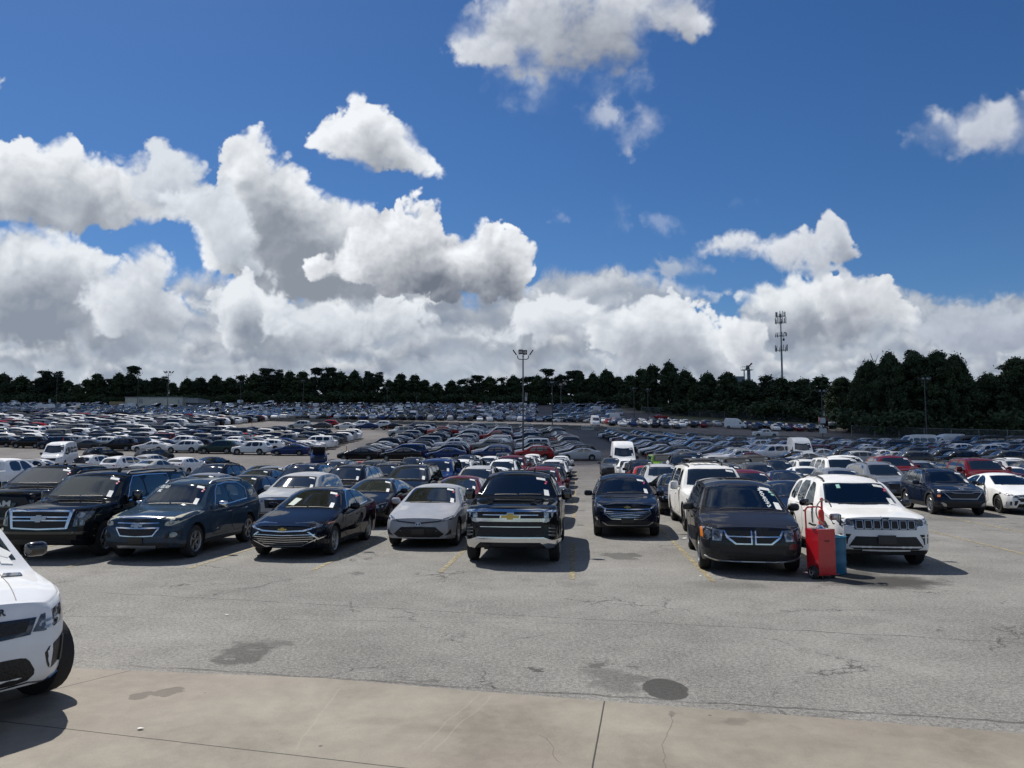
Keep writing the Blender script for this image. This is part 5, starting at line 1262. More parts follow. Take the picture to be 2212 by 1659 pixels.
def concrete_mat():
    m = bpy.data.materials.new('stained_concrete'); m.use_nodes = True
    nt, n, put, mth, noise_, mr, mix = nodes_of(m); b = nt.nodes['Principled BSDF']
    ge = n('ShaderNodeNewGeometry').outputs['Position']; sp = n('ShaderNodeSeparateXYZ'); put(sp, 0, ge); X, Y = sp.outputs[0], sp.outputs[1]
    a = noise_(ge, .8, 6, .62, .4); c = noise_(ge, 5.5, 6, .6); g = noise_(ge, 70, 3, .6); d = noise_(ge, .3, 4, .5)
    col = mix(mr(a, .34, .66), (.185, .165, .132, 1), (.320, .290, .235, 1))
    col = mix(mr(d, .45, .62, 0, .6), col, (.225, .188, .155, 1))
    col = mix(mr(c, .42, .7, 0, .30), col, (.36, .32, .25, 1))
    col = mix(mr(g, .35, .65, 0, .16), col, (.08, .075, .065, 1))
    w1 = mr(noise_(ge, 3.2, 4, .6), .25, .75, -.09, .09)
    wx = mth('ADD', X, w1); wy = mth('ADD', Y, mr(noise_(ge, 4.1, 4, .6), .25, .75, -.05, .05))
    def S(px, py, rx, st, ed, ry=None):
        x, y = at(px, py); return (x, y, rx * y / FX, (ry if ry else rx * .26) * y * y / (HC * FX), st, ed)
    spots = [S(306, 1504, 26, .62, .08, 9), S(363, 1496, 30, .62, .08, 9), S(1460, 1545, 10, .5, .3, 5), S(1590, 1561, 26, .3, .2, 7), S(920, 1575, 60, .18, .5, 10), S(1700, 1600, 120, .14, .5, 14), S(800, 1560, 40, .14, .4, 8)]
    col = mix(stain_field(n, put, mth, mr, wx, wy, spots), col, (.070, .058, .047, 1))
    vo = n('ShaderNodeTexVoronoi'); put(vo, 'Vector', ge); vo.inputs['Scale'].default_value = 3.4; vo.inputs['Randomness'].default_value = 1
    dots = mth('MULTIPLY', mr(vo.outputs['Distance'], .075, .05, 0, 1), mr(noise_(ge, 1.7, 2, .5), .55, .60, 0, .75)); col = mix(dots, col, (.045, .04, .034, 1))
    # pale scratches and sawn joints
    def line(x0, y0, x1, y1, wd, wob=.02):
        dx, dy = x1 - x0, y1 - y0; l = math.hypot(dx, dy); nx, ny = -dy / l, dx / l
        wig = mr(noise_(ge, 1.3, 3, .6), .3, .7, -wob, wob)
        dd = mth('ABSOLUTE', mth('ADD', mth('ADD', mth('MULTIPLY', X, nx), mth('MULTIPLY', Y, ny)), mth('SUBTRACT', wig, nx * x0 + ny * y0)))
        al = mth('ADD', mth('MULTIPLY', X, dx / l), mth('MULTIPLY', Y, dy / l)); a0 = (x0 * dx + y0 * dy) / l
        return mth('MULTIPLY', mr(dd, wd, wd * .5, 0, 1), mth('MULTIPLY', mr(al, a0 - .02, a0, 0, 1), mr(al, a0 + l + .02, a0 + l, 0, 1)))
    for (p, q) in (((1035, 1500), (905, 1618)), ((1060, 1506), (935, 1625)), ((730, 1490), (640, 1620))):
        x0, y0 = at(*p); x1, y1 = at(*q); col = mix(mth('MULTIPLY', line(x0, y0, x1, y1, .012, .03), .22), col, (.38, .35, .30, 1))
    for (p, q) in (((1450, 1545), (1430, 1659)), ((1170, 1590), (1215, 1650))):
        x0, y0 = at(*p); x1, y1 = at(*q); col = mix(mth('MULTIPLY', line(x0, y0, x1, y1, .006, .05), .5), col, (.07, .065, .06, 1))
    J = None
    for (p, q) in (((-900, 1455), (2500, 1850)), ((1309, 1500), (1262, 1760)), ((345, 1434), (-400, 1620))):
        x0, y0 = at(*p); x1, y1 = at(*q); v = line(x0, y0, x1, y1, .009, .002); J = v if J is None else mth('MAXIMUM', J, v)
    col = mix(mth('MULTIPLY', J, .92), col, (.022, .020, .018, 1))
    put(b, 'Base Color', col); b.inputs['Roughness'].default_value = .72; b.inputs['Specular IOR Level'].default_value = .3
    bp = n('ShaderNodeBump'); bp.inputs['Strength'].default_value = .3; bp.inputs['Distance'].default_value = .01
    put(bp, 'Height', mth('SUBTRACT', mth('ADD', g, c), mth('MULTIPLY', J, 3))); put(b, 'Normal', bp.outputs[0])
    return m
def grass_mat():
    m = bpy.data.materials.new('rough_grass'); m.use_nodes = True
    nt, n, put, mth, noise_, mr, mix = nodes_of(m); b = nt.nodes['Principled BSDF']
    ge = n('ShaderNodeNewGeometry').outputs['Position']
    col = mix(mr(noise_(ge, .5, 6, .7), .35, .65), (.045, .062, .020, 1), (.11, .115, .045, 1)); col = mix(mr(noise_(ge, .12, 3, .5), .5, .7, 0, .7), col, (.09, .07, .04, 1))
    put(b, 'Base Color', col); b.inputs['Roughness'].default_value = .95
    return m

# ---------------------------------------------------------------- ground sheets
def edge_lot(X):                                  # how far back the paved lot reaches at each X
    return np.interp(X, [-400, -60, 52, 58, 75, 95, 110, 112, 135, 400], [404, 404, 404, 270, 246, 232, 224, 196, 182, 170])
def grid_sheet(name, xs, ys, dz, m, keep=None, kind='structure'):
    Xg, Yg = np.meshgrid(xs, ys); Z = ground_z(Xg, Yg) + dz
    V = np.stack([Xg.ravel(), Yg.ravel(), Z.ravel()], 1); nx = len(xs)
    F = []
    for j in range(len(ys) - 1):
        for i in range(nx - 1):
            if keep and not keep((xs[i] + xs[i + 1]) / 2, (ys[j] + ys[j + 1]) / 2): continue
            a = j * nx + i; F.append((a, a + 1, a + nx + 1, a + nx))
    me = mesh_from(name, V.tolist(), F, [m]); o = link(name, me); o['kind'] = kind; return o
xs = np.array([-6000, -2500, -1200, -700] + list(np.arange(-400, 401, 8.0)) + [700, 1200, 2500, 6000]); ys = np.array([-300, -60] + list(np.arange(0, 520, 5.0)) + [560, 640, 800, 1200, 2500, 9000])
grid_sheet('ground', xs, ys, -.06, grass_mat())
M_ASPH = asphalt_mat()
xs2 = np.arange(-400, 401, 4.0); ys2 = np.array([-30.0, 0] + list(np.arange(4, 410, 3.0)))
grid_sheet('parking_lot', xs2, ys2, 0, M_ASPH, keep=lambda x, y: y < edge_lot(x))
# concrete apron, a slab 6 mm proud at most
ap = [(-30, 13.4), (-9, 9.35)] + [at(170, 1445), at(700, 1466), at(1000, 1492), at(1308, 1516), at(1700, 1546), at(2212, 1586)] + [(9.5, 5.6), (30, 1.2), (30, -20), (-30, -20)]
bm = bmesh.new(); f = bm.faces.new([bm.verts.new((x, y, .007)) for x, y in ap]); 
if f.normal.z < 0: f.normal_flip()
r = bmesh.ops.extrude_face_region(bm, geom=[f]); bmesh.ops.translate(bm, vec=(0, 0, -.03), verts=[v for v in r['geom'] if isinstance(v, bmesh.types.BMVert)])
bmesh.ops.recalc_face_normals(bm, faces=bm.faces)
o = link('concrete_apron', bm_mesh('concrete_apron', bm, [concrete_mat()])); o['kind'] = 'structure'

# painted stall lines: thin sheets
PHI = R(4.8)
def st2xy(s, t, phi=PHI): return (s * math.cos(phi) + t * math.sin(phi), -s * math.sin(phi) + t * math.cos(phi))
def paint_mat(name, c, wear):
    m = bpy.data.materials.new(name); m.use_nodes = True
    nt, n, put, mth, noise_, mr, mix = nodes_of(m); b = nt.nodes['Principled BSDF']; ge = n('ShaderNodeNewGeometry').outputs['Position']
    w = mth('MULTIPLY', mr(noise_(ge, 7, 6, .75), wear, wear + .16), mr(noise_(ge, 20, 4, .7), .36, .52, .35, 1))
    put(b, 'Base Color', mix(mr(noise_(ge, 2, 3, .5), .3, .7), c, (c[0] * .7, c[1] * .7, c[2] * .65, 1))); b.inputs['Roughness'].default_value = .8
    tr = n('ShaderNodeBsdfTransparent'); mx = n('ShaderNodeMixShader'); put(mx, 0, w); nt.links.new(tr.outputs[0], mx.inputs[1]); nt.links.new(b.outputs[0], mx.inputs[2])
    nt.links.new(mx.outputs[0], nt.nodes['Material Output'].inputs[0]); return m
def lines_obj(name, segs, w, m, dz=.008):
    bm = bmesh.new()
    for (x0, y0, x1, y1) in segs:
        l = math.hypot(x1 - x0, y1 - y0); nx, ny = -(y1 - y0) / l * w / 2, (x1 - x0) / l * w / 2; k = max(1, int(l / 3))
        for i in range(k):
            q = []
            for t, s in ((i / k, 1), (i / k, -1), ((i + 1) / k, -1), ((i + 1) / k, 1)):
                x = x0 + (x1 - x0) * t + nx * s; y = y0 + (y1 - y0) * t + ny * s; q.append(bm.verts.new((x, y, gz(x, y) + dz)))
            f = bm.faces.new(q); f.normal_update()
            if f.normal.z < 0: f.normal_flip()
    o = link(name, bm_mesh(name, bm, [m])); o['kind'] = 'structure'; return o
segs = []
for i in range(-7, 8):
    s = -.11 + 2.6 * i
    t0 = 14.7 if i <= 1 else (15.6 if i == 2 else 16.5)
    x0, y0 = st2xy(s, t0 + (0 if i in (0, 1) else .6)); x1, y1 = st2xy(s, t0 + 12 if i >= 1 else t0 + 5.4); segs.append((x0, y0, x1, y1))
for r_ in range(2, 9):
    for i in range(-2, 3):
        s = -.11 + 2.6 * i; x0, y0 = st2xy(s, 14.7 + r_ * 6); x1, y1 = st2xy(s, 14.7 + r_ * 6 + 4.6); segs.append((x0, y0, x1, y1))
lines_obj('stall_lines', segs, .11, paint_mat('worn_yellow_paint', (.42, .35, .20, 1), .385))
segs = []
for px in range(960, 1360, 26):                   # white ticks beyond the concrete blocks
    Y = 205; x = (px - CX) / FX * Y; segs.append((x, Y - 1, x + 2.6, Y + 6))
for k in range(12):
    x = 44 + k * 3.6; segs.append((x + 6, 196, x, 212))
lines_obj('white_stall_lines', segs, .15, paint_mat('worn_white_paint', (.5, .5, .48, 1), .36), .02)
lines_obj('red_lines', [(-62, 84, -40, 80), (-30, 84, -12, 82), (-75, 92, -60, 90), (-34, 70, -20, 69)], .18, paint_mat('worn_red_paint', (.22, .03, .035, 1), .42), .02)

# ---------------------------------------------------------------- trees
def leaf_mat(name, c0, c1):
    m = bpy.data.materials.new(name); m.use_nodes = True
    nt, n, put, mth, noise_, mr, mix = nodes_of(m); b = nt.nodes['Principled BSDF']
    oi = n('ShaderNodeObjectInfo'); tc = n('ShaderNodeTexCoord')
    f = mth('ADD', mr(noise_(tc.outputs['Object'], .5, 3, .6), .3, .7, 0, .7), mth('MULTIPLY', oi.outputs['Random'], .35))
    put(b, 'Base Color', mix(f, c0, c1)); b.inputs['Roughness'].default_value = .7; b.inputs['Specular IOR Level'].default_value = .25
    return m
M_LEAF = leaf_mat('broad_leaves', (.022, .042, .020, 1), (.062, .088, .036, 1)); M_PINE = leaf_mat('pine_needles', (.020, .036, .022, 1), (.048, .068, .034, 1))
M_BARK = mat('bark', (.055, .045, .036), .9, vary=(4, .6, 1.3))
def tree_proto(kind, h, seed, leaf, nleaf):
    rs = np.random.RandomState(seed)
    lobes = []
    if kind == 'pine':
        z0 = h * .26
        for i in range(34):
            t = rs.rand(); z = z0 + (h * .98 - z0) * t; w = h * .15 * (1 - .5 * t) * (.3 + .9 * rs.rand()); a = rs.rand() * 6.28
            lobes.append((math.cos(a) * w, math.sin(a) * w, z, h * (.055 + .04 * rs.rand()), h * .045))
    elif kind == 'bush':
        for i in range(12):
            a = rs.rand() * 6.28; w = h * .75 * rs.rand(); lobes.append((math.cos(a) * w, math.sin(a) * w, h * (.2 + .5 * rs.rand()), h * .38, h * .28))
    else:
        for i in range(150):
            t = rs.rand() ** .8; z = h * (.05 + .87 * t); w = h * .27 * math.sin(math.pi * min(1, .18 + .80 * t)) ** .7 * math.sqrt(rs.rand()) * 1.05; a = rs.rand() * 6.28
            lobes.append((math.cos(a) * w, math.sin(a) * w, z, h * (.03 + .05 * rs.rand()), h * (.028 + .04 * rs.rand())))
        lobes.append((0, 0, h * .92, h * .07, h * .075))
    L_ = np.array(lobes); wgt = L_[:, 3] ** 2; idx = rs.choice(len(L_), nleaf, p=wgt / wgt.sum())
    d = rs.normal(size=(nleaf, 3)); d /= np.linalg.norm(d, axis=1)[:, None]; rr = rs.rand(nleaf) ** .4 * np.where(rs.rand(nleaf) < .12, 1.55, 1.05)
    P = L_[idx, :3] + d * rr[:, None] * L_[idx][:, [3, 3, 4]]
    n1 = d + rs.normal(size=(nleaf, 3)) * .7; n1 /= np.linalg.norm(n1, axis=1)[:, None]
    t1 = np.cross(n1, rs.normal(size=(nleaf, 3))); t1 /= np.linalg.norm(t1, axis=1)[:, None] + 1e-9; t2 = np.cross(n1, t1)
    s = leaf * (.55 + .9 * rs.rand(nleaf))[:, None]
    V = np.empty((nleaf * 4, 3)); V[0::4] = P - t1 * s; V[1::4] = P - t2 * s * .6; V[2::4] = P + t1 * s; V[3::4] = P + t2 * s * .6
    me = bpy.data.meshes.new('crown'); me.vertices.add(len(V)); me.vertices.foreach_set('co', V.ravel())
    me.loops.add(nleaf * 4); me.loops.foreach_set('vertex_index', np.arange(nleaf * 4)); me.polygons.add(nleaf)
    me.polygons.foreach_set('loop_start', np.arange(0, nleaf * 4, 4)); me.update(); me.validate()
    me.materials.append(M_PINE if kind == 'pine' else M_LEAF)
    bm = bmesh.new(); tr = h * .018
    top = h * (.93 if kind == 'pine' else .7)
    tube(bm, [(0, 0, -.5), (0, 0, h * .03), (tr * .6, 0, h * .3), (-tr * .4, tr, h * .6), (0, 0, top)], tr * 1.25, 7, r2=tr * .25)
    for i in range(0, len(lobes), 2 if kind == 'pine' else 3):
        l = lobes[i]; z0 = max(h * .15, l[2] - h * .12)
        if z0 < top: tube(bm, [(0, 0, z0), (l[0] * .55, l[1] * .55, (z0 + l[2]) / 2 + h * .01), (l[0], l[1], l[2])], tr * .3, 4, r2=tr * .08)
    return (me, bm_mesh('trunk', bm, [M_BARK], True, None))
TP = {}
for i in range(4): TP['broad', i] = tree_proto('broad', 10.0, 10 + i, .20, 9500)
for i in range(3): TP['pine', i] = tree_proto('pine', 10.0, 30 + i, .19, 4200)
for i in range(2): TP['bush', i] = tree_proto('bush', 4.0, 50 + i, .26, 1800)
for i in range(3): TP['near', i] = tree_proto('broad', 10.0, 70 + i, .115, 30000)
rt = random.Random(11)
def put_tree(name, kind, x, y, h, label, cat, group, wide=1.0):
    me, tk = TP[kind, rt.randrange(len([k for k in TP if k[0] == kind]))]
    s = h / (4.0 if kind == 'bush' else 10.0)
    e = empty(name, (x, y, gz(x, y) - .2), rt.uniform(0, 6.28)); e.scale = (s * wide, s * wide, s)
    tag(e, label, cat, group)
    link('crown', me, e); link('trunk', tk, e)
    return e
TOPS = [(-160, 805), (0, 800), (40, 812), (60, 818), (85, 800), (105, 796), (130, 800), (155, 834), (175, 815), (205, 808), (230, 815), (262, 793), (285, 795), (303, 818), (340, 812), (380, 822), (420, 810), (445, 808), (490, 815), (515, 802), (560, 800), (640, 800), (700, 797), (770, 796), (822, 802), (832, 830), (850, 806), (890, 808), (925, 828), (960, 815), (1000, 812), (1040, 805), (1075, 815), (1110, 806), (1150, 812), (1175, 800), (1195, 791), (1215, 800), (1240, 796), (1285, 804), (1305, 788), (1325, 803), (1360, 812), (1400, 788), (1440, 780), (1470, 788), (1495, 806), (1508, 832), (1530, 795), (1556, 818), (1585, 794), (1604, 818), (1640, 797), (1668, 815), (1690, 808), (1730, 806), (1745, 826), (1752, 838), (1774, 803), (1792, 838), (1810, 818), (1835, 806), (1852, 812), (1872, 780), (1895, 776), (1925, 758), (1950, 748), (1990, 756), (2030, 752), (2075, 764), (2110, 784), (2128, 806), (2145, 790), (2165, 768), (2200, 772), (2330, 760), (2500, 765)]
def line_Y(px): return float(np.interp(px, [-200, 1340, 1400, 1500, 1750, 1830, 1900, 2500], [410, 410, 330, 300, 262, 222, 192, 176]))
n_tree = 0
for layer in range(3):
    px = -150.0 + layer * 9
    while px < 2480:
        Y = line_Y(px) + layer * 11 + rt.uniform(-3, 3); x = (px - CX) / FX * Y
        ty = float(np.interp(px, [a for a, b in TOPS], [b for a, b in TOPS])) + (rt.uniform(-4, 7) if layer == 0 else rt.uniform(2, 22))
        ztop = HC + (HZ - ty) / FX * Y; h = max(7, ztop - gz(x, Y) + .2)
        near = Y < 245 and layer == 0
        pine = not near and rt.random() < (.5 if 440 < px < 1350 else .2)
        if near: grp, lab = 'large leafy trees behind the right fence', 'tall dense leafy tree standing right behind the fence on the right'
        elif px > 1385: grp, lab = 'trees behind the grass bank', 'dark tree standing between the grass bank and the phone mast'
        elif pine: grp, lab = 'pines in the far treeline', 'slender dark pine tree in the treeline beyond the far lot'
        else: grp, lab = 'leafy trees in the far treeline', 'dark leafy tree in the treeline beyond the far lot'
        if layer: grp += ', back rows'; lab = lab.replace('tall dense', 'half hidden').replace('dark', 'half hidden')
        CNT[grp] = CNT.get(grp, 0) + 1; lab += ', %s from the left' % nth(CNT[grp])
        put_tree('pine_tree' if pine else 'leafy_tree', 'near' if near else ('pine' if pine else 'broad'), x, Y, h, lab, 'tree', grp, wide=rt.uniform(.85, 1.15) * (1.25 if pine else 1.0) * min(1.25, max(.8, 19 / h)))
        n_tree += 1
        px += (FX / Y) * rt.uniform(4.6, 8.0) * (1.0 if layer == 0 else 1.35)
px = -140.0
while px < 2480:
    Y = line_Y(px) - 4 + rt.uniform(-1, 1); x = (px - CX) / FX * Y
    put_tree('bush', 'bush', x, Y, rt.uniform(4.5, 8.0), 'dark green bush at the foot of the treeline, %s from the left' % nth(CNT.setdefault('b', 0) + 1), 'bush', 'bushes along the foot of the trees', 1.2)
    CNT['b'] += 1; px += (FX / Y) * rt.uniform(4.5, 7.5); n_tree += 1
# two bare dead stems by the big trees on the right
for k, (px, ty) in enumerate(((1892, 762), (1921, 766))):
    Y = 206; x = (px - CX) / FX * Y; z1 = HC + (HZ - ty) / FX * Y; z0 = gz(x, Y); e = empty('dead_tree', (x, Y, z0))
    tag(e, ['bare forked dead trunk standing above the leafy crowns', 'bare leaning dead trunk with two thin twigs above the crowns'][k], 'tree', 'dead trees')
    h = z1 - z0; bm = bmesh.new(); tube(bm, [(0, 0, 0), (.1, 0, h * .6), (.3 if k else -.2, 0, h * .9), (.9 if k else -.9, 0, h)], .22, 6, r2=.05); link('trunk', bm_mesh('trunk', bm, [M_BARK], True), e)
    bm = bmesh.new(); tube(bm, [(.1, 0, h * .84), (.8 if not k else -.2, 0, h * .93), (1.3 if not k else -.5, 0, h * .99)], .09, 5, r2=.03); link('branch', bm_mesh('branch', bm, [M_BARK], True), e)

# added cloud high out of frame, shaped to shade the far lots and trees
HCL = 900.0
def shade_cloud(circles, name):
    bm = bmesh.new(); rc_ = random.Random(2)
    for (gx, gy, r) in circles:
        m_ = Matrix.Translation((gx - .46 * HCL, gy + .62 * HCL, HCL + rc_.uniform(-4, 4))) @ Matrix.Diagonal((r, r, r * .32, 1))
        q = bmesh.ops.create_icosphere(bm, subdivisions=3, radius=1.0, matrix=Matrix.Identity(4)); 
        for v in q['verts']:
            v.co *= 1 + .22 * noise.noise(v.co * 2.2 + Vector((gx, gy, 0)) * .05); v.co = m_ @ v.co
    m = bpy.data.materials.new('cloud_white'); m.use_nodes = True; nt = m.node_tree; b = nt.nodes['Principled BSDF']; b.inputs['Base Color'].default_value = (.8, .8, .82, 1); b.inputs['Roughness'].default_value = 1; b.inputs['Specular IOR Level'].default_value = 0
    tr = nt.nodes.new('ShaderNodeBsdfTransparent'); mx = nt.nodes.new('ShaderNodeMixShader'); mx.inputs[0].default_value = .62; nt.links.new(tr.outputs[0], mx.inputs[1]); nt.links.new(b.outputs[0], mx.inputs[2]); nt.links.new(mx.outputs[0], nt.nodes['Material Output'].inputs[0])
    o = link(name, bm_mesh(name, bm, [m], True, None)); o['kind'] = 'structure'; return o
CC = [(16, 118, 36), (12, 165, 36), (62, 112, 38), (64, 170, 42), (115, 108, 44), (125, 170, 50), (180, 120, 56), (200, 190, 60), (40, 140, 40), (95, 140, 40)]
CC += [(x, 262 + (abs(x) * .02), 46) for x in range(-300, 330, 52)] + [(x, 335, 56) for x in range(-360, 400, 60)] + [(x, 420, 66) for x in range(-420, 460, 70)] + [(x, 520, 80) for x in range(-460, 500, 90)]
shade_cloud(CC, 'cloud')
# ---------------------------------------------------------------- lamps, barriers, buildings, the red caddy
M_POLE = mat('weathered_steel', (.10, .10, .10), .6, metal=.3, vary=(3, .75, 1.2))
M_LAMPB = mat('lamp_housing', (.05, .05, .05), .5)
M_LENS = mat('lamp_lens', (.42, .44, .44), .25, coat=.5)
M_CONC = mat('barrier_concrete', (.17, .165, .145), .85, vary=(1.4, .6, 1.25), bump=(14, .4))
M_WPAINT = mat('flaking_white_paint', (.46, .46, .42), .8, vary=(5, .45, 1.25), bump=(22, .4))
M_GREYB = mat('grey_box', (.35, .36, .37), .5)
def light_pole(px, Y, top_px, label, group, heads=4, gear=True, r=.12, lean=0.0):
    x = (px - CX) / FX * Y; z0 = gz(x, Y); zt = HC + (HZ - top_px) / FX * Y; h = zt - z0 - 1.25
    e = empty('light_pole', (x, Y, z0)); e.rotation_euler = (0, lean, 0); tag(e, label, 'lamp post', group)
    bm = bmesh.new(); tube(bm, [(0, 0, -.3), (0, 0, h * .5), (0, 0, h)], r, 8, r2=r * .62); link('post', bm_mesh('post', bm, [M_POLE], True), e)
    bm = bmesh.new(); lathe(bm, [(-.3, .38), (.55, .36), (.60, .30), (.60, .02)], 14, 'Z'); link('footing', bm_mesh('footing', bm, [M_CONC], True), e)
    specs = [(-1, 0), (1, 0), (-.28, -.25), (.22, .2)][:heads] if heads <= 4 else [(-1.1, 0), (1.1, 0), (-.45, -.3), (.45, -.3)]
    bm = bmesh.new()
    for sx in (-1, 1): tube(bm, [(0, 0, h - .03), (sx * .42, 0, h - .03), (sx * .58, 0, h + .05), (sx * .64, 0, h + .22), (sx * .64, 0, h + .42)], .05, 6)
    for sx in (-.06, .10): tube(bm, [(0, 0, h), (sx, .0, h + .5)], .045, 6)
    link('bracket', bm_mesh('bracket', bm, [M_POLE], True), e)
    for i, (sx, sy) in enumerate(specs):
        bm = bmesh.new(); 
        if abs(sx) > .6:
            box(bm, (0, 0, 0), (.12, .5, .72), bev=.03); bm2 = bm_mesh('lamp_head', bm, [M_LAMPB, M_LENS]); o = link('lamp_head', bm2, e); o.location = (sx * .98, 0, h + .78); o.rotation_euler = (0, sx * .60, 0)
        else:
            box(bm, (0, 0, 0), (.52, .16, .56), bev=.03); box(bm, (0, -.085, .02), (.40, .02, .30), mi=1); bm2 = bm_mesh('lamp_head', bm, [M_LAMPB, M_LENS]); o = link('lamp_head', bm2, e); o.location = (sx, sy, h + .82); o.rotation_euler = (.35, 0, -.15)
    if gear:
        bm = bmesh.new(); box(bm, (.34, -.1, h * .60), (.26, .2, .46), bev=.02); link('antenna_box', bm_mesh('antenna_box', bm, [M_GREYB]), e)
        for dx in (.30, .46):
            bm = bmesh.new(); tube(bm, [(dx, -.1, h * .60 + .26), (dx, -.1, h * .60 + .75)], .035, 6); link('antenna', bm_mesh('antenna', bm, [M_GREYB], True), e)
        bm = bmesh.new(); box(bm, (.36, -.1, h * .48), (.34, .06, .26), rot=Matrix.Rotation(.4, 3, 'Y')); link('floodlight', bm_mesh('floodlight', bm, [M_GREYB]), e)
    return e
light_pole(1130, 90, 752, 'tall light pole with four floodlights standing among the side-on cars', None)
light_pole(361, 202, 800, 'light pole with four lamp heads rising before the pale metal building', None, heads=5)
e_ = light_pole(1776, 158, 840, 'light pole carrying two white sign plates beside the red container', None, heads=5)
for zz, sw, sh in ((6.9 - 2.2, 1.1, 1.1), (2.6, 1.5, 1.0)):
    bm = bmesh.new(); box(bm, (.0, -.22, zz), (sw, .04, sh)); link('sign_plate', bm_mesh('sign_plate', bm, [mat('white_sign', (.5, .52, .54), .5)]), e_)
light_pole(2000, 150, 813, 'light pole with four lamp heads before the large trees on the right', None, heads=5, gear=False)
for i, (px, Y, tp, w) in enumerate(((120, 300, 806, 'behind the white chassis cabs on the left'), (296, 330, 808, 'over the left end of the metal building'), (518, 330, 822, 'with dark stem right of the metal building'),
                                    (654, 305, 820, 'rising from the far cars left of the white pickup'), (836, 300, 836, 'above the far cars behind the parked off-roader'), (899, 310, 850, 'shortest and plainest in the far lot'),
                                    (1193, 180, 822, 'standing by the painted concrete blocks'), (1212, 222, 828, 'just behind the one by the painted blocks'), (1370, 250, 836, 'at the end of the far centre lot'), (1400, 262, 838, 'beside the corner of the grass bank'))):
    light_pole(px, Y, tp, 'thin light pole ' + w, 'distant light poles', gear=False, heads=2 if i == 5 else 4)

# concrete road blocks in a line
bar_pts = [(-92, 214), (-67, 205), (-20, 190), (23, 175), (50, 170), (80, 168), (118, 166)]
def along(pts, step):
    out = []; acc = 0
    for (x0, y0), (x1, y1) in zip(pts[:-1], pts[1:]):
        l = math.hypot(x1 - x0, y1 - y0); t = acc
        while t < l: out.append((x0 + (x1 - x0) * t / l, y0 + (y1 - y0) * t / l, math.atan2(y1 - y0, x1 - x0))); t += step
        acc = t - l
    return out
def block_mesh(painted):
    bm = bmesh.new(); p = [(-.30, 0), (.30, 0), (.30, .08), (.15, .30), (.10, .86), (-.10, .86), (-.15, .30), (-.30, .08)]
    a = [bm.verts.new((-1.5, y, z)) for y, z in p]; b = [bm.verts.new((1.5, y, z)) for y, z in p]
    for i in range(8): bm.faces.new((a[i], b[i], b[(i + 1) % 8], a[(i + 1) % 8]))
    bm.faces.new(a[::-1]); bm.faces.new(b); bmesh.ops.recalc_face_normals(bm, faces=bm.faces)
    return bm_mesh('concrete_block', bm, [M_WPAINT if painted else M_CONC])
bmA, bmB = block_mesh(0), block_mesh(1)
SMUD = mat('faded_black_lettering', (.06, .06, .055), .8)
k = 0
for (x, y, a) in along(bar_pts, 3.04):
    px = CX + x / y * FX; painted = any(abs(px - c) < 13 for c in (1065, 1092, 1145, 1228, 1258, 1313))
    nk = k; k += 1
    o = link('concrete_block', bmB if painted else bmA); o.location = (x, y, gz(x, y) - .02); o.rotation_euler = (0, 0, a); o.scale = (1, 1, 1.12 if painted else 1.0)
    if painted:
        tag(o, 'white painted concrete block with faded black lettering, %s of the painted ones' % ['first from the left', 'second from the left', 'third from the left', 'fourth from the left', 'fifth from the left', 'sixth from the left', 'seventh from the left', 'eighth from the left'][sum(1 for q in bpy.data.objects if q.name.startswith('concrete_block') and 'painted' in q.get('label', ''))], 'road barrier', 'concrete blocks across the lot')
        bm = bmesh.new(); r_ = random.Random(nk)
        xx = -1.2
        while xx < 1.2:
            w = r_.uniform(.04, .16); box(bm, (xx, -.185, .42 + r_.uniform(-.05, .05)), (w, .02, r_.uniform(.10, .26)), rot=None); xx += w + r_.uniform(.03, .14)
        q = link('lettering', bm_mesh('lettering', bm, [SMUD]), o)
    else: CNT['cb'] = CNT.get('cb', 0) + 1; tag(o, 'plain grey concrete block, %s from the left in the row dividing the lot' % nth(CNT['cb']), 'road barrier', 'plain concrete blocks across the lot')

# fences
def fence(pts, h, label, step=3.0):
    e = empty('chain_link_fence', (pts[0][0], pts[0][1], gz(*pts[0]))); tag(e, label, 'fence'); bx, by, bz = e.location
    mm = MATS.get('chain_link')
    if not mm:
        mm = mat('chain_link', (.22, .23, .23), .5, metal=.5); nt = mm.node_tree; b = nt.nodes['Principled BSDF']; tr = nt.nodes.new('ShaderNodeBsdfTransparent'); mx = nt.nodes.new('ShaderNodeMixShader'); mx.inputs[0].default_value = .17
        nt.links.new(tr.outputs[0], mx.inputs[1]); nt.links.new(b.outputs[0], mx.inputs[2]); nt.links.new(mx.outputs[0], nt.nodes['Material Output'].inputs[0])
    P = along(pts, step); bm = bmesh.new(); rail = bmesh.new()
    for i, (x, y, a) in enumerate(P):
        z = gz(x, y); b2 = bmesh.new(); tube(b2, [(x - bx, y - by, z - bz), (x - bx, y - by, z - bz + h)], .045, 6); link('post', bm_mesh('post', b2, [M_GREYB], True), e)
        if i:
            x0, y0, _ = P[i - 1]; z0 = gz(x0, y0)
            bm.faces.new([bm.verts.new(v) for v in ((x0 - bx, y0 - by, z0 - bz), (x - bx, y - by, z - bz), (x - bx, y - by, z - bz + h), (x0 - bx, y0 - by, z0 - bz + h))])
            tube(rail, [(x0 - bx, y0 - by, z0 - bz + h), (x - bx, y - by, z - bz + h)], .03, 5)
    link('wire_mesh', bm_mesh('wire_mesh', bm, [mm]), e); link('top_rail', bm_mesh('top_rail', rail, [M_GREYB], True), e)
fence([((1385 - CX) / FX * 318, 318), ((1500 - CX) / FX * 292, 292), ((1760 - CX) / FX * 254, 254)], 2.6, 'long chain-link fence along the top of the grass bank', 5.5)
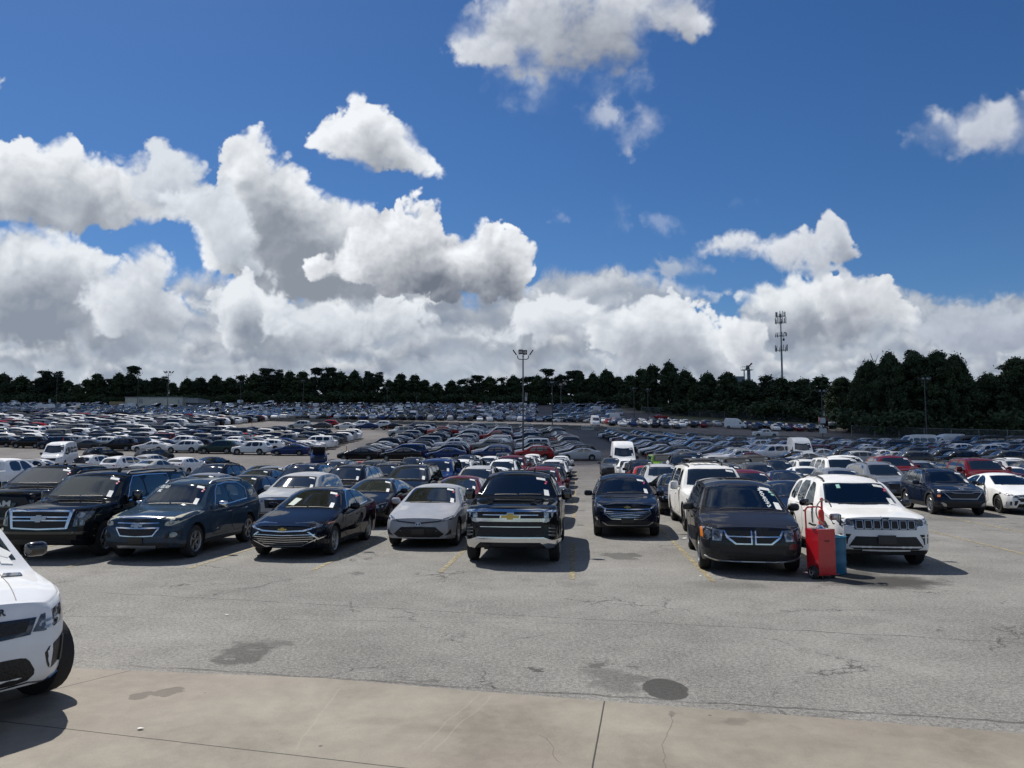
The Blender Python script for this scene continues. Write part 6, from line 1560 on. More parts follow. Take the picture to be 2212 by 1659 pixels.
fence([((1838 - CX) / FX * 190, 190), ((2000 - CX) / FX * 178, 178), ((2300 - CX) / FX * 168, 168)], 2.6, 'chain-link fence in front of the large right-hand trees', 5.5)

# pale metal building
M_SHEET = mat('beige_sheet_metal', (.60, .57, .47), .6, vary=(.6, .85, 1.1)); M_SHEET2 = mat('grey_sheet_metal', (.30, .31, .31), .6)
M_ROOF = mat('metal_roof', (.30, .32, .34), .45, metal=.3); M_DARK = mat('dark_opening', (.02, .02, .022), .7)
Yb = 372; xb0, xb1 = (269 - CX) / FX * Yb, (392 - CX) / FX * Yb; zb = gz((xb0 + xb1) / 2, Yb) - .3; e = empty('metal_building', ((xb0 + xb1) / 2, Yb, zb))
tag(e, 'long low beige metal building before the treeline on the left', 'building'); wb2 = (xb1 - xb0) / 2
bm = bmesh.new(); box(bm, (0, 7, 2.4), (wb2 * 2, 14, 4.8)); link('wall', bm_mesh('wall', bm, [M_SHEET]), e)
bm = bmesh.new(); box(bm, (wb2 + 3.6, 9, 2.2), (7.2, 15, 4.4)); link('annex_wall', bm_mesh('annex_wall', bm, [M_SHEET2]), e)
bm = bmesh.new(); box(bm, (0, 7, 4.95), (wb2 * 2 + .5, 14.8, .28)); box(bm, (wb2 + 3.6, 9, 4.55), (7.6, 15.4, .24)); rf = link('roof', bm_mesh('roof', bm, [M_ROOF]), e)
for vx in (-9, 2, 11): bm = bmesh.new(); lathe(bm, [(5.0, .25), (5.5, .25), (5.52, .02)], 10, 'Z', (vx, 6, 0)); link('vent', bm_mesh('vent', bm, [M_ROOF], True), rf)
for (cx_, cz_, w_, h_, m_) in ((-6.2, 3.1, 1.9, 1.9, M_SHEET2), (wb2 - 1.2, 3.0, 1.6, 1.8, M_SHEET2)): bm = bmesh.new(); box(bm, (cx_, -.05, cz_), (w_, .12, h_)); link('window', bm_mesh('window', bm, [m_]), e)
bm = bmesh.new(); box(bm, (wb2 + 2.0, 1.4, 1.3), (1.3, .15, 2.3)); link('door', bm_mesh('door', bm, [M_DARK]), e)
bm = bmesh.new(); box(bm, (wb2 + 7.5, .5, 1.9), (9, 2.4, .3), rot=Matrix.Rotation(.03, 3, 'Y')); link('awning', bm_mesh('awning', bm, [M_DARK]), e)
for i, px in enumerate((245, 260)):
    x = (px - CX) / FX * 366; bm = bmesh.new(); box(bm, (0, 0, 1.35), (3.1, 2.6, 2.7), bev=.04)
    for j in range(5): box(bm, (-1.2 + j * .6, -1.32, 1.35), (.06, .05, 2.5))
    o = link('storage_box', bm_mesh('storage_box', bm, [mat('tan_paint', (.34, .26, .14), .7)])); o.location = (x, 366, gz(x, 366) - .05)
    tag(o, ['tan storage box furthest left of the metal building', 'tan storage box touching the left end of the metal building'][i], 'container', 'tan storage boxes')

# phone mast
Yt = 430; xt = (1692 - CX) / FX * Yt; zt0 = gz(xt, Yt); e = empty('phone_mast', (xt, Yt, zt0)); tag(e, 'tall grey phone mast with four rings of antennas above the trees', 'mast')
zz = lambda py: HC + (HZ - py) / FX * Yt - zt0
M_MAST = mat('galvanised_steel', (.22, .24, .26), .5, metal=.4); M_ANT = mat('antenna_grey', (.20, .21, .21), .6); M_ANTW = mat('antenna_pale', (.42, .43, .42), .6)
bm = bmesh.new(); tube(bm, [(0, 0, 0), (0, 0, zz(757))], .58, 12, r2=.50); tube(bm, [(0, 0, zz(757)), (0, 0, zz(720))], .40, 12, r2=.36); tube(bm, [(0, 0, zz(720)), (0, 0, zz(676))], .34, 12, r2=.28); link('pole', bm_mesh('pole', bm, [M_MAST], True), e)
rm = random.Random(4)
for (py, rad, ha, na, pal) in ((681, 2.6, 3.0, 12, 1), (695, 2.9, 3.4, 12, 1), (724, 3.1, 2.2, 7, 0), (756, 3.3, 3.2, 12, 1)):
    z = zz(py); bm = bmesh.new(); pts = [(rad * math.cos(t), rad * math.sin(t), z) for t in [math.pi * 2 * i / 12 for i in range(13)]]
    tube(bm, pts, .09, 5, cap=False)
    if na == 7: tube(bm, [(p[0], p[1], z + 1.6) for p in pts], .07, 5, cap=False)
    for i in range(3):
        t = 2 * math.pi * i / 3 + .3; tube(bm, [(0, 0, z), (rad * math.cos(t), rad * math.sin(t), z)], .10, 5)
    lathe(bm, [(z - .3, .5), (z + .2, .62), (z + .25, .3)], 10, 'Z'); pf = link('platform', bm_mesh('platform', bm, [M_MAST], True), e)
    for i in range(na):
        t = 2 * math.pi * i / na + rm.uniform(-.1, .1); b2 = bmesh.new(); hh = ha * rm.uniform(.75, 1.05); zo = rm.uniform(-.7, -.2)
        box(b2, (rad * math.cos(t), rad * math.sin(t), z + zo + hh / 2), (.34, .24, hh), rz=0, bev=.03); tube(b2, [(rad * math.cos(t) * .94, rad * math.sin(t) * .94, z + zo - .3), (rad * math.cos(t) * .94, rad * math.sin(t) * .94, z + hh)], .05, 5)
        link('antenna', bm_mesh('antenna', b2, [M_ANTW if (pal and rm.random() < .5) else M_ANT]), e if False else pf)
bm = bmesh.new(); lathe(bm, [(0, .02), (.1, .75), (.75, .75), (.78, .02)], 14, 'X', (0.9, -.2, zz(732.5))); tube(bm, [(0, 0, zz(733)), (1.0, -.2, zz(733))], .08, 5); link('dish', bm_mesh('dish', bm, [M_LAMPB], True), e)
bm = bmesh.new(); lathe(bm, [(0, .02), (.1, .45), (.3, .45), (.32, .02)], 12, 'X', (1.7, -.2, zz(718))); link('dish', bm_mesh('dish', bm, [M_LAMPB], True), e)

# plant tower between the crowns
Yp = 440; xp = (1615 - CX) / FX * Yp; z0 = gz(xp, Yp); e = empty('plant_tower', (xp, Yp, z0)); tag(e, 'grey industrial tower with a railed platform peeking over the trees', 'tower'); zz = lambda py: HC + (HZ - py) / FX * Yp - z0
M_PLANT = mat('blue_grey_cladding', (.16, .19, .23), .6)
bm = bmesh.new(); box(bm, (-2.6, 0, zz(822) / 2), (8.0, 6, zz(822))); link('hopper_block', bm_mesh('hopper_block', bm, [M_PLANT]), e)
bm = bmesh.new(); box(bm, (-4.6, 0, zz(818)), (5.4, 5, 2.4), bev=.05); link('upper_deck', bm_mesh('upper_deck', bm, [M_PLANT]), e)
bm = bmesh.new(); tube(bm, [(1.2, 0, zz(830)), (1.2, 0, zz(797))], .95, 12); tube(bm, [(-1.4, 0, zz(830)), (-1.4, 0, zz(799))], .35, 8); link('silo_leg', bm_mesh('silo_leg', bm, [M_PLANT], True), e)
bm = bmesh.new(); box(bm, (.2, 0, zz(799)), (6.2, 3.6, .3)); link('platform', bm_mesh('platform', bm, [M_ANTW]), e)
bm = bmesh.new()
for i in range(7):
    for sy in (-1.7, 1.7): tube(bm, [(-2.8 + i * 1.0, sy, zz(799)), (-2.8 + i * 1.0, sy, zz(799) + 1.9)], .07, 4)
for sy in (-1.7, 1.7): tube(bm, [(-2.8, sy, zz(799) + 1.9), (3.2, sy, zz(799) + 1.9)], .07, 4)
link('railing', bm_mesh('railing', bm, [M_ANTW], True), e)
bm = bmesh.new(); box(bm, (.6, 0, zz(794)), (2.4, 2.0, 2.6), taper=(.5, .6)); tube(bm, [(.8, 0, zz(793)), (3.0, 0, zz(785))], .5, 8, r2=.35); link('head_drum', bm_mesh('head_drum', bm, [M_LAMPB], True), e)
bm = bmesh.new(); box(bm, (2.9, 0, zz(785.5)), (.9, .8, .9), bev=.1); link('red_cap', bm_mesh('red_cap', bm, [mat('dull_red', (.25, .05, .05), .6)]), e)

# red container, dark box, tank trailer
Yc = 226; xc = (1793 - CX) / FX * Yc; e = empty('shipping_container', (xc, Yc, gz(xc, Yc)), R(-14)); tag(e, 'faded red corrugated container at the right end of the upper lot', 'container')
bm = bmesh.new(); box(bm, (0, 0, 1.3), (6.2, 2.44, 2.6)); link('body', bm_mesh('body', bm, [mat('faded_red_sheet', (.20, .085, .10), .7, vary=(1.5, .8, 1.15))]), e)
bm = bmesh.new()
for i in range(22): box(bm, (-2.9 + i * .276, -1.245, 1.32), (.11, .05, 2.3))
link('corrugation', bm_mesh('corrugation', bm, [MATS['faded_red_sheet']]), e)
bm = bmesh.new()
for sx in (-3.07, 3.07): box(bm, (sx, -1.2, 1.3), (.12, .12, 2.66))
box(bm, (0, -1.2, 2.6), (6.2, .12, .12)); link('corner_posts', bm_mesh('corner_posts', bm, [mat('pale_red_edge', (.34, .22, .22), .7)]), e)
x, y = (1783 - CX) / FX * 216, 216; bm = bmesh.new(); box(bm, (0, 0, 1.35), (3.4, 2, 1.5), bev=.04)
for dx in (-1.5, 1.5): box(bm, (dx, 0, .3), (.12, 1.6, .7))
o = link('dark_skip', bm_mesh('dark_skip', bm, [M_TRIM])); o.location = (x, y, gz(x, y)); tag(o, 'black steel box on legs before the red container', 'container')
x, y = (1797 - CX) / FX * 215, 215; e = empty('tank_trailer', (x, y, gz(x, y))); tag(e, 'small trailer with a white cylindrical tank by the red container', 'trailer')
bm = bmesh.new(); lathe(bm, [(-1.2, .02), (-1.15, .45), (-1.0, .62), (1.0, .62), (1.15, .45), (1.2, .02)], 18, 'X', (0, 0, 1.35)); lathe(bm, [(1.9, .25), (2.15, .25), (2.16, .02)], 10, 'Z', (-.1, 0, 0)); link('tank', bm_mesh('tank', bm, [mat('milky_plastic', (.45, .47, .44), .5)], True), e)
bm = bmesh.new(); box(bm, (0, 0, .62), (2.8, 1.4, .14)); tube(bm, [(1.4, 0, .6), (2.3, 0, .5)], .06, 6); link('chassis', bm_mesh('chassis', bm, [M_TRIM]), e)
for dx in (-.35, .45):
    for sy in (-1, 1): o = link('wheel', wheel_meshes(.33, .2, True, 5, 1)[2], e); o.location = (dx, sy * .78, .33); o.rotation_euler = (0, 0, -sy * math.pi / 2)
for i, (px, Y, pz) in enumerate(((106, 300, 'left of the white chassis cabs'), (389, 320, 'right of the far metal building'), (1999, 0, ''))):
    if not Y: continue
    x = (px - CX) / FX * Y; e = empty('sign_post', (x, Y, gz(x, Y))); tag(e, 'small pale sign on a thin post ' + pz, 'sign', 'small row signs')
    bm = bmesh.new(); tube(bm, [(0, 0, 0), (0, 0, 4.2)], .07, 6); link('post', bm_mesh('post', bm, [M_GREYB], True), e); bm = bmesh.new(); box(bm, (0, -.1, 3.9), (.9, .05, 1.3)); link('plate', bm_mesh('plate', bm, [MATS['white_sign']]), e)

# traffic cones and slim orange posts
M_ORG = mat('orange_plastic', (.62, .075, .03), .5); M_WBAND = mat('pale_band', (.6, .6, .6), .5)
def cone(px, py, h, label, name='traffic_cone', slim=False, Y=None):
    if Y is None: Y = 100.0
    for _ in range(30):                                      # the ground point under that pixel on the slope
        x = (px - CX) / FX * Y; yy = HZ - (gz(x, Y) - HC) / FX * 0; cur = HZ - FX * (gz(x, Y) - HC) / Y; Y *= 1 + (cur - py) / 900.0
    x = (px - CX) / FX * Y; e = empty(name, (x, Y, gz(x, Y))); tag(e, label, 'traffic cone' if not slim else 'marker post', 'orange markers')
    bm = bmesh.new(); r0 = .05 if slim else .17
    lathe(bm, [(.03, r0), (h * .95, r0 * (.8 if slim else .28)), (h, r0 * .2), (h, .001)], 14, 'Z'); link('body', bm_mesh('body', bm, [M_ORG], True), e)
    bm = bmesh.new(); box(bm, (0, 0, .02), (.42, .42, .05), bev=.01); link('base', bm_mesh('base', bm, [M_TRIM]), e)
    bm = bmesh.new(); lathe(bm, [(h * .6, r0 * (.86 if slim else .56)), (h * .72, r0 * (.85 if slim else .48))], 14, 'Z'); link('band', bm_mesh('band', bm, [M_WBAND], True), e)
cone(139, 972, 1.7, 'tall orange cone in front of the dark sedan on the left')
cone(750, 984, 1.2, 'thin orange post by the nose of the first side-on car', 'marker_post', True)
cone(838, 937, 1.7, 'thin orange post left of the parked off-roader', 'marker_post', True)
cone(545, 920, 1.3, 'thin orange post at the edge of the upper left lot', 'marker_post', True)
cone(2096, 955, 1.3, 'thin orange post among the cars on the right', 'marker_post', True, 90)

# drums and caddies -----------------------------------------------------------
M_RED = mat('red_enamel', (.50, .008, .016), .32, coat=.7, vary=(3, .92, 1.05)); M_BLUE = mat('blue_drum_plastic', (.012, .125, .225), .42, bump=(8, .1))
def drum(x, y, r, h, m, name, label, ribs=(.33, .66), parts=()):
    e = empty(name, (x, y, gz(x, y) + .008)); tag(e, label, 'drum')
    pr = [(0, .01), (0, r * .97), (.02, r)]
    for q in ribs: pr += [(h * q - .035, r), (h * q, r * 1.035), (h * q + .035, r)]
    pr += [(h - .03, r), (h - .01, r * 1.02), (h, r * 1.02), (h, r * .96), (h - .03, r * .94), (h - .05, .01)]
    bm = bmesh.new(); lathe(bm, pr, 32, 'Z'); link('shell', bm_mesh('shell', bm, [m], True, 50), e); return e
xa, ya = relin(6.28, 15.1)
ed = drum(xa, ya, .27, .71, M_BLUE, 'blue_drum', 'open blue plastic drum right behind the red pump caddy')
bm = bmesh.new(); tube(bm, [(.275 * math.cos(t), .275 * math.sin(t), .71) for t in [i * math.pi / 12 for i in range(25)]], .014, 6, cap=False); link('rim', bm_mesh('rim', bm, [M_BLUE], True), ed)
# the red caddy with its hand pump
xr, yr = relin(5.86, 14.42); rz = R(20)
e = empty('pump_caddy', (xr, yr + .16, .008), rz); tag(e, 'red steel fuel caddy with hose and hand pump beside the blue drum', 'fuel caddy')
bm = bmesh.new(); box(bm, (0, 0, .50), (.40, .36, .84), bev=.012)
for v in bm.verts:
    if v.co.z < .4 and v.co.x < -.1 and v.co.y > 0: v.co.x += .03
tk = link('tank', bm_mesh('tank', bm, [M_RED]), e)
tm = text_mesh('lettering', 'VEVOR', .040, M_TRIM, .001, .0012); q = link('lettering', tm, tk); q.location = (.0, -.1825, .70); q.rotation_euler = (R(90), 0, 0); q['label'] = 'small black maker name on the red tank front'
bm = bmesh.new(); box(bm, (0, -.1815, .665), (.075, .002, .004)); link('lettering_rule', bm_mesh('lettering_rule', bm, [M_TRIM]), tk)
bm = bmesh.new(); box(bm, (0, 0, .075), (.50, .40, .012)); link('base_plate', bm_mesh('base_plate', bm, [M_RED]), e)
bm = bmesh.new(); tube(bm, [(-.19, .15, .90), (-.20, .15, 1.25), (-.17, .15, 1.30), (-.12, .15, 1.315), (.12, .15, 1.315), (.17, .15, 1.30), (.20, .15, 1.25), (.19, .15, .90)], .016, 8); link('handle', bm_mesh('handle', bm, [M_RED], True), e)
bm = bmesh.new(); tube(bm, [(.155, .10, .92), (.155, .10, 1.44)], .020, 8); lathe(bm, [(1.43, .03), (1.47, .035), (1.49, .02), (1.49, .001)], 10, 'Z', (.155, .10, 0)); link('standpipe', bm_mesh('standpipe', bm, [M_RED], True), e)
bm = bmesh.new(); lathe(bm, [(.92, .055), (1.22, .055), (1.27, .035), (1.27, .001)], 14, 'Z', (.10, .06, 0)); link('red_filter', bm_mesh('red_filter', bm, [mat('orange_red_plastic', (.62, .035, .018), .4)], True), e)
M_HOSE = mat('clear_hose', (.30, .25, .20), .3, coat=.5); bm = bmesh.new()
tube(bm, [(.155 + .19 * math.cos(t) * 1.0 - .02, .02, 1.24 + .215 * math.sin(t)) for t in [R(20) + i * R(14) for i in range(17)]] + [(.10, -.02, .985), (.22, -.02, .96), (.0, -.03, .945)], .013, 8); link('hose', bm_mesh('hose', bm, [M_HOSE], True), e)
bm = bmesh.new(); lathe(bm, [(-.05, .02), (-.045, .062), (.05, .062), (.055, .05), (.09, .045), (.10, .001)], 18, 'X', (.31, -.03, 1.13)); box(bm, (.38, -.03, 1.13), (.10, .10, .12), bev=.015); pm = link('pump', bm_mesh('pump', bm, [M_SILV], True), e)
bm = bmesh.new(); tube(bm, [(.42, -.06, 1.17), (.42, -.10, 1.17), (.41, -.11, 1.0), (.41, -.11, .975), (.52, -.12, .985)], .012, 6); link('crank', bm_mesh('crank', bm, [M_TRIM], True), pm)
bm = bmesh.new(); lathe(bm, [(.92, .10), (.93, .10), (.965, .05), (.985, .045), (1.0, .02), (1.0, .001)], 18, 'Z', (-.03, -.05, 0)); tube(bm, [(-.03, -.05, 1.0), (-.03, -.05, 1.12)], .004, 5); link('filler_cap', bm_mesh('filler_cap', bm, [M_CHROME], True), e)
bm = bmesh.new(); box(bm, (-.16, -.06, .932), (.12, .09, .012)); link('latch_plate', bm_mesh('latch_plate', bm, [M_SILV]), e)
bm = bmesh.new(); tube(bm, [(-.20, .06, 1.02), (-.12, .05, .985), (-.05, .04, .98)], .018, 7); link('nozzle', bm_mesh('nozzle', bm, [M_TRIM], True), e)
for sy in (-.0, .0):
    pass
for sy in (-1, 1):
    o = link('wheel', wheel_meshes(.13, .06, True, 5, 0)[0], e); o.location = (-.245, .12 * sy + .04, .13 - .006); o.rotation_euler = (0, 0, R(180))
    if sy > 0: bpy.data.objects.remove(o); continue
    link('hub', wheel_meshes(.13, .06, False, 5, 0)[1], o)
for sx in (-1, 1):
    bm = bmesh.new(); tube(bm, [(sx * .14, -.15, .075), (sx * .14, -.15, .05)], .015, 6); lathe(bm, [(-.018, .001), (-.018, .036), (.018, .036), (.018, .001)], 14, 'X', (sx * .14, -.165, .036)); link('caster', bm_mesh('caster', bm, [M_TRIM], True), e)
    bm = bmesh.new(); lathe(bm, [(-.020, .001), (-.020, .018), (.020, .018), (.020, .001)], 10, 'X', (sx * .14, -.168, .036)); link('caster_hub', bm_mesh('caster_hub', bm, [M_CHROME], True), e)
# second drum and caddy further back by the green car
e2 = drum((1408 - CX) / FX * 74, 74, .30, .95, mat('blue_paint', (.01, .04, .22), .4), 'blue_drum', 'blue drum topped by a red pump, far back near the green car')
bm = bmesh.new(); lathe(bm, [(.95, .26), (1.32, .26), (1.36, .2), (1.40, .2), (1.40, .001)], 20, 'Z'); link('pump_cover', bm_mesh('pump_cover', bm, [M_RED], True), e2)
bm = bmesh.new(); tube(bm, [(-.5, .1, 0), (-.5, .1, 1.4)], .03, 6); tube(bm, [(-.36, .1, 0), (-.36, .1, 1.4)], .03, 6); link('frame', bm_mesh('frame', bm, [M_RED], True), e2)
e3 = drum((170 - CX) / FX * 62, 62, .30, 1.15, mat('violet_plastic', (.085, .055, .13), .5), 'violet_drum', 'violet ribbed drum with a black bag beside the white passenger van', ribs=(.5, .62, .74))
bm = bmesh.new(); bmesh.ops.create_icosphere(bm, subdivisions=3, radius=.42)
for v in bm.verts: v.co *= 1 + .35 * (noise.noise(v.co * 3.5)); v.co.z *= .95
bmesh.ops.translate(bm, vec=(.28, 0, 1.18), verts=bm.verts); link('bag', bm_mesh('bag', bm, [mat('black_bag', (.02, .018, .022), .35)], True, None), e3)
for v in ((-.16, .0, 1.2), ): pass
# litter on the ground
rl = random.Random(9); k = 0
for (px, py, s) in ((490, 1330, .03), (2690 / 1.8228 + 0, 2123 / 1.8228, .10), (1512, 1246, .03), (303, 1578, .03)):
    x, y = at(px, py); bm = bmesh.new(); 
    vs = [bm.verts.new((s * rl.uniform(.6, 1.2) * math.cos(t), s * .7 * rl.uniform(.6, 1.2) * math.sin(t), .006 + rl.uniform(0, .25) * s)) for t in [i * 2 * math.pi / 7 for i in range(7)]]
    bm.faces.new(vs); bmesh.ops.triangulate(bm, faces=bm.faces); rr_ = bmesh.ops.extrude_face_region(bm, geom=bm.faces[:]); bmesh.ops.translate(bm, vec=(0, 0, .003), verts=[v for v in rr_['geom'] if isinstance(v, bmesh.types.BMVert)])
    bmesh.ops.recalc_face_normals(bm, faces=bm.faces)
    o = link('paper_scrap', bm_mesh('paper_scrap', bm, [M_PAPER])); o.location = (x, y, .009)
    where = ['on the asphalt behind the wide dark spiky stain', 'between the lit stripe and the dark grey minivan', 'in front of the dark grey minivan', 'on the joint of the concrete apron', 'in the middle of the concrete apron', 'at the very front of the concrete apron', 'at the far right edge of the asphalt', 'left of the minivan front wheel'][k]; k += 1
    tag(o, 'crumpled white paper scrap ' + where, 'litter', 'paper scraps')
# ---------------------------------------------------------------- the cars
CLR = {'W': (.78, .78, .77), 'K': (.008, .008, .010), 'G': (.055, .058, .062), 'S': (.42, .43, .44), 'B': (.012, .034, .12), 'N': (.012, .020, .045), 'R': (.30, .012, .012), 'M': (.10, .010, .014), 'C': (.22, .21, .19), 'O': (.42, .07, .02), 'E': (.12, .26, .03), 'T': (.03, .055, .05), 'V': (.17, .19, .23)}
CNAME = {'W': 'white', 'K': 'black', 'G': 'dark grey', 'S': 'silver', 'B': 'blue', 'N': 'navy', 'R': 'red', 'M': 'maroon', 'C': 'beige', 'O': 'orange', 'E': 'green', 'T': 'dark green', 'V': 'slate blue'}
PRO = {}
def P_(k, hero=False):
    key = (k, hero)
    if key not in PRO: PRO[key] = build_proto(k, SPECS[k], hero)
    return PRO[key]
def jit(c, r_): f = r_.uniform(.85, 1.12); return tuple(min(.82, v * f) for v in c)
rc = random.Random(21)
# --- the thirteen nearest, placed one by one: (kind, colour, front x, front y, turn, name, category, label)
HERO = [
 ('silverado', (.006, .007, .008), -0.04, 16.2, 5.3, 'pickup_truck', 'pickup truck', 'black crew-cab pickup with wide chrome bumper and gold emblem, front row'),
 ('corolla', (.35, .36, .385), -2.28, 18.85, 5.0, 'parked_car', 'car', 'silver compact sedan between the black sedan and the chrome-bumper pickup'),
 ('malibu', (.006, .007, .013), -5.05, 17.1, 5.0, 'parked_car', 'car', 'black sedan with large chrome-lined grille, front row'),
 ('equinox_old', (.030, .052, .080), -8.1, 16.75, 5.0, 'parked_car', 'car', 'slate blue crossover with yellowed headlights, front row'),
 ('suburban', (.005, .006, .008), -10.3, 16.9, 2.0, 'parked_car', 'suv', 'long black wagon with chrome-framed grille, left of the blue crossover'),
 ('ram', (.006, .006, .006), -13.2, 20.0, 0.0, 'pickup_truck', 'pickup truck', 'black pickup with roof marker lamps at the far left of the front row'),
 ('equinox_new', (.010, .014, .026), 3.12, 21.0, 5.6, 'parked_car', 'car', 'dark blue-black crossover standing alone in the open aisle'),
 ('yukon', (.78, .77, .74), 5.95, 21.9, 5.6, 'parked_car', 'suv', 'long white wagon with ribbed roof behind the dark grey minivan'),
 ('caravan', (.022, .022, .026), 4.64, 14.95, 9.0, 'parked_car', 'minivan', 'dark grey minivan with cross-shaped chrome grille, front row'),
 ('cherokee', (.80, .79, .77), 7.58, 15.75, 7.3, 'parked_car', 'suv', 'white wagon with seven-slot black grille beside the red caddy'),
 ('seltos', (.008, .013, .028), 16.1, 27.6, 9.0, 'parked_car', 'car', 'midnight blue small crossover at the edge of the right lot'),
 ('camry', (.80, .80, .79), 18.85, 27.9, 8.5, 'parked_car', 'car', 'white sedan with black wheels cut by the right edge of the photo'),
 ('sport_suv', (.76, .77, .78), -4.66, 6.74, -48.0, 'parked_car', 'suv', 'white sports wagon with black mirror in the near left corner'),
]
def front_to_mid(fx, fy, L, deg):
    a = R(deg); return fx + math.sin(a) * L / 2, fy + math.cos(a) * L / 2
HOBJ = {}
for kind, col, fx, fy, deg, nm, cat, lab in HERO:
    pr = P_(kind, True); x, y = front_to_mid(fx, fy, pr['S']['L'], deg)
    HOBJ[kind] = put_car(pr, nm, col, x, y, -R(deg), lab, cat)
for o in HOBJ['sport_suv'].children:                      # front wheels turned
    if o.name.startswith('wheel') and o.location.y < 0: o.rotation_euler.z += R(22)
# lettering on noses and glass
def nose_text(kind, s, size, m, xc, zc, xs=1.0, off=.012, glass=False, shear=0):
    pr = P_(kind, True); L = pr['S']['L']; me = text_mesh('lettering', s, size, m, .003, size * .03, xs=xs, shear=shear)
    sf = pr['surf']; V = []
    for v in me.vertices:
        o, n = sf.cast((v.co.x + xc, -L, v.co.y + zc), (0, 1, 0))
        v.co = (o + n * (off + v.co.z)) if o else Vector((v.co.x + xc, -L / 2, v.co.y + zc))
    me.update(); return link('lettering', me, HOBJ[kind])
nose_text('ram', 'RAM', .19, M_SILV, 0, 1.0, 1.5, .06)
nose_text('cherokee', 'Jeep', .06, M_GLOSS, 0, 1.03, 1.5, .006)
nose_text('seltos', 'KIA', .07, M_SILV, 0, .945, 1.6, .006)
nose_text('sport_suv', 'RANGE ROVER', .075, M_GLOSS, 0, 1.0, 1.2, .006)
M_CHALK = mat('chalk_writing', (.62, .66, .66), .8)
nose_text('equinox_old', '151101', .085, M_CHALK, -.42, 1.50, 1.0, .010, shear=.3)
nose_text('equinox_old', 'ML', .085, M_CHALK, -.48, 1.42, 1.0, .010, shear=.3)
pr = P_('caravan', True)
me = text_mesh('lettering', '4404093', .11, M_CHALK, .002, .002); me.transform(Matrix.Rotation(-math.pi / 2 + .35, 4, 'Z'))
for v in me.vertices:
    o, n = pr['surf'].cast((v.co.x + .45, -5, v.co.y + 1.40), (0, 1, 0)); v.co = o + n * (.010 + v.co.z) if o else v.co
link('lettering', me, HOBJ['caravan'])
# round stickers, aerials, marker lamps
def blob(kind, name, pts, m, r, side='top', off=.01):
    pr = P_(kind, True)
    for (a, b) in pts: 
        me = panel(name, pr['surf'], pr['S']['L'], circ(a, b, r, 10), side, m, off=off, grid=0)
        if me: link(name, me, HOBJ[kind])
M_PINK = mat('pink_sticker', (.75, .10, .16), .5); M_TEAL = mat('pale_green_sticker', (.35, .62, .52), .5)
for kd in ('silverado', 'malibu', 'suburban', 'equinox_old', 'ram', 'corolla', 'equinox_new', 'cherokee'):
    ub, ut, wb_, wt_, bw = SPECS[kd]['ws']; blob(kd, 'round_sticker', [(wt_ * 1.0, ut - .10), (wt_ * .98, ut - .16)], M_PINK, .022)
ub, ut, wb_, wt_, bw = SPECS['caravan']['ws']; blob('caravan', 'round_sticker', [(wt_ * .96, ut - .14), (wt_ * 1.02, ut - .22)], M_TEAL, .035)
for kd, col in (('cherokee', M_TEAL),):
    ub, ut, wb_, wt_, bw = SPECS[kd]['ws']; link('glass_sticker', panel('glass_sticker', P_(kd, True)['surf'], SPECS[kd]['L'], rect(-wt_ * .62, ut - .14, -wt_ * .50, ut - .03), 'top', col, off=.01, grid=0), HOBJ[kd])
def roof_bits(kind, name, pts, sz, m):
    for (x, u, z) in pts:
        o, n = P_(kind, True)['surf'].cast((x, u - SPECS[kind]['L'] / 2, 5), (0, 0, -1)); bm = bmesh.new(); box(bm, (o.x, o.y, o.z + sz[2] / 2 - .005), sz, bev=min(sz) * .3, taper=(.7, .4)); link(name, bm_mesh(name, bm, [m], True), HOBJ[kind])
roof_bits('ram', 'marker_lamp', [(x, 2.42, 0) for x in (-.5, -.26, 0, .26, .5)], (.10, .12, .05), M_TRIM)
for kd, x, u in (('silverado', .35, 2.65), ('suburban', .30, 2.65), ('yukon', .40, 2.5), ('corolla', 0, 3.3)): roof_bits(kd, 'aerial', [(x, u, 0)], (.05, .16, .10), M_TRIM)
for i in range(5):                                         # ribs on the long white wagon's roof
    x = -.44 + i * .22; me = panel('roof_rib', P_('yukon', True)['surf'], 5.7, rect(x - .03, 3.1, x + .03, 5.0), 'top', M_PAINT, off=.018, grid=.4); o = link('roof_rib', me, HOBJ['yukon'], (.78, .77, .74))
me = panel('sunroof', P_('yukon', True)['surf'], 5.7, rect(-.44, 2.5, .44, 3.0), 'top', M_GLASS, off=.006, grid=.2); link('sunroof', me, HOBJ['yukon'])
me = panel('windshield_sheet', P_('sport_suv', True)['surf'], 4.88, [(.46, 1.72), (.70, 1.62), (.76, 1.70), (.52, 1.88)], 'top', M_PAPER, off=.012, grid=.1); link('windshield_sheet', me, HOBJ['sport_suv'])
for kd, q in (('malibu', [(-.50, 1.62), (-.34, 1.56), (-.24, 1.86), (-.42, 1.94)]),):
    link('windshield_sheet', panel('windshield_sheet', P_(kd, True)['surf'], SPECS[kd]['L'], q, 'top', mat('pale_green_paper', (.42, .50, .44), .7), off=.006, grid=.1), HOBJ[kd])

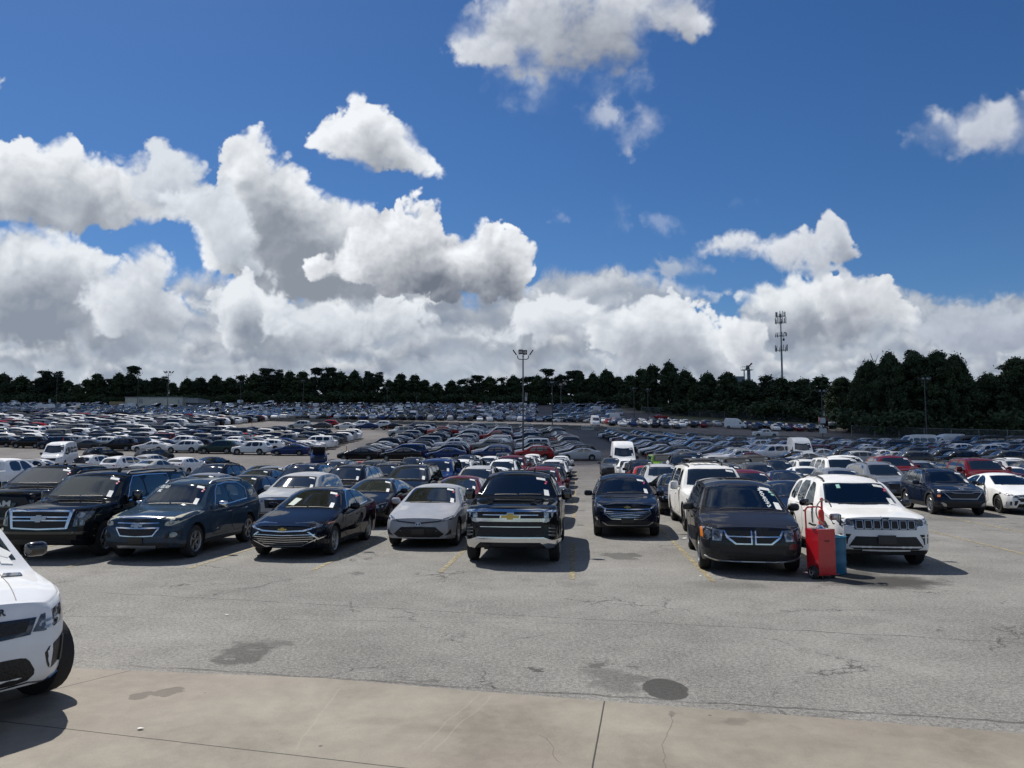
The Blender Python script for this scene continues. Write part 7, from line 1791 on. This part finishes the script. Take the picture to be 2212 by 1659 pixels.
# --- every other car as a record first: (Y, kind, colour letter, x, y, rz, label, far)
REC = []
ORD = ['first', 'second', 'third', 'fourth', 'fifth', 'sixth', 'seventh', 'eighth', 'ninth', 'tenth', 'eleventh', 'twelfth', 'thirteenth', 'fourteenth', 'fifteenth', 'sixteenth', 'seventeenth', 'eighteenth', 'nineteenth', 'twentieth', '21st', '22nd', '23rd', '24th', '25th', '26th', '27th', '28th', '29th', '30th', '31st', '32nd', '33rd', '34th', '35th', '36th', '37th', '38th', '39th', '40th']
TN = {'sedan': 'sedan', 'sedan_long': 'long sedan', 'hatch': 'hatchback', 'crossover': 'crossover', 'crossover_slim': 'small crossover', 'crossover_big': 'large crossover', 'big_suv': 'big wagon', 'pickup': 'pickup', 'minivan': 'minivan', 'jeep': 'boxy off-roader', 'van_high': 'high-roof van', 'van_mid': 'passenger van', 'coupe': 'coupe', 'superduty': 'heavy pickup'}
CATN = {'pickup': 'pickup truck', 'superduty': 'pickup truck', 'van_high': 'van', 'van_mid': 'van', 'jeep': 'off-roader', 'minivan': 'minivan', 'big_suv': 'suv', 'crossover': 'suv', 'crossover_big': 'suv', 'crossover_slim': 'suv'}
def rnd_kind(r_, sed=.42):
    v = r_.random()
    if v < sed: return r_.choice(['sedan', 'sedan_long', 'sedan'])
    if v < .88: return r_.choice(['crossover', 'crossover_slim', 'crossover_big', 'crossover'])
    return r_.choice(['hatch', 'big_suv', 'minivan', 'pickup'])
def rnd_col(r_, light=1.0):
    return r_.choices('WKGSBNRMCV', [26 * light, 25, 21, 15, 2.2, 6, 2.4, 3, 2.5, 3])[0]
def rec(kind, c, x, y, rz, label, name=None): REC.append((y, kind, c, x, y, rz, label, name))
# left lanes, cars nose to tail facing the camera
LT = {1: [('crossover_slim', 'W'), ('crossover', 'M'), ('crossover', 'K'), ('sedan', 'K'), ('crossover', 'W'), ('sedan', 'W'), ('sedan', 'K'), ('sedan', 'S'), ('sedan', 'W')],
      2: [('sedan', 'M'), ('crossover', 'S'), ('sedan', 'W'), ('crossover_big', 'W'), ('big_suv', 'M'), ('crossover', 'K'), ('crossover', 'W'), ('sedan', 'K'), ('hatch', 'W')],
      3: [('sedan_long', 'K'), ('minivan', 'K'), ('big_suv', 'B'), ('crossover_big', 'W'), ('crossover', 'K'), ('sedan', 'K'), ('crossover', 'W'), ('sedan', 'G'), ('crossover', 'G')],
      4: [('crossover_slim', 'S'), ('crossover_big', 'K'), ('crossover', 'K'), ('sedan', 'G'), ('crossover', 'K'), ('crossover', 'W'), ('sedan', 'K'), ('crossover', 'N'), ('sedan', 'W')],
      5: [('sedan', 'K'), ('crossover_big', 'N'), ('sedan', 'K'), ('crossover', 'G'), ('sedan', 'K'), ('crossover', 'K')],
      6: [('sedan', 'V'), ('sedan', 'K'), ('sedan', 'K'), ('crossover', 'V'), ('sedan', 'R')],
      7: [('sedan', 'W'), ('crossover', 'K'), ('sedan', 'K'), ('sedan', 'S')],
      8: [('hatch', 'W'), ('sedan', 'G'), ('sedan', 'S')]}
LN = {1: 'behind the chrome-bumper pickup', 2: 'behind the silver sedan', 3: 'behind the black chrome-grille sedan', 4: 'behind the slate blue crossover', 5: 'behind the long black wagon', 6: 'behind the black marker-lamp pickup', 7: 'seventh left of the open aisle', 8: 'eighth left of the open aisle'}
T0 = {1: 23.6, 2: 24.6, 3: 23.0, 4: 23.2, 5: 24.8, 6: 26.5, 7: 27.5, 8: 28.0}
def lane(tab, names, t0s, side):
    for k, lst in tab.items():
        t = t0s[k]
        for i, (kd, c) in enumerate(lst):
            L = SPECS[kd]['L']; s = (1.2 - 2.62 * k) if side < 0 else (1.2 + 2.62 * k)
            x, y = st2xy(s + rc.uniform(-.12, .12), t + L / 2); t += L + rc.uniform(.5, 1.0)
            rec(kd, c, x, y, -PHI - R(rc.uniform(-1.5, 1.5)), '%s %s, %s car in the lane %s' % (CNAME[c], TN[kd], ORD[i], names[k]))
lane(LT, LN, T0, -1)
RT_ = {1: [('sedan_long', 'K'), ('crossover', 'S'), ('sedan', 'R'), ('crossover', 'K'), ('sedan', 'S'), ('sedan', 'W')],
      2: [('sedan', 'N'), ('crossover_slim', 'M'), ('crossover_big', 'G'), ('jeep', 'K'), ('superduty', 'K'), ('sedan', 'K'), ('jeep', 'E'), ('crossover', 'G')],
      3: [('coupe', 'N'), ('crossover', 'G'), ('jeep', 'K'), ('pickup', 'S'), ('hatch', 'K'), ('superduty', 'G'), ('crossover', 'K')],
      4: [('hatch', 'V'), ('coupe', 'W'), ('crossover', 'K'), ('jeep', 'K'), ('crossover', 'W'), ('sedan', 'K')],
      5: [('crossover_big', 'V'), ('big_suv', 'W'), ('crossover', 'W'), ('crossover', 'K'), ('sedan', 'K')],
      6: [('sedan', 'K'), ('superduty', 'M'), ('pickup', 'W'), ('crossover', 'K'), ('sedan', 'S')],
      7: [('pickup', 'M'), ('crossover', 'V'), ('sedan', 'K'), ('crossover', 'G')],
      8: [('sedan', 'W'), ('sedan', 'W'), ('crossover', 'K'), ('sedan', 'G')],
      9: [('crossover', 'K'), ('crossover', 'G'), ('sedan', 'W'), ('sedan', 'K')],
      10: [('sedan', 'K'), ('crossover', 'S'), ('crossover', 'G')],
      11: [('crossover', 'G'), ('sedan', 'K'), ('crossover', 'W')],
      12: [('crossover', 'W'), ('sedan', 'K')], 13: [('sedan', 'S'), ('crossover', 'K')], 14: [('sedan', 'K')]}
RN = {1: 'behind the long white wagon', 2: 'behind the seven-slot white wagon', 3: 'third right of the open aisle', 4: 'fourth right of the open aisle', 5: 'behind the midnight blue crossover', 6: 'behind the black-wheeled white sedan'}
for k in range(7, 15): RN[k] = '%s right of the open aisle' % ORD[k - 1]
R0 = {1: 28.0, 2: 21.8, 3: 32.0, 4: 33.6, 5: 35.5, 6: 35.0, 7: 37, 8: 33.5, 9: 36, 10: 43, 11: 43, 12: 48, 13: 48, 14: 56}
lane(RT_, RN, R0, 1)
x, y = front_to_mid(9.55, 65.5, 5.98, 5); rec('van_high', 'W', x, y, -PHI, 'white high-roof van at the head of the open aisle')
rec('van_high', 'W', 31.3, 84, -PHI - R(6), 'white high-roof van standing alone above the cars right of centre')
rec('sedan', 'G', 8.2, 64.0, -PHI, 'grey sedan half hidden left of the white high-roof van')
# loose cars on the left, tails towards us
for (kd, c, px, Y, deg, lab) in (('hatch', 'W', 408, 64, 172, 'white hatchback seen from behind, left of the black sedan'), ('sedan', 'K', 468, 68, 168, 'black sedan seen from behind at the lane on the left'),
        ('crossover', 'G', 338, 84, 165, 'dark grey crossover seen from behind, furthest of the loose group'), ('crossover', 'K', 228, 86, 166, 'black crossover seen from behind, right of the passenger van'),
        ('crossover', 'W', 218, 66, 172, 'white crossover seen from behind, half hidden by the black pickup'), ('crossover', 'W', 280, 62, 168, 'white crossover roof left of the silver sedan, loose group'),
        ('hatch', 'S', 335, 72, 170, 'silver hatchback seen from behind in the loose group'), ('sedan', 'S', 345, 60, 168, 'silver sedan seen from behind just over the long black wagon'),
        ('pickup', 'W', 10, 38, 178, 'white pickup cab left of the black marker-lamp pickup'), ('crossover', 'W', 95, 50, 100, 'white crossover roof behind the white pickup cab'),
        ('sedan', 'N', 160, 42, 90, 'navy car roof just over the marker-lamp pickup'), ('sedan', 'V', 590, 40, 12, 'slate blue sedan roof behind the blue crossover')):
    rec(kd, c, (px - CX) / FX * Y, Y, R(deg), lab)
x = (133 - CX) / FX * 78; rec('van_mid', 'W', x, 78.0, R(16), 'white passenger van standing alone in the left lane')
rec('hatch', 'B', (690 - CX) / FX * 82, 82, -R(-16), 'blue hatchback with its bonnet raised near the lane', 'open_hood')
rec('jeep', 'S', (866 - CX) / FX * 139, 139, -R(60), 'pale boxy off-roader standing alone in the upper lane')
rec('crossover', 'W', (364 - CX) / FX * 148, 148, R(-65), 'white crossover standing alone in the left lot lane')
# side-on blocks: columns run away from the camera, noses to the left
def block(name, x0, x1, pitch, yfun, y1fun, dy, cname, sed=.5, light=1.0, phi=0.0, heading=-90, seed=1, front=None):
    r_ = random.Random(seed); n = int((x1 - x0) / pitch)
    for i in range(n):
        xc = x1 - pitch * (i + .5); j = 0; y = yfun(xc) + r_.uniform(-.2, .2)
        while y < y1fun(xc):
            X = xc + (y - 90) * phi + r_.uniform(-.25, .25)
            if r_.random() > .035:
                kd = rnd_kind(r_, sed); c = rnd_col(r_, light)
                if front and j == 0 and i < len(front): kd, c = front[i]
                rec(kd, c, X, y, R(heading + r_.uniform(-2.5, 2.5)), '%s %s side-on, %s in the %s column %s' % (CNAME[c], TN[kd], ORD[min(j, 39)], ORD[i], cname))
            y += dy * r_.uniform(.93, 1.07); j += 1
block('centre', -20.5, 10.3, 5.12, lambda x: 89 if x > -19 else 92, lambda x: 164 - (6 if x > 0 else 0), 3.0, 'left of the centre lane', .55, .6, 0.0, -90, 3, front=[('sedan_long', 'S'), ('crossover', 'R'), ('crossover', 'B'), ('sedan', 'B'), ('sedan_long', 'K'), ('sedan_long', 'K')])
block('right', 15.0, 112, 5.35, lambda x: 78 + max(0, (x - 40) * .10) if x > 20 else 86, lambda x: min(158, 148 + 0 * x) if x < 70 else 146, 3.0, 'counted from the right edge inwards', .45, .55, 0.0, -90, 4)
block('left', -96, -25.5, 5.05, lambda x: 97 + max(0, -(x + 27)) * .30, lambda x: 134 if x > -34 else 144, 3.0, 'left of the slanting lane', .5, 1.5, 0.0, -90, 5, front=[('sedan', 'B'), ('crossover_big', 'W'), ('crossover_big', 'T'), ('crossover', 'W'), ('sedan_long', 'W'), ('crossover_big', 'K'), ('sedan_long', 'G')])
block('upperleft', -150, -64, 5.2, lambda x: 162, lambda x: 203, 3.1, 'of the upper left block', .4, 1.5, 0.0, -90, 6)
block('leftedge', -115, -76, 5.2, lambda x: 122, lambda x: 160, 3.0, 'at the left edge of the photo', .4, 1.3, 0.0, -90, 8, front=[('crossover_big', 'N'), ('crossover', 'O'), ('crossover', 'M')])
rr_ = random.Random(12)
for i, (px, c, kd) in enumerate(((640, 'S', 'crossover_big'), (684, 'G', 'sedan'), (738, 'W', 'sedan'), (785, 'B', 'sedan'), (838, 'K', 'sedan'), (890, 'B', 'crossover'), (910, 'K', 'crossover'), (770, 'W', 'crossover'), (815, 'W', 'crossover'), (700, 'R', 'crossover'))):
    Y = 163 + (7 if i > 6 else 0); rec(kd, c, (px + 8 - CX) / FX * Y, Y, R(-86), '%s %s side-on, %s in the short row before the concrete blocks' % (CNAME[c], TN[kd], ORD[i]))
for (kd, c, px, Y, deg, lab) in (('van_high', 'W', 1588, 212, 70, 'white high-roof van side-on behind the concrete blocks'), ('pickup', 'W', 1652, 180, -90, 'white crew pickup side-on behind the concrete blocks'), ('crossover_slim', 'S', 1720, 152, -90, 'silver small crossover alone in front of the concrete blocks'),
        ('van_high', 'W', 2040, 128, -84, 'white van with windows, first of the van row on the right'), ('van_mid', 'G', 2085, 125, -84, 'dark grey van, second of the van row on the right'), ('van_mid', 'K', 2125, 122, -84, 'black van, third of the van row on the right'), ('van_mid', 'G', 2180, 124, -84, 'dark grey van, last of the van row on the right'), ('van_mid', 'W', 1975, 118, -84, 'low white van left of the van row on the right'),
        ('van_high', 'W', 84, 285, -60, 'white chassis cab on the left, nearer of the two'), ('van_high', 'W', 99, 290, -60, 'white chassis cab on the left, further of the two'), ('van_high', 'W', 1285, 205, 0, 'white van facing us alone in the far centre lot')):
    rec(kd, c, (px - CX) / FX * Y, Y, R(deg), lab)
# the far lot beyond the blocks: rows facing us
r_ = random.Random(33)
row = 0
Y = 226
while Y < 398:
    X = (-40 - CX) / FX * Y
    x1 = min((1330 - CX) / FX * Y, float(60 + (Y - 210) * .1))
    j = 0
    gap = (row % 3 == 2)
    while X < x1:
        px = CX + X / Y * FX
        skip = r_.random() < .06 or (225 < px < 450 and Y > 352) or (1160 < px < 1200 and Y > 240)
        if not skip and not (px < 560 and Y < 232):
            kd = rnd_kind(r_, .38); c = rnd_col(r_, .42)
            if r_.random() < .03: kd = 'van_high' if r_.random() < .4 else 'van_mid'; c = 'W'
            rec(kd, c, X, Y + r_.uniform(-.3, .3) - (px - 800) * .004, R(r_.choice([0, 0, 0, 180]) + r_.uniform(-3, 3)) if px < 1170 else R(-70 + r_.uniform(-4, 4)), '%s %s, %s from the left in far row %s beyond the blocks' % (CNAME[c], TN[kd], ORD[min(39, j % 40)], ORD[row]))
        X += 2.85 * r_.uniform(.97, 1.05) if px < 1170 else 3.0; j += 1
    Y += 5.6 if not gap else 11.5; row += 1
for (Ya, a, b, n) in ((202, 1330, 1800, 0), (208, 1300, 1790, 1), (214, 1290, 1700, 2), (220, 1290, 1500, 3), (226, 1290, 1480, 4)):
    X = (a - CX) / FX * Ya; j = 0
    while X < (b - CX) / FX * Ya:
        if r_.random() > .12 and not (n == 0 and 1480 < CX + X / Ya * FX < 1640):
            kd = rnd_kind(r_, .45); c = rnd_col(r_, .9); rec(kd, c, X, Ya + (X - 60) * -.10 + 6, R(r_.uniform(-4, 4)), '%s %s, %s from the left, %s row under the bank' % (CNAME[c], TN[kd], ORD[min(39, j)], ORD[n]))
        X += 2.9; j += 1
rec('pickup', 'R', (1425 - CX) / FX * 262, 262, R(-88), 'red pickup side-on at the foot of the grass bank')

# --- individuals and the mass
def frame_ok(x, y, m=60): px = CX + x / y * FX; return -m < px < 2212 + m
def hit(a, b): return abs(a[3] - b[3]) < 2.0 and abs(a[4] - b[4]) < 2.4
REC = [r for r in REC if frame_ok(r[3], r[4])]
REC.sort(key=lambda r: r[0])
special = [r for r in REC if any(w in r[6] for w in ('alone', 'van row', 'behind the concrete', 'chassis', 'raised', 'short row', 'foot of the grass'))]
def blocked(r): return any(q is not r and math.hypot(q[3] - r[3], q[4] - r[4]) < 3.4 for q in special)
REC = [r for r in REC if r in special or not blocked(r)]
def nm_of(k): return {'pickup': 'pickup_truck', 'superduty': 'pickup_truck', 'van_high': 'panel_van', 'van_mid': 'passenger_van', 'jeep': 'off_roader'}.get(k, 'parked_car')
n_ind = {}; rest = []
LITE = ('body', 'windshield', 'side_window', 'rear_window', 'wheel', 'headlight', 'tail_light', 'grille', 'mirror', 'window_trim', 'roof_rail', 'paper_tag', 'arch_trim')
FAR = ('body', 'windshield', 'side_window', 'rear_window', 'wheel', 'headlight', 'tail_light')
used_labels = set()
for r in REC:
    y, kd, c, x, _, rz, lab, flag = r; nm = nm_of(kd)
    if r not in special and (n_ind.get(nm, 0) >= 284 or y > 215): rest.append(r); continue
    if lab in used_labels: lab = lab + ', nearer' if lab + ', nearer' not in used_labels else lab + ', further'
    if lab in used_labels and r not in special: rest.append(r); continue
    used_labels.add(lab)
    n_ind[nm] = n_ind.get(nm, 0) + 1
    pr = P_(kd); only = None if y < 60 else (LITE if y < 85 else FAR)
    e = put_car(pr, nm, jit(CLR[c], rc), x, y, rz, lab, CATN.get(kd, 'car'), {'parked_car': 'cars parked on the lot', 'pickup_truck': 'pickups parked on the lot', 'panel_van': 'vans parked on the lot', 'passenger_van': 'vans parked on the lot', 'off_roader': 'off-roaders parked on the lot'}[nm], only)
    if flag == 'open_hood':
        bm = bmesh.new(); box(bm, (0, 0, 0), (1.25, .95, .05), bev=.02); o = link('raised_hood', bm_mesh('raised_hood', bm, [M_TRIM]), e); o.location = (0, -1.15, 1.50); o.rotation_euler = (R(-58), 0, 0)
        bm = bmesh.new(); box(bm, (0, 0, 0), (1.25, .8, .1)); o = link('engine_bay', bm_mesh('engine_bay', bm, [M_TRIM]), e); o.location = (0, -1.55, .93)
# the rest as one mass
def coarse(kd):
    S = SPECS[kd]; V, F, ns, nt, n = car_shell(S, 2); L = S['L']; V = [tuple(v) for v in V]
    ub, ut = S['ws'][0], S['ws'][1]; mi = []
    u0, u1 = S['panes'][0][0][0], max(p[0] for p in S['panes'][-1])
    for f in F:
        c = [sum(V[i][k] for i in f) / len(f) for k in range(3)]; u = c[1] + L / 2; zt = prof(S['top'], u, .02); zs = prof(S['belt'], u, .02)
        glass = False
        if zt - zs > .18:
            if abs(c[0]) > .5 * S['W'] * .70 and zs + .03 < c[2] < zt - .10 and u0 - .3 < u < u1 + .2: glass = True
            if abs(c[0]) < .5 * S['W'] * .86 and c[2] > zs and (ub - .05 < u < ut + .1): glass = True
            if 'rg' in S and S['rg'][4] == 'top' and abs(c[0]) < .8 and S['rg'][0] - .2 < u < S['rg'][1] + .15 and c[2] > zs: glass = True
        mi.append(1 if glass else (2 if c[2] < S.get('zb', .2) + .1 else 0))
    r = S['wr']; k = len(V)
    for yy in (S['fo'], S['fo'] + S['wb']):
        for sx in (-1, 1):
            b = len(V); xw = sx * (S['W'] / 2 + .01)
            for t in range(8): V.append((xw, yy - L / 2 + r * 1.05 * math.cos(t * math.pi / 4), r + r * 1.05 * math.sin(t * math.pi / 4)))
            F.append(tuple(range(b, b + 8)) if sx > 0 else tuple(range(b + 7, b - 1, -1))); mi.append(2)
            b = len(V)
            for t in range(8): V.append((xw + sx * .01, yy - L / 2 + r * .62 * math.cos(t * math.pi / 4), r + r * .62 * math.sin(t * math.pi / 4)))
            F.append(tuple(range(b, b + 8)) if sx > 0 else tuple(range(b + 7, b - 1, -1))); mi.append(3)
    return np.array(V), F, mi
CO = {}
cols_list = list('WKGSBNRMCOETV'); mats_mass = []
for c in cols_list: mats_mass.append(mat('paint_' + CNAME[c].replace(' ', '_'), CLR[c], .6, coat=.4, coat_r=.06, spec=0.0))
mats_mass += [M_GLASS, M_TRIM, M_RIM]; base = len(cols_list)
VV, FF, MI = [], [], []; off = 0
for r in rest:
    y, kd, c, x, _, rz, lab, flag = r
    if kd not in CO: CO[kd] = coarse(kd)
    V, F, mi = CO[kd]; M = place_frame(x, y, rz); A = np.array(M); VV.append(V @ A[:3, :3].T + A[:3, 3]); FF += [tuple(i + off for i in f) for f in F]
    ci = cols_list.index(c); MI += [ci if q == 0 else base + q - 1 for q in mi]; off += len(V)
me = mesh_from('parked_cars', np.concatenate(VV).tolist(), FF, mats_mass, MI, True, 40)
o = link('parked_cars', me); tag(o, 'countless small parked cars filling the far parts of the lot', 'cars', kind='stuff')
print('cars', N_CARS[0], n_ind, 'mass', len(rest), 'trees', n_tree)
